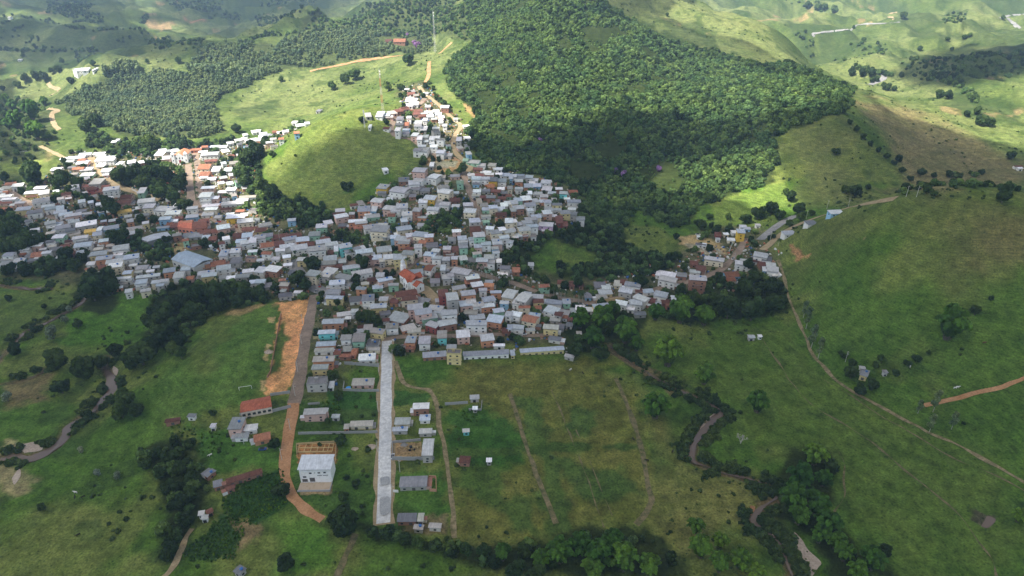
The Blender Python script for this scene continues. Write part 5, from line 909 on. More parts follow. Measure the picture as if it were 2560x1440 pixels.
# buildings given by the four corners of their roofs
def quad_building(name, corners, hgt, wc, rc, rise, label, cat, mat=None, openings=0, eave=.5):
    cx0 = sum(p[0] for p in corners)/4; cy0 = sum(p[1] for p in corners)/4; X, Y, Z = hit(cx0, cy0, hgt); X, Y, Z = float(X[0]), float(Y[0]), float(Z[0])
    P = [np.array(at_z(px, py, Z))-np.array([X, Y]) for px, py in corners]; e = empty(name, (X, Y, Z-hgt)); tag(e, label, cat)
    w = MB(); q = [p*.96 for p in P]; v = [(p[0], p[1], -4) for p in q]+[(p[0], p[1], hgt-.3) for p in q]; w.add(v, BOXF, wc); w.build('wall', mt_wall, e)
    m0 = (P[0]+P[3])/2; m1 = (P[1]+P[2])/2; rr_ = MB(); T = .15
    top = [(*P[0], hgt), (*P[1], hgt), (*m1, hgt+rise), (*m0, hgt+rise), (*P[2], hgt), (*P[3], hgt)]; v = top+[(x, y, z-T) for x, y, z in top]
    rr_.add(v, [(0, 1, 2, 3), (3, 2, 4, 5), (6, 9, 8, 7), (9, 11, 10, 8), (0, 6, 7, 1), (4, 10, 11, 5), (1, 7, 8, 2), (2, 8, 10, 4), (0, 3, 9, 6), (3, 5, 11, 9)], rc); rr_.build('roof', mat or mt_sheet, e)
    for k in range(openings):
        t = (k+.5)/openings; p = q[0]*(1-t)+q[1]*t; d = q[1]-q[0]; an = math.atan2(d[1], d[0]); n = np.array([d[1], -d[0]])/np.hypot(*d); win(e, p[0]+n[0]*.03, p[1]+n[1]*.03, hgt*.45, min(2.2, np.hypot(*d)/openings*.6), 1.6, an)
    return e
quad_building('warehouse', [(427, 648), (484, 669), (533, 648), (468, 626)], 7, (.55, .55, .52), (.38, .46, .54), 2.2, 'huge pale blue roofed warehouse in the left part of town', 'warehouse', None, 5)
quad_building('shed', [(349, 596), (368, 604), (430, 592), (418, 579)], 5, (.3, .3, .3), (.5, .52, .55), 1.0, 'long open grey sheet roofed shed left of the blue warehouse', 'shed', None, 4)
quad_building('barn', [(443, 568), (481, 572), (493, 556), (452, 551)], 6, (.62, .24, .16), (.5, .16, .1), 2, 'red orange brick hall with tiled roof in the left town', 'hall', mt_tile, 4)
quad_building('hall', [(600, 1032), (680, 1017), (676, 989), (604, 1004)], 4.5, (.7, .6, .5), (.46, .15, .09), 1.8, 'long red tiled house with white veranda left of the earth strip', 'house', mt_tile, 6)
# walls round yards
def wall_line(px, hgt, col, label, name='boundary_wall', thick=.25, cat='wall'):
    L = ground_line(px, 1); mb = MB()
    for (x0, y0), (x1, y1) in zip(L[:-1], L[1:]):
        n = max(1, int(math.hypot(x1-x0, y1-y0)/4)); d = math.hypot(x1-x0, y1-y0)+1e-6; nx, ny = -(y1-y0)/d*thick/2, (x1-x0)/d*thick/2
        for k in range(n):
            a, b_ = k/n, (k+1)/n; p = (x0+(x1-x0)*a, y0+(y1-y0)*a); q = (x0+(x1-x0)*b_, y0+(y1-y0)*b_); zp, zq = float(height(*p)), float(height(*q)); z0 = min(zp, zq)-.6; zt = (zp+zq)/2+hgt
            mb.add([(p[0]-nx, p[1]-ny, z0), (q[0]-nx, q[1]-ny, z0), (q[0]+nx, q[1]+ny, z0), (p[0]+nx, p[1]+ny, z0), (p[0]-nx, p[1]-ny, zt), (q[0]-nx, q[1]-ny, zt), (q[0]+nx, q[1]+ny, zt), (p[0]+nx, p[1]+ny, zt)], BOXF, col)
    o = mb.build(name, mt_wall); tag(o, label, cat, None, 'thing'); return o
GW = (.36, .36, .36); BW = (.36, .2, .13)
for px, h_, c_, lab in [
 ([(861, 911), (905, 914), (948, 917)], 2.4, GW, 'grey block wall behind the green lot above the lone grey house'), ([(861, 957), (858, 977), (905, 979), (948, 979)], 1.9, GW, 'grey wall in front of the lone house left of the concrete road'),
 ([(746, 1086), (800, 1085), (860, 1084), (944, 1082)], 1.8, GW, 'long low wall below the pink house and the cream roofed house'), ([(743, 1138), (741, 1112), (841, 1106), (839, 1156)], 1.2, (.5, .38, .2), 'low ochre wall round the house foundation'),
 ([(981, 1150), (1030, 1151), (1086, 1149)], 2.6, GW, 'grey block wall in front of the earth yard with machinery'), ([(981, 1152), (981, 1108), (1052, 1102)], 1.8, GW, 'grey wall at the back of the earth yard with machinery'),
 ([(983, 1230), (996, 1231)], 1.6, WHT, 'short white gate wall left of the large grey roofed building'), ([(1074, 1228), (1091, 1229), (1090, 1196), (1072, 1194)], 1.8, (.55, .3, .2), 'brick wall of the side yard of the large grey building'),
 ([(1112, 1013), (1170, 1009)], 2.0, GW, 'free standing grey wall by the meadow track'), ([(1172, 1026), (1203, 1027), (1205, 1005)], 1.6, GW, 'small grey enclosure right of the free standing wall'),
 ([(703, 786), (695, 830), (686, 880), (677, 930), (669, 945)], 1.6, BW, 'long brown brick wall between football field and earth strip'), ([(676, 990), (726, 983)], 2.0, GW, 'grey wall at the foot of the earth strip'),
 ([(600, 1040), (680, 1031), (728, 1019)], 2.2, GW, 'grey garden wall in front of the red tiled house'), ([(783, 848), (850, 844)], 2.0, (.6, .48, .25), 'ochre garden wall between the turquoise and the salmon house'),
 ([(988, 873), (1012, 866), (1013, 890)], 2.0, GW, 'grey wall round the plot right of the concrete road head'), ([(1050, 660), (1095, 669), (1140, 675), (1200, 692)], 2.0, (.6, .6, .58), 'white retaining wall along the palm avenue'),
 ([(1490, 757), (1530, 752), (1565, 748)], 2.4, (.66, .5, .28), 'cream wall in front of the yard at the end of the avenue'), ([(1823, 630), (1833, 605)], 1.8, (.5, .6, .55), 'pale fence beside the ochre earth yard'),
 ([(330, 475), (365, 492), (400, 512)], 1.6, (.6, .6, .58), 'pale wall below the tree park'), ([(955, 505), (975, 490), (992, 478)], 2.5, GW, 'grey retaining wall under the white apartment house at the hill foot'),
 ([(1143, 690), (1175, 700), (1240, 720)], 2.2, GW, 'grey wall behind the houses below the avenue'), ([(800, 1010), (770, 1012)], 1.4, GW, 'low wall below the terraced house on the street'),
 ([(1075, 395), (1130, 393), (1150, 404)], 1.2, (.5, .3, .2), 'low bank wall at the bare earth pitch')]: wall_line(px, h_, c_, lab)
# foundation, heap, machinery
X, Y, Z, r, m = frame(790, 1120, 1); e = MB()
for y in (-3.2, 0, 3.2): e.box(-9.5, 9.5, y-.15, y+.15, -.3, .5, (.6, .45, .22))
for x in (-9.5, -6, -2.5, 1.2, 4.5, 7, 9.5): e.box(x-.14, x+.14, -3.04, -.16, -.3, .49, (.6, .45, .22)); e.box(x-.14, x+.14, .16, 3.04, -.3, .49, (.6, .45, .22))
o = e.build('house_foundation', mt_wall); o.location = (X, Y, Z); o.rotation_euler = (0, 0, r); tag(o, 'ochre foundation walls of an unbuilt house on orange earth', 'foundation')
def heap(px, py, rad, h, mat, label, cat, col=None):
    X, Y, Z, r, m = frame(px, py); g = random.Random(int(px)); v = [(0, 0, h)]; f = []; n = 14
    for k, (rr_, zz) in enumerate([(.35, .8), (.7, .4), (1.05, -.1)]):
        for i in range(n): a = 6.283*i/n; q = rad*rr_*g.uniform(.85, 1.15); v.append((math.cos(a)*q, math.sin(a)*q*.8, h*zz*g.uniform(.85, 1.1)))
    for i in range(n):
        f.append((0, 1+i, 1+(i+1) % n))
        for k in range(2): f.append((1+k*n+i, 1+(k+1)*n+i, 1+(k+1)*n+(i+1) % n, 1+k*n+(i+1) % n))
    o = mesh_obj('heap', v, f, mat, None, None, True, (X, Y, Z)); tag(o, label, cat)
heap(1010, 1112, 2.2, 1.2, mt_asphalt, 'grey gravel heap in the earth yard', 'heap'); heap(662, 1121, 1.8, .8, mt_paledirt, 'small earth heap beside the tree left of the dirt road', 'heap'); heap(727, 749, 2.4, 1.6, mt_asphalt, 'grey gravel heap at the top of the orange earth strip', 'heap')
heap(887, 1122, 2, .8, mt_sand, 'pale rubble heap left of the concrete road', 'heap'); heap(928, 1117, 3, .9, mt_sand, 'pale sand heap at the concrete road edge', 'heap'); heap(672, 880, 3, 1.6, mt_sand, 'long pale earth heap on the football field edge', 'heap')
# masts
def mast(px, pb, top, label, wd=1.6, col=(.6, .6, .6), red=False):
    X, Y, Z, r, m = frame(px, pb); H = (pb-top)*m/math.cos(PITCH+math.atan((pb-720)/F)); e = empty('radio_mast', (X, Y, Z-.3)); tag(e, label, 'radio mast', 'radio masts'); l = MB(); n = max(4, int(H/3)); 
    def P_(i, k): t = k/n; s = wd*(1-.7*t); a = 2.0944*i+.5; return (math.cos(a)*s, math.sin(a)*s, H*t)
    for k in range(n):
        c = (.6, .2, .12) if red and (k//3) % 2 else col
        for i in range(3): l.tube(P_(i, k), P_(i, k+1), .11, .11, 4, c); l.tube(P_(i, k), P_((i+1) % 3, k+1), .06, .06, 4, c); l.tube(P_(i, k+1), P_((i+1) % 3, k+1), .05, .05, 4, c)
    l.build('lattice', mt_wall, e); a = MB(); a.tube((0, 0, H), (0, 0, H+3), .08, .04, 5, (.8, .8, .8)); a.build('antenna', mt_wall, e)
    for q, zz in enumerate((.97, .9)):
        d_ = MB(); d_.tube((.6, -.5, H*zz), (.6, -.9, H*zz), .7, .75, 10, (.85, .85, .85)); d_.build('dish', mt_wall, e)
mast(1088, 131, 36, 'tallest grey lattice mast at the forest edge', 2.2); mast(957, 277, 180, 'tall red and white lattice mast on the hill crest', 1.6, (.62, .55, .5), True); mast(912, 319, 276, 'short white mast beside the white hut on the hill', .9, (.75, .75, .75))
# poles along the streets
POLES = [(2113, 905), (754, 860), (745, 930), (738, 990), (726, 1075), (705, 1150), (757, 810), (1000, 1180), (982, 1240), (982, 900), (947, 930), (946, 1030), (944, 1130), (1215, 590), (1196, 545), (1178, 495), (1500, 763), (1580, 748), (1660, 728), (1760, 700), (1835, 655), (1925, 602), (1975, 560), (2015, 548), (2120, 518), (2067, 522), (1100, 660), (1250, 695), (700, 605), (600, 578), (900, 668), (610, 1110), (100, 520), (180, 572), (260, 628), (320, 672), (1040, 800), (1400, 745), (2265, 492), (2291, 492)]
pe = None; pitems = []
for k, (x, y) in enumerate(POLES):
    X, Y, Z, r, m = frame(x, y)
    if pe is None:
        t_ = MB(); t_.tube((0, 0, -.5), (0, 0, 8.5), .17, .11, 7, (.55, .54, .5)); pm = t_.build('pole_shaft', mt_wall).data; bpy.data.objects.remove(bpy.data.objects['pole_shaft']); t_ = MB(); t_.box(-1.0, 1.0, -.06, .06, 7.8, 7.95, (.35, .3, .25)); t_.box(-.06, .06, -1.5, -.12, 7.0, 7.1, (.5, .5, .5)); cm = t_.build('crossarm', mt_wall).data; bpy.data.objects.remove(bpy.data.objects['crossarm']); pe = 1
    e = empty('utility_pole', (X, Y, Z), (k*1.7) % 3.1); inst2 = [bpy.data.objects.new('shaft', pm), bpy.data.objects.new('crossarm', cm)]
    for o in inst2: COL.objects.link(o); o.parent = e
    tag(e, None, 'utility pole', 'utility poles along the streets'); pitems.append((e, x, y, 'concrete utility pole with crossarm', zone(x, y)))
label_all(pitems, 'pole')
# vehicles
def car_parts():
    b = MB(); prof = [(-2.1, .35), (-2.15, .8), (-1.9, .95), (-1.0, 1.0), (1.1, 1.0), (2.0, .85), (2.1, .35)]
    v = [(x, s*.85, z) for s in (-1, 1) for x, z in prof]; n = len(prof); b.add(v, [tuple(range(n))[::-1], tuple(range(n, 2*n))]+[(i, (i+1) % n, (i+1) % n+n, i+n) for i in range(n)], (1, 1, 1))
    c = MB(); prof = [(-1.7, .97), (-1.2, 1.45), (.4, 1.45), (1.1, 1.0)]; v = [(x, s*.74, z) for s in (-1, 1) for x, z in prof]; c.add(v, [(3, 2, 1, 0), (4, 5, 6, 7)]+[(i, (i+1) % 4, (i+1) % 4+4, i+4) for i in range(4)])
    w = MB(); w.tube((0, -.12, 0), (0, .12, 0), .33, .33, 12, (.03, .03, .03)); return b, c, w
CARC = {'white': (.75, .75, .75), 'silver': (.45, .46, .47), 'black': (.03, .03, .035), 'red': (.45, .03, .03), 'blue': (.05, .1, .3), 'yellow': (.75, .5, .05)}
cb, cc_, cw = car_parts(); CB = {}; om = cc_.build('cabin', mt_win).data; bpy.data.objects.remove(bpy.data.objects['cabin']); wm_ = cw.build('wheel', mt_wall).data; bpy.data.objects.remove(bpy.data.objects['wheel']); citems = []
for x, y, cn, a in [(1045, 814, 'white', -40), (1023, 796, 'black', -40), (942, 664, 'black', -5), (955, 668, 'silver', -5), (905, 660, 'white', -5), (1012, 724, 'black', 20), (800, 716, 'red', 80), (790, 730, 'silver', 80), (1310, 837, 'white', 0), (1295, 836, 'white', 0), (548, 555, 'red', -20), (575, 566, 'silver', -20), (620, 583, 'white', -20), (240, 604, 'white', -30), (150, 552, 'silver', -30), (285, 640, 'blue', -30), (1172, 455, 'white', -75), (1186, 500, 'black', -75), (1205, 553, 'silver', -75), (1600, 736, 'black', 10), (1452, 762, 'silver', -5), (1745, 588, 'white', -5), (262, 432, 'white', -60), (268, 444, 'silver', -60), (488, 400, 'white', -85), (495, 440, 'black', -85), (657, 1125, 'blue', 5), (1135, 360, 'black', 80), (1832, 648, 'white', 50), (982, 1143, 'white', 80)]:
    X, Y, Z, r, m = frame(x, y, a); e = empty('parked_car', (X, Y, Z+.16), r); tag(e, None, 'car', 'cars parked in the streets')
    if cn not in CB: q = MB(); q.v, q.f, q.c = cb.v, cb.f, [CARC[cn]]*len(cb.v); CB[cn] = q.build('car_body', mt_wall).data; bpy.data.objects.remove(bpy.data.objects['car_body'])
    for nm, me_, loc in [('body', CB[cn], (0, 0, 0)), ('cabin', om, (0, 0, 0))]+[('wheel', wm_, (sx*1.3, sy*.8, .33)) for sx in (-1, 1) for sy in (-1, 1)]:
        o = bpy.data.objects.new(nm, me_); COL.objects.link(o); o.parent = e; o.location = loc
    citems.append((e, x, y, cn+' parked car', zone(x, y)))
label_all(citems, 'car')
def digger(px, py, a, label, col):
    X, Y, Z, r, m = frame(px, py, a); e = empty('backhoe_loader', (X, Y, Z), r); tag(e, label, 'construction machine'); b = MB(); b.box(-1.6, 1.8, -.7, .7, .7, 1.5, col); b.box(.6, 2.2, -.55, .55, 1.5, 1.9, col); b.build('body', mt_wall, e)
    c = MB(); c.box(-1.1, .5, -.65, .65, 1.5, 2.7, (.1, .1, .1)); c.build('cab', mt_win, e); d = MB(); d.tube((-1.6, 0, 1.2), (-3.2, 0, 2.9), .16, .14, 6, col); d.tube((-3.2, 0, 2.9), (-4.2, 0, .9), .14, .1, 6, col); d.build('rear_arm', mt_wall, e); f = MB(); f.box(3.1, 3.6, -1, 1, .3, 1.0, col); f.tube((1.8, -.5, 1), (3.2, -.5, .7), .1, .1, 5, col); f.tube((1.8, .5, 1), (3.2, .5, .7), .1, .1, 5, col); f.build('bucket', mt_wall, e)
    for sx, rr_ in ((-1.2, .75), (1.5, .5)):
        for sy in (-.85, .85): w = MB(); w.tube((sx, sy-.2, rr_), (sx, sy+.2, rr_), rr_, rr_, 14, (.03, .03, .03)); w.build('wheel', mt_wall, e)
digger(1029, 1124, 12, 'sand coloured backhoe loader in the earth yard', (.45, .35, .18)); digger(524, 543, -15, 'bright yellow digger on the main street', (.8, .52, .04))
# football goal, tent, pool, cattle
def goal(px, py, label):
    X, Y, Z, r, m = frame(px, py, 8); e = empty('football_goal', (X, Y, Z), r); tag(e, label, 'goal'); f = MB()
    for q in ((-3.66, 3.66)): f.tube((q, 0, -.1), (q, 0, 2.44), .1, .1, 6, WHT); f.tube((q, 0, 2.44), (q, 1.2, 0), .05, .05, 5, WHT)
    f.tube((-3.66, 0, 2.44), (3.66, 0, 2.44), .1, .1, 6, WHT); f.build('frame', mt_wall, e)
goal(614, 974, 'white football goal at the near end of the grass field'); goal(60, 383, 'white goal on the far left pitch')
X, Y, Z, r, m = frame(442, 520); t_ = MB(); t_.add([(-3, -3, 2.4), (3, -3, 2.4), (3, 3, 2.4), (-3, 3, 2.4), (0, 0, 5.2)], [(0, 1, 4), (1, 2, 4), (2, 3, 4), (3, 0, 4), (3, 2, 1, 0)], (.85, .85, .86))
for sx in (-1, 1):
    for sy in (-1, 1): t_.tube((sx*2.9, sy*2.9, 0), (sx*2.9, sy*2.9, 2.45), .05, .05, 5)
o = t_.build('canopy_tent', mt_wall); o.location = (X, Y, Z); tag(o, 'white pointed canopy tent below the tree park', 'tent')
mt_pool, nt_, b_ = new_mat('pool_water', .1); b_.inputs['Base Color'].default_value = (.05, .3, .7, 1)
X, Y, Z, r, m = frame(871, 971); e = empty('paddling_pool', (X, Y, Z)); tag(e, 'small round blue pool before the lone grey roofed house', 'pool'); t_ = MB(); t_.tube((0, 0, -.2), (0, 0, .55), 1.6, 1.6, 18, (.1, .3, .6)); t_.build('rim', mt_wall, e); t_ = MB(); t_.tube((0, 0, .5), (0, 0, .57), 1.45, 1.45, 18); t_.build('water', mt_pool, e)
def cow_me(col):
    b = MB(); rings = [(-1.15, .9, .12, .1), (-.95, 1.1, .3, .32), (-.2, 1.05, .36, .38), (.5, 1.12, .33, .36), (.85, 1.3, .2, .24), (1.1, 1.42, .15, .17), (1.35, 1.3, .15, .16), (1.65, 1.1, .09, .1)]; n = 8; v = []
    for x, z, ry, rz_ in rings: v += [(x, math.cos(6.283*i/n)*ry, z+math.sin(6.283*i/n)*rz_) for i in range(n)]
    f = [(k*n+i, k*n+(i+1) % n, (k+1)*n+(i+1) % n, (k+1)*n+i) for k in range(len(rings)-1) for i in range(n)]+[tuple(range(n))[::-1], tuple(range((len(rings)-1)*n, len(rings)*n))]; b.add(v, f, col)
    for x in (-.85, .55):
        for s in (-.2, .2): b.tube((x, s, .95), (x-.06, s, .5), .15, .08, 6, col); b.tube((x-.06, s, .52), (x, s, 0), .08, .06, 6, col)
    o = b.build('cow', mt_wall, None, True); m_ = o.data; bpy.data.objects.remove(o); return m_
CWM = {'white': cow_me((.75, .73, .7)), 'black': cow_me((.03, .025, .02)), 'brown': cow_me((.16, .08, .04))}; ci = []
for x, y, c, lab in [(1426, 926, 'white', 'white cow grazing below the small grey shed'), (1457, 935, 'black', 'black cow grazing at the top of the meadow'), (2275, 918, 'white', 'white cow beside the bushes right of the farmhouse'), (2388, 972, 'white', 'upper white cow above the orange farm road'), (2394, 970, 'white', 'right white cow above the orange farm road'), (189, 1233, 'white', 'white cow alone in the lower left pasture'), (188, 1245, 'black', 'black cow left of the pair in the lower left pasture'), (208, 1245, 'black', 'black cow right of the pair in the lower left pasture'), (196, 1340, 'black', 'black cow lowest in the lower left pasture'), (1681, 1131, 'black', 'black cow by the orange river bank'), (1583, 1100, 'black', 'black cow left of the eroded path'), (1617, 1153, 'black', 'black cow on the eroded path'), (2460, 859, 'brown', 'brown cow on the right slope'), (526, 1140, 'white', 'white cow in the yard near the small sheds'), (1704, 1149, 'brown', 'brown cow near the river bank')]:
    X, Y, Z, r, m = frame(x, y); o = bpy.data.objects.new('cow', CWM[c]); COL.objects.link(o); o.location = (X, Y, Z); o.rotation_euler = (0, 0, (x*7) % 6); tag(o, lab, 'cow', 'cattle on the pastures')
# ------------------------------------------------------------------ vegetation
def leaf_mat(name, c1, c2, c3, hue=1.0, trans=.25):
    m, nt, b = new_mat(name, .7); at = N(nt, 'ShaderNodeAttribute', attribute_name='Col'); oi = N(nt, 'ShaderNodeObjectInfo'); ge = N(nt, 'ShaderNodeNewGeometry')
    r = ramp(nt, oi.outputs['Random'], [(0, c1), (.55, c2), (1, c3)]); c = mul(nt, r.outputs[0], at.outputs['Color'])
    n = noise_node(nt, ge.outputs['Position'], .035, 4, .6); c = mul(nt, c, ramp(nt, n.outputs[0], [(.36, (.66, .76, .85)), (.64, (1.32, 1.18, .98))]).outputs[0])
    nt.links.new(c, b.inputs['Base Color']); b.inputs['Specular IOR Level'].default_value = .2
    tl = N(nt, 'ShaderNodeBsdfTranslucent'); nt.links.new(mul(nt, c, (1.2, 1.25, .7)), tl.inputs[0]); mx = N(nt, 'ShaderNodeMixShader'); mx.inputs[0].default_value = trans
    out = nt.nodes['Material Output']; nt.links.new(b.outputs[0], mx.inputs[1]); nt.links.new(tl.outputs[0], mx.inputs[2]); nt.links.new(mx.outputs[0], out.inputs[0]); return m
mt_leaf = leaf_mat('foliage', (.038, .072, .02), (.06, .11, .026), (.1, .155, .035))
mt_leaf_dark = leaf_mat('dark_foliage', (.025, .05, .016), (.038, .072, .02), (.055, .095, .024))
mt_forest = leaf_mat('forest_foliage', (.075, .135, .042), (.1, .175, .05), (.135, .21, .065))
mt_bamboo = leaf_mat('bamboo_foliage', (.045, .115, .015), (.07, .155, .018), (.13, .23, .025))
mt_euc = leaf_mat('eucalyptus_foliage', (.12, .175, .085), (.155, .215, .1), (.19, .25, .12))
mt_palm = leaf_mat('palm_foliage', (.04, .075, .02), (.05, .09, .025), (.07, .11, .03))
mt_silver = leaf_mat('silver_foliage', (.16, .2, .13), (.2, .24, .17), (.24, .28, .2))
mt_violet = leaf_mat('violet_blossom', (.2, .12, .3), (.26, .15, .38), (.3, .2, .42))
mt_shrub = leaf_mat('shrub_foliage', (.04, .075, .022), (.065, .11, .03), (.1, .15, .045))
mt_bark = surf_mat('bark', (.1, .08, .06), (.2, .17, .13), 1.5); mt_pale = surf_mat('pale_bark', (.38, .36, .32), (.55, .52, .47), 1.5)

def rot_quads(P, Nrm, size, g, stretch=1.0):
    n = len(P); a = np.cross(Nrm, g.normal(size=(n, 3))); a /= np.linalg.norm(a, axis=1)[:, None]+1e-9; b = np.cross(Nrm, a); s = size[:, None]
    a = a*s; b = b*s*stretch; bend = Nrm*s*.25
    V = np.stack([P-a-b-bend, P+a-b, P+a+b-bend, P-a+b], 1).reshape(-1, 3); F_ = np.arange(4*n).reshape(-1, 4); return V, F_
def ico(r=1.0):
    p = (1+5**.5)/2; v = np.array([(-1, p, 0), (1, p, 0), (-1, -p, 0), (1, -p, 0), (0, -1, p), (0, 1, p), (0, -1, -p), (0, 1, -p), (p, 0, -1), (p, 0, 1), (-p, 0, -1), (-p, 0, 1)], float)
    v /= np.linalg.norm(v[0]); f = [(0, 11, 5), (0, 5, 1), (0, 1, 7), (0, 7, 10), (0, 10, 11), (1, 5, 9), (5, 11, 4), (11, 10, 2), (10, 7, 6), (7, 1, 8), (3, 9, 4), (3, 4, 2), (3, 2, 6), (3, 6, 8), (3, 8, 9), (4, 9, 5), (2, 4, 11), (6, 2, 10), (8, 6, 7), (9, 8, 1)]
    return v*r, np.array(f)
def crown_mesh(name, mat, seed, lobes=12, leaves=500, leaf=.13, rx=1.0, rz=.7, zc=1.05, lobe_r=(.3, .5), core=.86, tall=None):
    g = np.random.default_rng(seed); C_ = []; R_ = []
    for k in range(lobes):
        if tall: z = g.uniform(*tall); a = g.uniform(0, 6.28); q = rx*g.uniform(.0, .6)*(1.1-(z-tall[0])/(tall[1]-tall[0])*.6); c = (q*math.cos(a), q*math.sin(a), z)
        else:
            d = g.normal(size=3); d /= np.linalg.norm(d); rr_ = g.uniform(.25, .68); c = (d[0]*rr_*rx, d[1]*rr_*rx, zc+d[2]*rr_*rz)
        C_.append(c); R_.append(g.uniform(*lobe_r)*(rx if tall else 1))
    C_ = np.array(C_); R_ = np.array(R_)
    n = leaves*2; li = g.choice(lobes, n, p=R_**2/np.sum(R_**2)); d = g.normal(size=(n, 3)); d /= np.linalg.norm(d, axis=1)[:, None]
    P = C_[li]+d*(R_[li]*g.uniform(.88, 1.1, n))[:, None]
    ins = np.zeros(n, bool)
    for k in range(lobes): ins |= (np.linalg.norm(P-C_[k], axis=1) < R_[k]*.9) & (li != k)
    ok = np.where(~ins)[0][:leaves]; P = P[ok]; d = d[ok]; li = li[ok]
    nn = d+g.normal(size=d.shape)*.45; nn /= np.linalg.norm(nn, axis=1)[:, None]
    V, F_ = rot_quads(P, nn, leaf*g.uniform(.6, 1.3, len(P)), g)
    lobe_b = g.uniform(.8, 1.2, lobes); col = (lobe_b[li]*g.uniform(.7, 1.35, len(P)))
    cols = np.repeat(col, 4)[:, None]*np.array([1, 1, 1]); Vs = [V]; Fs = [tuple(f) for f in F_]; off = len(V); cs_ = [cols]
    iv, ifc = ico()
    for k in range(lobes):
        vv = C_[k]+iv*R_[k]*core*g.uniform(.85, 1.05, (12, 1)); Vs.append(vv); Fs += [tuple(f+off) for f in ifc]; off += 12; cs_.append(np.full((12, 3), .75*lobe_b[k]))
    me = bpy.data.meshes.new(name); me.from_pydata(np.concatenate(Vs).tolist(), [], [tuple(int(q) for q in f) for f in Fs]); me.update(); set_cols(me, np.concatenate(cs_)); me.materials.append(mat)
    return me
def bamboo_mesh(name, mat, seed, plumes=50, per=110, H=1.8):
    g = np.random.default_rng(seed); P = []; D = []; S = []; Cc = []; culm = MB()
    for k in range(plumes):
        a = g.uniform(0, 6.28); R = math.sqrt(g.uniform(.02, 1))*.92; h = H*g.uniform(.75, 1.08)*(1.08-.38*R*R); w = g.uniform(.14, .2); bc = g.uniform(.7, 1.35)
        dx, dy = math.cos(a), math.sin(a); b0 = (dx*R*.2, dy*R*.2)
        def pt(t): return np.array([b0[0]+dx*R*(.8*t**1.7), b0[1]+dy*R*(.8*t**1.7), h*(1-(1-t)**1.9)-.22*h*max(0, t-.8)*5*R])
        for q in range(3): culm.tube(pt(q*.2), pt(q*.2+.2), .014, .011, 4, (.6, .6, .4))
        t = g.uniform(.1, 1.0, per)**.8
        for tt in t:
            c = pt(tt); rad = w*math.sin(math.pi*min(1, max(0.08, (tt-.02)/1.0)))**.6; d = g.normal(size=3); d /= np.linalg.norm(d)+1e-9
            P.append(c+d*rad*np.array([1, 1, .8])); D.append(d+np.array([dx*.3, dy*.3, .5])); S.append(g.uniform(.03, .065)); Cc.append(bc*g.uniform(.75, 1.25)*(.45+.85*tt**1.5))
    P = np.array(P); D = np.array(D); D /= np.linalg.norm(D, axis=1)[:, None]
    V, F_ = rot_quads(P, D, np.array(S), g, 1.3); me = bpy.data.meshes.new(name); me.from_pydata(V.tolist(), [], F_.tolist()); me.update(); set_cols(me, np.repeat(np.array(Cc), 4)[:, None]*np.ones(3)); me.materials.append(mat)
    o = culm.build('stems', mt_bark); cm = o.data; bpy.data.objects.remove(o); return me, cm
def palm_mesh(seed, h=3.6, nf=13):
    g = np.random.default_rng(seed); fr = MB()
    for k in range(nf):
        a = k*2*math.pi/nf+g.uniform(-.15, .15); up = g.uniform(.25, .9); pts = []
        for i in range(7):
            t = i/6; pts.append((math.cos(a)*t, math.sin(a)*t, h+up*t*.8-1.15*t*t*(1.1-up*.3)))
        for i in range(6):
            wd = .16*math.sin(math.pi*(i+.6)/7)+.02; wd2 = .16*math.sin(math.pi*(i+1.6)/7.2)+.01; p, q = pts[i], pts[i+1]; n = (-math.sin(a), math.cos(a))
            for s in (-1, 1): fr.add([p, q, (q[0]+s*n[0]*wd2, q[1]+s*n[1]*wd2, q[2]-wd2*.7), (p[0]+s*n[0]*wd, p[1]+s*n[1]*wd, p[2]-wd*.7)], [(0, 1, 2, 3)], (1, 1, 1) if s > 0 else (.8, .8, .8))
    o = fr.build('fronds', mt_palm); fm = o.data; bpy.data.objects.remove(o)
    t = MB(); t.tube((0, 0, -.3), (.03, 0, h*.5), .085, .07, 7); t.tube((.03, 0, h*.5), (0, 0, h), .07, .05, 7); o = t.build('trunk', mt_pale); tm = o.data; bpy.data.objects.remove(o); return fm, tm
def trunk_mesh(name, mat, seed, r=.09, h=.9, n=4, spread=.5):
    g = np.random.default_rng(seed); t = MB(); t.tube((0, 0, -.4), (0, 0, h*.55), r, r*.75, 7)
    for k in range(n):
        a = k*6.28/n+g.uniform(-.4, .4); s = spread*g.uniform(.6, 1.1); e = (math.cos(a)*s, math.sin(a)*s, h*g.uniform(.95, 1.3)); t.tube((0, 0, h*.5), e, r*.55, r*.2, 5)
    o = t.build('trunk', mat); m = o.data; bpy.data.objects.remove(o); return m
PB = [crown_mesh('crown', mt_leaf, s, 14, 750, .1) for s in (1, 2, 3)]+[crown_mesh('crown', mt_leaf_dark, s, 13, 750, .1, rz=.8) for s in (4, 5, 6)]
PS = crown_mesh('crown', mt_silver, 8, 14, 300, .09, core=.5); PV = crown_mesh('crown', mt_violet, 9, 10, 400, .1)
PE = [crown_mesh('crown', mt_euc, s, 12, 420, .1, rx=.9, zc=2, tall=(1.3, 3.6), lobe_r=(.24, .42), core=.7) for s in (11, 12)]
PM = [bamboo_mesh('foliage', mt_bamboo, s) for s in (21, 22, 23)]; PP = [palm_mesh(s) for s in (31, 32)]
TB = [trunk_mesh('trunk', mt_bark, s) for s in (1, 2)]; TE = trunk_mesh('trunk', mt_pale, 3, .05, 3.0, 5, .3)

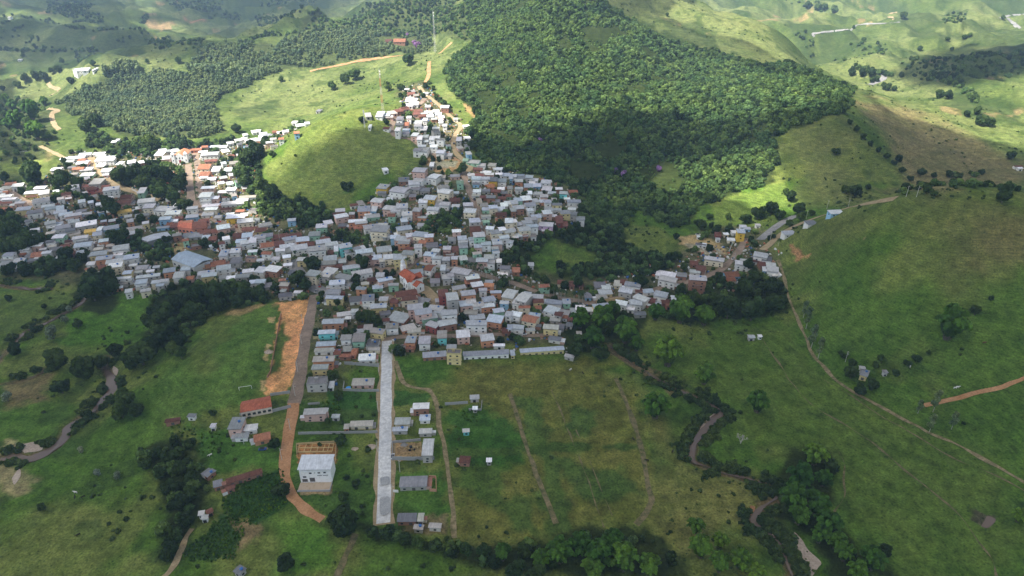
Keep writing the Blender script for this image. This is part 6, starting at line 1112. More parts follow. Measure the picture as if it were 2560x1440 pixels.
def bare_tree(e):
    g = random.Random(5); mb = MB()
    def br(p, d, L, r, k):
        q = p+d*L; mb.tube(p, q, r, r*.7, 5)
        if k == 0: return
        for _ in range(3 if k > 1 else 4):
            nd = (d+Vector((g.uniform(-.9, .9), g.uniform(-.9, .9), g.uniform(-.1, .6)))).normalized(); br(q, nd, L*g.uniform(.62, .85), r*.62, k-1)
    br(Vector((0, 0, -.3)), Vector((0, 0, 1)), .4, .075, 5); mb.build('branches', mt_pale, e)

def inst(root, nm, me): o = bpy.data.objects.new(nm, me); COL.objects.link(o); o.parent = root; return o
TREE_NAME = {'B': 'broadleaf_tree', 'D': 'broadleaf_tree', 'L': 'broadleaf_tree', 'S': 'silver_tree', 'V': 'blossoming_tree', 'm': 'bamboo_clump', 'p': 'palm_tree', 'e': 'eucalyptus_tree', 'd': 'bare_tree'}
TREE_CAT = {'B': 'tree', 'D': 'tree', 'L': 'tree', 'S': 'tree', 'V': 'tree', 'm': 'bamboo', 'p': 'palm tree', 'e': 'eucalyptus', 'd': 'bare tree'}
TREE_LOOK = {'B': 'round green tree', 'D': 'dark crowned tree', 'L': 'light green leafy tree', 'S': 'silvery leaved tree', 'V': 'violet blossoming tree', 'm': 'feathery bamboo clump', 'p': 'slender palm', 'e': 'tall thin eucalyptus', 'd': 'bare whitish leafless tree'}
LIFT = {'B': 1.05, 'D': 1.05, 'L': 1.05, 'S': 1.05, 'V': 1.05, 'm': .75, 'p': 3.6, 'e': 2.2, 'd': .7}
TXT = '''D 82 430 58;B 8 442 28;B 35 402 18;L 150 448 50;B 190 455 30;L 170 470 26;D 300 438 50;D 335 430 50;B 375 428 50;D 415 432 44;B 448 455 44;L 400 478 44;L 430 488 36;D 352 455 40;D 470 512 32;B 452 505 28;L 565 492 24;D 620 395 46;D 640 375 44;B 600 425 44;B 612 450 40;B 650 460 40;D 680 480 44;
D 210 488 24;D 180 484 18;B 268 506 36;D 282 520 40;D 255 525 30;D 300 590 46;D 278 586 36;D 340 592 28;D 385 546 22;D 418 597 26;D 508 605 30;D 542 612 20;D 165 636 40;D 148 652 46;D 185 660 40;D 205 642 30;D 60 668 40;D 22 672 36;D 245 690 76;D 228 722 66;D 275 712 50;D 20 572 50;D 52 600 60;D 12 606 50;D 78 605 44;B 102 592 30;
D 868 462 34;B 680 383 20;D 904 296 20;D 966 303 18;B 738 388 8;L 1152 420 32;D 780 655 46;D 745 695 46;D 762 708 40;D 905 650 42;D 872 646 16;D 942 677 15;D 982 680 22;D 964 684 20;D 1000 690 14;D 892 695 28;D 888 714 26;D 1040 640 12;
D 908 788 40;D 928 796 38;D 944 802 32;B 862 830 24;B 882 830 22;D 846 754 22;B 934 736 28;B 800 745 18;D 685 1110 32;D 850 1306 94;D 702 1222 46;D 712 1405 52;B 852 1099 32;B 858 1242 32;B 890 1206 24;D 845 990 30;B 800 1110 14;B 820 1050 20;
D 930 1330 34;D 968 1336 42;B 1008 1344 42;B 1048 1354 42;D 1088 1362 42;B 1128 1368 40;B 1168 1372 42;B 1208 1378 46;m 1258 1386 58;D 1310 1372 46;m 1352 1400 60;D 1290 1420 56;D 1232 1404 44;D 1340 1432 56;m 1400 1384 86;m 1450 1366 80;m 1500 1386 92;m 1560 1402 94;m 1530 1356 76;m 1624 1420 80;m 1480 1428 76;m 1740 1318 56;m 1752 1374 76;m 1802 1356 52;m 1850 1404 70;m 1800 1412 70;m 1890 1434 60;
m 2040 1140 76;m 1998 1200 84;m 2060 1200 56;m 1980 1250 84;m 2040 1262 84;m 1998 1292 70;m 2070 1312 84;m 2092 1354 66;m 2050 1342 56;m 2112 1386 60;m 2182 1402 84;m 2142 1432 66;D 2212 1376 38;m 1640 1020 86;m 1672 890 84;m 1762 942 62;m 1895 1012 66;m 2376 820 96;D 2440 775 28;D 2480 745 16;d 1854 1095 52;
m 1450 800 64;m 1502 802 72;m 1562 832 84;m 1482 852 64;D 1440 872 44;D 1500 878 50;m 1592 862 50;m 1530 780 54;m 1640 782 56;m 1702 782 80;m 1762 792 66;D 1822 770 60;D 1882 772 66;D 1942 752 60;D 1862 722 50;D 1932 716 50;D 1702 722 34;D 1734 742 42;D 1790 748 44;
e 2020 800 34;e 2034 846 36;e 2050 876 32;e 2300 1018 26;e 2340 1010 34;e 2385 1056 30;e 2330 1062 32;e 2012 778 26;D 2110 890 18;D 2130 932 36;D 2152 972 40;D 2182 962 34;B 2206 896 26;D 2190 912 22;D 2270 906 22;D 2292 896 24;D 2240 932 22;D 2130 908 26;D 2100 880 15;D 2322 880 16;m 2548 1292 46;
D 20 745 20;D 110 765 16;S 172 770 24;S 160 797 22;D 192 806 32;D 85 820 24;S 128 830 42;D 38 872 36;D 137 895 62;D 200 920 66;D 150 965 44;S 16 990 30;D 285 875 38;D 350 882 70;D 325 896 54;D 370 868 54;B 425 868 40;D 312 990 60;D 300 1022 54;D 338 1022 44;D 217 1035 26;D 532 1030 24;D 250 900 40;
D 102 1265 24;D 360 1155 38;D 425 1140 46;D 450 1168 46;D 475 1192 46;D 425 1220 46;D 475 1230 44;D 450 1256 46;D 462 1300 46;D 437 1330 44;D 425 1367 42;D 412 1388 36;L 517 1220 22;B 475 1110 32;S 200 1122 22;S 242 1180 26;S 292 1186 26;B 400 1180 36;D 395 1130 30;
D 380 800 50;D 410 780 56;D 450 750 56;D 430 820 50;D 490 740 56;D 530 730 56;D 570 722 50;D 610 722 50;D 645 730 40;D 480 780 50;D 445 850 44;B 450 880 36;D 400 840 46;D 540 765 44;D 590 750 40;
m 30 265 34;m 56 266 28;m 78 282 50;m 110 256 24;m 14 250 26;m 40 302 50;m 90 330 54;m 20 312 36;L 115 336 28;D 210 308 42;D 238 300 36;L 375 350 42;D 455 360 38;D 590 320 24;B 55 136 14;D 42 210 20;D 175 200 18;D 5 220 14;D 60 190 24;D 85 188 24;D 108 190 24;D 130 172 18;D 145 172 18;B 155 152 16;B 368 152 14;B 230 156 18;B 445 150 18;
B 885 180 36;B 862 196 28;B 832 210 28;B 970 214 26;B 1000 215 20;B 700 195 18;B 1020 145 34;V 1018 85 12;V 1045 110 22;V 1036 104 14;V 1350 350 18;V 1540 426 18;V 1560 432 22;V 1646 420 18;V 1582 497 2;
D 2000 520 36;L 2003 541 26;B 1975 556 22;B 1966 480 18;D 1980 490 28;D 1930 520 36;D 1950 534 32;D 1896 530 40;D 1866 545 30;B 1820 540 20;B 1775 538 22;D 1745 556 22;D 1756 562 26;D 1680 560 18;D 1695 558 20;D 2090 375 24;D 2120 470 30;D 2140 478 34;D 2170 466 18;D 2248 395 22;D 2305 430 22;D 2335 436 18;D 2372 432 22;D 2398 437 18;D 2510 490 36;D 2532 386 26;
D 2125 304 16;D 2142 322 16;D 2160 340 16;D 2178 358 16;D 2198 374 16;D 2218 388 18;D 2236 404 16;D 2256 424 18;D 2276 444 18;D 2296 460 22;D 2318 472 26;D 2336 480 24;D 2322 462 20;B 2088 20 24;B 2045 16 20;B 2020 10 20;B 2062 16 18;B 2135 67 10;B 2160 97 14;B 2300 120 14;B 2260 36 20;D 2130 178 22;D 2155 181 22;D 2180 178 24;D 2192 196 18;D 2216 212 26;D 2236 220 16;D 2180 200 14;D 2032 175 12;B 2050 180 16;D 2350 234 24;D 2372 234 26;D 2418 282 20;D 2446 276 22;D 2456 300 30;D 2476 304 26;D 2254 186 16;B 1668 36 10;B 2370 95 14;B 2412 90 16;B 2425 86 14;B 2510 42 14;B 2380 122 12;
B 1100 245 14;B 1112 258 14;B 1180 330 30;B 1200 345 30;B 1180 360 26;B 1210 360 26;D 1400 660 30;D 1445 705 30;D 1365 700 24;D 1690 590 18;D 1680 640 34;D 1710 668 24;D 1600 700 40;D 1640 668 30;D 1870 660 34;D 1885 690 40;D 2030 530 20;D 2010 534 16;B 1935 590 14;
p 222 446 10;p 186 462 12;p 476 384 9;p 479 398 9;p 481 412 9;p 484 426 9;p 486 440 9;p 488 454 9;p 490 468 10;p 492 482 10;p 494 496 10;p 737 628 12;p 736 640 12;p 797 690 16;p 1018 646 13;p 878 625 12;p 712 668 16;
p 1160 655 12;p 1168 653 12;p 1174 660 12;p 1180 655 12;p 1190 660 12;p 1203 664 12;p 1216 673 12;p 1230 678 12;p 1241 682 12;p 1251 684 12;p 1262 687 12;p 1274 692 12;p 1373 718 14;p 1385 722 14;p 1396 726 14;p 1404 724 14;p 1413 730 14;p 1436 730 15;p 1448 732 15;p 1458 732 15;p 1330 690 12;p 1345 700 12;p 540 690 10;p 1880 610 8;p 1950 594 9'''
VZ = [((30, 290), 'in the far north-western farm'), ((230, 305), 'before the eucalyptus wood'), ((100, 175), 'in the far left valley'), ((80, 430), 'near the far left playing field'), ((170, 460), 'between the north-western roofs'), ((370, 450), 'in the walled tree park'), ((486, 440), 'on the palm boulevard'), ((560, 495), 'among the sunlit roofs right of the boulevard'), ((620, 420), 'in the gully left of the grass hill'), ((860, 450), 'on the slope of the grass hill'), ((930, 300), 'by the white hut on the hill'),
 ((260, 515), 'in the gardens below the tree park'), ((310, 590), 'in the gardens beside the long street'), ((30, 600), 'in the wood at the left edge of town'), ((160, 650), 'in the wood left of the long street'), ((250, 710), 'in the tall group by the stream head'), ((400, 570), 'behind the long grey shed'), ((520, 610), 'near the blue warehouse'), ((760, 680), 'by the paved square'), ((905, 650), 'on the plaza'), ((975, 683), 'beside the red roofed church'), ((890, 705), 'left of the church'), ((1150, 415), 'by the bare earth pitch'), ((925, 795), 'between the houses above the concrete road'),
 ((870, 830), 'in the back gardens left of the concrete road'), ((685, 1100), 'left of the orange dirt road'), ((850, 1300), 'at the end of the orange dirt road'), ((705, 1225), 'in the bend of the orange dirt road'), ((710, 1405), 'in the bright grass at the bottom'), ((860, 1110), 'on the lots left of the concrete road'), ((860, 1240), 'below the white house'), ((1000, 1340), 'in the hedge below the concrete road'), ((1180, 1375), 'in the hedge below the meadow track'), ((1320, 1400), 'at the bottom of the meadow'), ((1500, 1385), 'in the big grove at the bottom'), ((1780, 1360), 'in the grove left of the sandbanks'),
 ((1860, 1420), 'at the bottom edge by the river'), ((2030, 1160), 'at the head of the riverside grove'), ((2010, 1250), 'in the middle of the riverside grove'), ((2080, 1330), 'in the lower riverside grove'), ((2170, 1410), 'at the foot of the riverside grove'), ((1650, 960), 'standing on the meadow by the ditch'), ((1762, 942), 'on the bank where the trail meets the river'), ((1895, 1012), 'right of the river bend'), ((1854, 1095), 'below the river bend'), ((2376, 820), 'alone on the round hill'), ((2460, 760), 'along the fence line on the round hill'),
 ((1480, 810), 'beyond the end of the long sheds'), ((1570, 845), 'where the ditch begins'), ((1700, 780), 'in the grove below the eastern street'), ((1880, 760), 'in the dark wood by the farm track'), ((1760, 730), 'behind the grove below the eastern street'), ((2030, 830), 'on the farm track'), ((2340, 1040), 'at the fork of the orange farm road'), ((2140, 940), 'around the lone yellow farmhouse'), ((2280, 900), 'in the pasture right of the lone farmhouse'), ((2545, 1290), 'cut by the right edge'),
 ((140, 800), 'along the left stream'), ((40, 860), 'at the left edge of the stream'), ((170, 920), 'between the two left streams'), ((340, 885), 'in the thicket by the wide river pool'), ((315, 1005), 'in the thicket right of the river bend'), ((16, 990), 'at the left edge of the fallow patch'), ((530, 1030), 'near the small sheds'), ((100, 1265), 'alone in the lower left pasture'), ((240, 1160), 'in the lower left pasture'), ((400, 1150), 'at the top of the lower left wood'), ((450, 1200), 'in the middle of the lower left wood'), ((440, 1320), 'at the foot of the lower left wood'),
 ((430, 810), 'in the belt beside the football field'), ((550, 735), 'in the belt between town and football field'), ((375, 350), 'at the edge of the eucalyptus wood'), ((590, 320), 'in the valley behind the eucalyptus wood'), ((860, 195), 'in the gully below the red earth road'), ((985, 215), 'above the hilltop cluster'), ((1030, 100), 'beside the far tall mast'), ((1350, 350), 'in a clearing of the big forest'), ((1560, 430), 'in the shaded forest edge'), ((1645, 420), 'at the border of sun and shade in the forest'),
 ((1970, 520), 'beside the paved highway'), ((1900, 530), 'at the foot of the sunlit clearing'), ((1760, 550), 'below the sunlit clearing'), ((2130, 470), 'at the base of the fenced hillside'), ((2090, 375), 'on the fenced hillside'), ((2180, 360), 'in the hedge down the brown hillside'), ((2280, 450), 'at the foot of the hedge on the hillside'), ((2380, 435), 'under the brown hillside'), ((2510, 490), 'behind the crest of the round hill'), ((2532, 386), 'at the upper right edge'), ((2050, 15), 'on the far top right slope'), ((2160, 90), 'by the distant highway'), ((2170, 190), 'around the highway bend behind the ridge'), ((2360, 234), 'below the small green cone hill'), ((2440, 285), 'on the sunlit slope at the right'), ((2400, 95), 'on the far right hills'), ((2040, 177), 'on the ridge above the forest'),
 ((1190, 350), 'right of the hilltop cluster'), ((1105, 250), 'by the fork of the hilltop road'), ((1170, 657), 'at the start of the palm avenue'), ((1235, 680), 'in the middle of the palm avenue'), ((1390, 725), 'at the bend of the palm avenue'), ((1450, 732), 'at the east end of the palm avenue'), ((1335, 695), 'beside the palm avenue'), ((1400, 680), 'in the clearing behind the palm avenue'), ((1640, 680), 'behind the eastern street'), ((1690, 610), 'beside the ochre earth yard'), ((1880, 675), 'right of the winding eastern street'), ((730, 635), 'on the main street'), ((797, 690), 'before the cream school by the square'), ((700, 670), 'left of the paved square'), ((1018, 646), 'behind the church'), ((2020, 532), 'near the blue shed behind the hill')]
def vzone(px, py): return min(VZ, key=lambda z: math.hypot(px-z[0][0], (py-z[0][1])*1.3))[1]
TREES = []
for s in TXT.replace('\n', '').split(';'):
    t, x, y, w = s.split()
    if float(w) > 4: TREES.append((t, float(x), float(y), float(w), None))
def dist_scale(px, py, lift=4):
    X, Y, Z = hit(px, py, lift); d = Y*CP-(Z-CAM_H)*SP; return X, Y, Z, d/F
tx = np.array([t[1] for t in TREES]); ty = np.array([t[2] for t in TREES]); tw = np.array([t[3] for t in TREES])
X, Y, Z, sc = dist_scale(tx, ty)
S = np.array([max(1.2, w/2*s_*(.95 if t[0] != 'p' else 1.1)) for w, s_, t in zip(tw, sc, TREES)])
tree_items = []
def make_tree(t, x, y, z, s, seed, names=None):
    g = random.Random(seed); e = empty(TREE_NAME[t], (x, y, z-.1), g.uniform(0, 6.28)); zs = s*g.uniform(.88, 1.15); e.scale = (s, s, zs)
    if t in 'BDLSV':
        me = PS if t == 'S' else PV if t == 'V' else PB[g.randrange(3)] if t in 'BL' else PB[3+g.randrange(3)]
        inst(e, 'crown', me); inst(e, 'trunk', TB[g.randrange(2)])
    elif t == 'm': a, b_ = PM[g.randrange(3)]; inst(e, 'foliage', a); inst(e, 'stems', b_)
    elif t == 'p': a, b_ = PP[g.randrange(2)]; inst(e, 'fronds', a); inst(e, 'trunk', b_)
    elif t == 'e': inst(e, 'crown', PE[g.randrange(2)]); inst(e, 'trunk', TE)
    else: bare_tree(e)
    e['category'] = TREE_CAT[t]; return e
for i, (t, x, y, w, _) in enumerate(TREES):
    s = float(S[i]);
    if t == 'p': s = min(max(s, 2.2), 3.6)
    a, b_, c_ = hit(x, y, LIFT[t]*s if t != 'e' else 1.6*s); gx_, gy_ = float(a[0]), float(b_[0]); gz = float(height(gx_, gy_))
    e = make_tree(t, gx_, gy_, gz, s, i*13+5); e['group'] = {'B': 'single broadleaf trees', 'D': 'single broadleaf trees', 'L': 'single broadleaf trees', 'm': 'bamboo clumps', 'p': 'palm trees', 'e': 'eucalyptus trees', 'V': 'violet blossoming trees', 'S': 'silvery trees', 'd': 'bare trees'}[t]
    sz = 'small ' if w < 17 and t != 'p' else ('large ' if w > 60 and t != 'p' else '')
    tree_items.append((e, x, y, sz+TREE_LOOK[t], vzone(x, y)))
label_all(tree_items, 'tree')

# ---- masses nobody could count: instances scattered through one object each
def scatter_obj(name, pts, scl, protos, label, zs=None, seed=0, rng_tilt=.08):
    g = np.random.default_rng(seed); me = bpy.data.meshes.new(name); me.vertices.add(len(pts)); me.vertices.foreach_set('co', np.asarray(pts, np.float32).ravel())
    a = me.attributes.new('scl', 'FLOAT_VECTOR', 'POINT'); sv = np.c_[scl, scl, scl*g.uniform(.85, 1.2, len(pts))].astype(np.float32); a.data.foreach_set('vector', sv.ravel())
    a = me.attributes.new('rot', 'FLOAT_VECTOR', 'POINT'); a.data.foreach_set('vector', np.c_[g.normal(0, rng_tilt, len(pts)), g.normal(0, rng_tilt, len(pts)), g.uniform(0, 6.28, len(pts))].astype(np.float32).ravel())
    a = me.attributes.new('pick', 'INT', 'POINT'); a.data.foreach_set('value', g.integers(0, len(protos), len(pts)).astype(np.int32))
    me.update(); o = put(name, me); tag(o, label, None, None, 'stuff')
    pc = bpy.data.collections.new(name+'_kinds')
    for k, pm in enumerate(protos): po = bpy.data.objects.new(f'{name}_kind_{k}', pm); pc.objects.link(po)
    ng = bpy.data.node_groups.new(name+'_scatter', 'GeometryNodeTree'); ng.interface.new_socket('Geometry', in_out='INPUT', socket_type='NodeSocketGeometry'); ng.interface.new_socket('Geometry', in_out='OUTPUT', socket_type='NodeSocketGeometry')
    gi = ng.nodes.new('NodeGroupInput'); go = ng.nodes.new('NodeGroupOutput'); ip = ng.nodes.new('GeometryNodeInstanceOnPoints'); ci = ng.nodes.new('GeometryNodeCollectionInfo')
    ci.inputs['Collection'].default_value = pc; ci.inputs['Separate Children'].default_value = True; ip.inputs['Pick Instance'].default_value = True
    def attr(nm, ty, osock):
        n = ng.nodes.new('GeometryNodeInputNamedAttribute'); n.data_type = ty; n.inputs[0].default_value = nm; return [s_ for s_ in n.outputs if s_.enabled][0]
    ng.links.new(gi.outputs[0], ip.inputs['Points']); ng.links.new(ci.outputs[0], ip.inputs['Instance']); ng.links.new(attr('pick', 'INT', 0), ip.inputs['Instance Index'])
    ng.links.new(attr('scl', 'FLOAT_VECTOR', 0), ip.inputs['Scale'])
    er = ng.nodes.new('FunctionNodeEulerToRotation'); ng.links.new(attr('rot', 'FLOAT_VECTOR', 0), er.inputs[0]); ng.links.new(er.outputs[0], ip.inputs['Rotation'])
    ng.links.new(ip.outputs[0], go.inputs[0]); m = o.modifiers.new('scatter', 'NODES'); m.node_group = ng; return o
def sample_poly(pxpts, spacing, seed, keep=1.0):
    g = np.random.default_rng(seed); W = poly_world(pxpts); x0, x1, y0, y1 = W[:, 0].min(), W[:, 0].max(), W[:, 1].min(), W[:, 1].max()
    gx_, gy_ = np.meshgrid(np.arange(x0, x1, spacing), np.arange(y0, y1, spacing)); gx_ = gx_.ravel()+g.uniform(-.5, .5, gx_.size)*spacing; gy_ = gy_.ravel()+g.uniform(-.5, .5, gy_.size)*spacing
    sd = poly_sd(gx_, gy_, W)+(fbm(gx_/20, gy_/20, seed, 3)-.5)*14; m = (sd < 0) & (g.uniform(size=gx_.size) < keep); return gx_[m], gy_[m]
HB = np.array([(h['x'], h['y'], max(h['ww'], h['dd'])*.5) for h in HS]+[(*[float(q[0]) for q in hit(x_, y_)[:2]], r_) for x_, y_, r_ in ((792, 1190, 12), (792, 1222, 8), (775, 1118, 7), (810, 1118, 7), (1005, 1128, 7), (1030, 1128, 8), (620, 1020, 8), (655, 1015, 9), (480, 648, 18), (1030, 705, 11), (452, 395, 13), (390, 590, 10), (468, 562, 9))])
ROADW = [ground_line(px, 3) for (_, px, w, m, _) in ROADS]
def clear_of(x, y, rad, roads=True):
    ok = np.ones(len(x), bool)
    for hx, hy, hr in HB: ok &= np.hypot(x-hx, y-hy) > hr+rad*.7
    if roads:
        for L, r_ in zip(ROADW, ROADS):
            L_ = np.array(L); m = (x > L_[:, 0].min()-8) & (x < L_[:, 0].max()+8) & (y > L_[:, 1].min()-8) & (y < L_[:, 1].max()+8)
            if m.any():
                w = r_[2] if np.isscalar(r_[2]) else max(r_[2]); d = seg_dist(x[m], y[m], L); t = ok[m]; t &= d > w/2+rad*.8; ok[m] = t
    return ok
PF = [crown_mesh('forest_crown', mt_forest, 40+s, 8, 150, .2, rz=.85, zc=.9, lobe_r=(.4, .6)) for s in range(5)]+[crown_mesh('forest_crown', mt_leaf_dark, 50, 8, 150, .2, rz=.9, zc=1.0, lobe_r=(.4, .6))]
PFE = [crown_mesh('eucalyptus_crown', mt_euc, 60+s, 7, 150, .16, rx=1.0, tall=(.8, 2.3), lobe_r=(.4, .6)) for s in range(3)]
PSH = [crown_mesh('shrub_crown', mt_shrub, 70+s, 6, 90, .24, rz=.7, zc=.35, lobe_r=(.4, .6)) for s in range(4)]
x, y = sample_poly(A['forest_hill'], 3.9, 1)
thin = fbm(x/38, y/38, 66, 3); gapx, gapy = project(x, y, height(x, y)); keepm = (thin < .72) & clear_of(x, y, 2); x, y, thin = x[keepm], y[keepm], thin[keepm]
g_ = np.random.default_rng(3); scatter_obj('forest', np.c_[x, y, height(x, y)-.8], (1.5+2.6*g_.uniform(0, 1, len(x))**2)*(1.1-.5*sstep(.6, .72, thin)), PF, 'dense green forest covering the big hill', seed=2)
xs, ys = [], []
for k, sp in (('forest_mid', 6.0), ('belt_hill', 5.5), ('belt_nw', 6), ('belt_e2', 7), ('belt_e1', 11), ('belt_river_l', 7), ('belt_s', 11), ('belt_se', 14), ('belt_sw', 7.5), ('belt_l2', 6), ('belt_l3', 6.5), ('belt_l4', 6.5), ('belt_c1', 5.5), ('belt_c2', 5), ('park', 7), ('farm_nw', 13), ('ridge_bush', 8)):
    a, b_ = sample_poly(A[k], sp, 100+len(xs), .9); m = clear_of(a, b_, 3.0); xs.append(a[m]); ys.append(b_[m])
FARW = [[(118, -5), (235, 5), (225, 30), (180, 48), (120, 35)], [(400, -10), (560, 0), (545, 30), (470, 22)], [(362, 98), (430, 94), (420, 122), (385, 125)], [(640, -20), (800, -20), (760, 8), (650, 14)], [(520, 30), (620, 30), (600, 50), (520, 48)], [(0, 60), (60, 58), (50, 90), (0, 95)], [(70, 90), (100, 92), (95, 122), (72, 120)], [(180, 120), (240, 122), (235, 142), (185, 142)], [(2240, 150), (2420, 140), (2560, 130), (2560, 180), (2400, 205), (2300, 200)], [(2360, 35), (2420, 30), (2400, 68), (2365, 62)], [(1380, 0), (1440, -10), (1530, 30), (1500, 38), (1430, 20)], [(2120, 110), (2220, 110), (2200, 140), (2130, 135)], [(1960, 0), (2010, 0), (2090, 20), (2080, 30), (2000, 16)], [(2330, 440), (2420, 420), (2470, 440), (2440, 450), (2340, 452)], [(150, 20), (260, 45), (240, 60), (170, 45)], [(640, 30), (760, 20), (700, 55), (640, 60)], [(440, 105), (520, 100), (500, 118), (440, 120)], [(280, 95), (330, 92), (320, 110), (285, 112)], [(1960, 60), (2030, 90), (2120, 150), (2110, 160), (2010, 110)]]
FARW.append([(2230, 484), (2600, 490), (2600, 499), (2230, 495)])
for q_ in FARW:
    a, b_ = sample_poly(q_, 9, 150+len(xs), .65); xs.append(a); ys.append(b_)
for q_ in [[(0, 40), (60, 44), (110, 54), (150, 62), (200, 74), (255, 76), (320, 72), (365, 80)], [(355, 60), (368, 40)], [(0, 125), (60, 128), (170, 128)], [(600, 120), (640, 96), (700, 86)], [(2130, 170), (2230, 190)], [(2330, 185), (2400, 220), (2440, 260)], [(1700, 110), (1800, 140), (1900, 170)]]:
    L = np.array(ground_line(q_, 6)); nn = 60; t = g_.uniform(0, len(L)-1.001, nn); i_ = t.astype(int); p_ = L[i_]+(L[i_+1]-L[i_])*(t-i_)[:, None]+g_.normal(0, 3, (nn, 2)); xs.append(p_[:, 0]); ys.append(p_[:, 1])
a, b_ = sample_poly(TGROUND, 7.5, 171, .4); m = clear_of(a, b_, 1.8); xs.append(a[m]); ys.append(b_[m])
x = np.concatenate(xs); y = np.concatenate(ys); scatter_obj('woodland', np.c_[x, y, height(x, y)-.6], g_.uniform(1.8, 4.0, len(x)), PF[1:3]+[PF[5], PF[5]], 'dark mixed woodland filling gullies and river banks', seed=4)
xs, ys = [], []
for k, sp in (('euc', 3.9), ('euc2', 5.6)):
    a, b_ = sample_poly(A[k], sp, 200+len(xs), .95); m = clear_of(a, b_, 2.0) & ((fbm(a/45, b_/45, 88, 3) < (.8 if k == 'euc' else .58))); xs.append(a[m]); ys.append(b_[m])
blk = sample_poly([(262, 178), (350, 168), (352, 186), (268, 192)], 4.0, 211); xs.append(blk[0]); ys.append(blk[1])
blk2 = sample_poly([(478, 178), (600, 172), (610, 186), (485, 192)], 5.0, 212); xs.append(blk2[0]); ys.append(blk2[1])
x = np.concatenate(xs); y = np.concatenate(ys); sc_e = g_.uniform(1.9, 3.3, len(x)); sc_e[-len(blk[0])-len(blk2[0]):] *= 1.7
scatter_obj('eucalyptus_wood', np.c_[x, y, height(x, y)-.6], sc_e, PFE, 'grey green eucalyptus plantation on the northern slope', seed=5)
# shrubs: denser in gullies, in gardens and on the meadow
N1 = 90000; ang = g_.uniform(-.72, .72, N1); dd = np.sqrt(g_.uniform(190**2, 1500**2, N1)); x = np.sin(ang)*dd; y = np.cos(ang)*dd
dens = sstep(.52, .64, fbm(x/32, y/32, 201, 4))*.42+.012; dens = dens*np.where(dd > 700, .3, 1); px, py = project(x, y, height(x, y))
rh = in_poly(px, py, np.array([(1960, 640), (2010, 560), (2250, 500), (2560, 500), (2600, 740), (2300, 800), (2050, 800)])); pas = in_poly(px, py, np.array([(1640, 900), (1980, 840), (2600, 1230), (2600, 1500), (2250, 1440), (2080, 1220), (1900, 1100)])); ff_ = in_poly(px, py, np.array([(370, 1030), (440, 900), (520, 800), (760, 740), (735, 1000), (600, 1020)]))
gh = in_poly(px, py, np.array([(660, 430), (900, 280), (1010, 250), (1060, 400), (840, 520)]))
dens = np.where(rh | pas, dens*.06, dens); dens = np.where(ff_, 0, dens); dens = np.where(gh, dens*.12, dens)
town = in_poly(px, py, np.array(TOWN, float)); dens = np.where(town, .22, dens); mea = in_poly(px, py, np.array([(1150, 900), (1540, 900), (1640, 1100), (1650, 1300), (1560, 1340), (1150, 1330)])); dens = np.where(mea, dens*.45, dens)
k = g_.uniform(size=N1) < dens; x, y, town = x[k], y[k], town[k]; k = clear_of(x, y, 1.0); x, y, town = x[k], y[k], town[k]
sc_s = g_.uniform(.4, 1.3, len(x))**1.6*np.where(town, 1.25, 1.0)
scatter_obj('undergrowth', np.c_[x, y, height(x, y)-.1], sc_s, PSH, 'scattered low shrubs over pastures gullies and gardens', seed=6)
# thickets along the streams
xs, ys = [], []
for k_, (L, w) in RIVW.items():
    P_ = np.array(L); n = int(len(P_)*(18 if k_ == 'right' else 10))
    for _ in range(n):
        i = g_.integers(0, len(P_)-1); t = g_.uniform(); q_ = P_[i]*(1-t)+P_[i+1]*t; d = P_[i+1]-P_[i]; d = np.array([-d[1], d[0]])/(np.hypot(*d)+1e-6); s_ = g_.choice([-1, 1]); o_s = w/2+abs(g_.normal(0, 2.5))+(.2 if k_ == 'right' and not (.28 < i/len(P_) < .52 or .7 < i/len(P_) < .82) else 1.6)
        if vnoise(np.array([i*.35]), np.array([s_*3.])+5, 4)[0] > (.25 if k_ == 'right' else .4): xs.append(q_[0]+d[0]*s_*o_s); ys.append(q_[1]+d[1]*s_*o_s)
x, y = np.array(xs), np.array(ys)
a, b_ = sample_poly([(560, 1250), (620, 1200), (700, 1175), (720, 1260), (640, 1310), (570, 1290)], 1.7, 301); a2, b2 = sample_poly([(470, 1370), (560, 1290), (610, 1330), (590, 1390), (510, 1400)], 1.7, 302)
a3, b3 = sample_poly([(430, 1060), (560, 1090), (530, 1140), (430, 1130)], 3.2, 303); a4, b4 = sample_poly([(760, 1040), (830, 1000), (860, 1040), (780, 1060)], 2.2, 304); a5, b5 = sample_poly([(1120, 1010), (1200, 1020), (1210, 1060), (1130, 1060)], 2.2, 305)
scatter_obj('bank_thicket', np.c_[x, y, height(x, y)], g_.uniform(.8, 2.3, len(x)), PSH, 'tangled bushes lining the streams', seed=7)
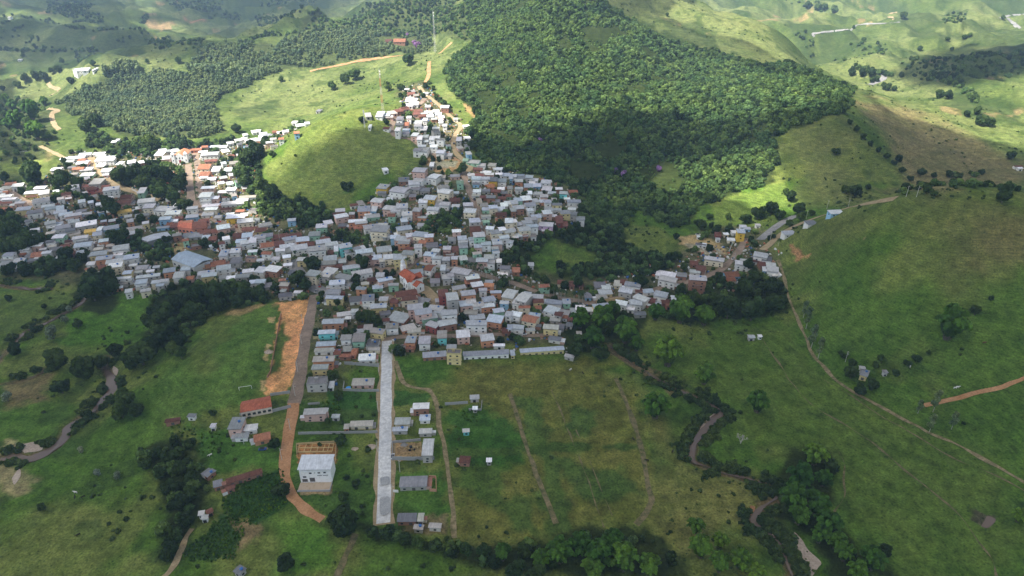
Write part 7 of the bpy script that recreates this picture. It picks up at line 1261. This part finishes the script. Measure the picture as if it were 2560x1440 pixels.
x = np.concatenate([a, a2, a3, a4, a5]); y = np.concatenate([b_, b2, b3, b4, b5]); scatter_obj('crop_plants', np.c_[x, y, height(x, y)], g_.uniform(.5, 1.0, len(x)), [crown_mesh('crop_tuft', mt_bamboo, 80+s, 4, 60, .3, rz=.8, zc=.6) for s in range(2)], 'dark green maize and garden crops', seed=8)

# odds and ends in the yards
a, b_ = sample_poly(TGROUND, 3.4, 401, .5); m = clear_of(a, b_, .4, True); cpx, cpy = project(a, b_, height(a, b_))
for q_ in ([(0, 625), (290, 640), (300, 740), (0, 740)], [(620, 735), (790, 735), (790, 1000), (620, 1000)], [(1055, 385), (1170, 385), (1170, 435), (1055, 435)], [(1300, 600), (1500, 600), (1480, 720), (1330, 690)], [(1520, 500), (1960, 480), (1900, 600), (1600, 640)], [(640, 480), (850, 480), (850, 560), (700, 560)]): m &= ~in_poly(cpx, cpy, np.array(q_, float))
a, b_ = a[m], b_[m]
CLm = []
for k, c_ in enumerate([(.6, .6, .6), (.35, .2, .13), (.45, .42, .38), (.06, .15, .38), (.7, .7, .68), (.3, .22, .15), (.5, .18, .1)]):
    l = MB(); g2 = random.Random(k)
    for _ in range(3): x0, y0 = g2.uniform(-.8, .8), g2.uniform(-.8, .8); w0 = g2.uniform(.25, .8); l.box(x0-w0, x0+w0, y0-w0*.6, y0+w0*.6, -.3, g2.uniform(.3, 1.3)+_*.01, c_)
    o = l.build('clutter', mt_wall); CLm.append(o.data); bpy.data.objects.remove(o)
scatter_obj('yard_clutter', np.c_[a, b_, height(a, b_)], g_.uniform(.5, 1.3, len(a)), CLm, 'bricks crates sheds and odds and ends lying in the yards', seed=9)
# ------------------------------------------------------------------ air
mt_haze = bpy.data.materials.new('haze'); mt_haze.use_nodes = True; nt = mt_haze.node_tree; nt.nodes.clear(); o_ = N(nt, 'ShaderNodeOutputMaterial'); pv = N(nt, 'ShaderNodeVolumePrincipled')
pv.inputs['Color'].default_value = (.5, .7, 1.0, 1); pv.inputs['Density'].default_value = 1.25e-04; pv.inputs['Anisotropy'].default_value = .1; nt.links.new(pv.outputs[0], o_.inputs['Volume'])
hz = mesh_obj('haze', boxv(-41000, 41000, -41000, 41000, -60, 420), BOXF, mt_haze); tag(hz, 'thin blue haze over the far hills', None, None, 'stuff')
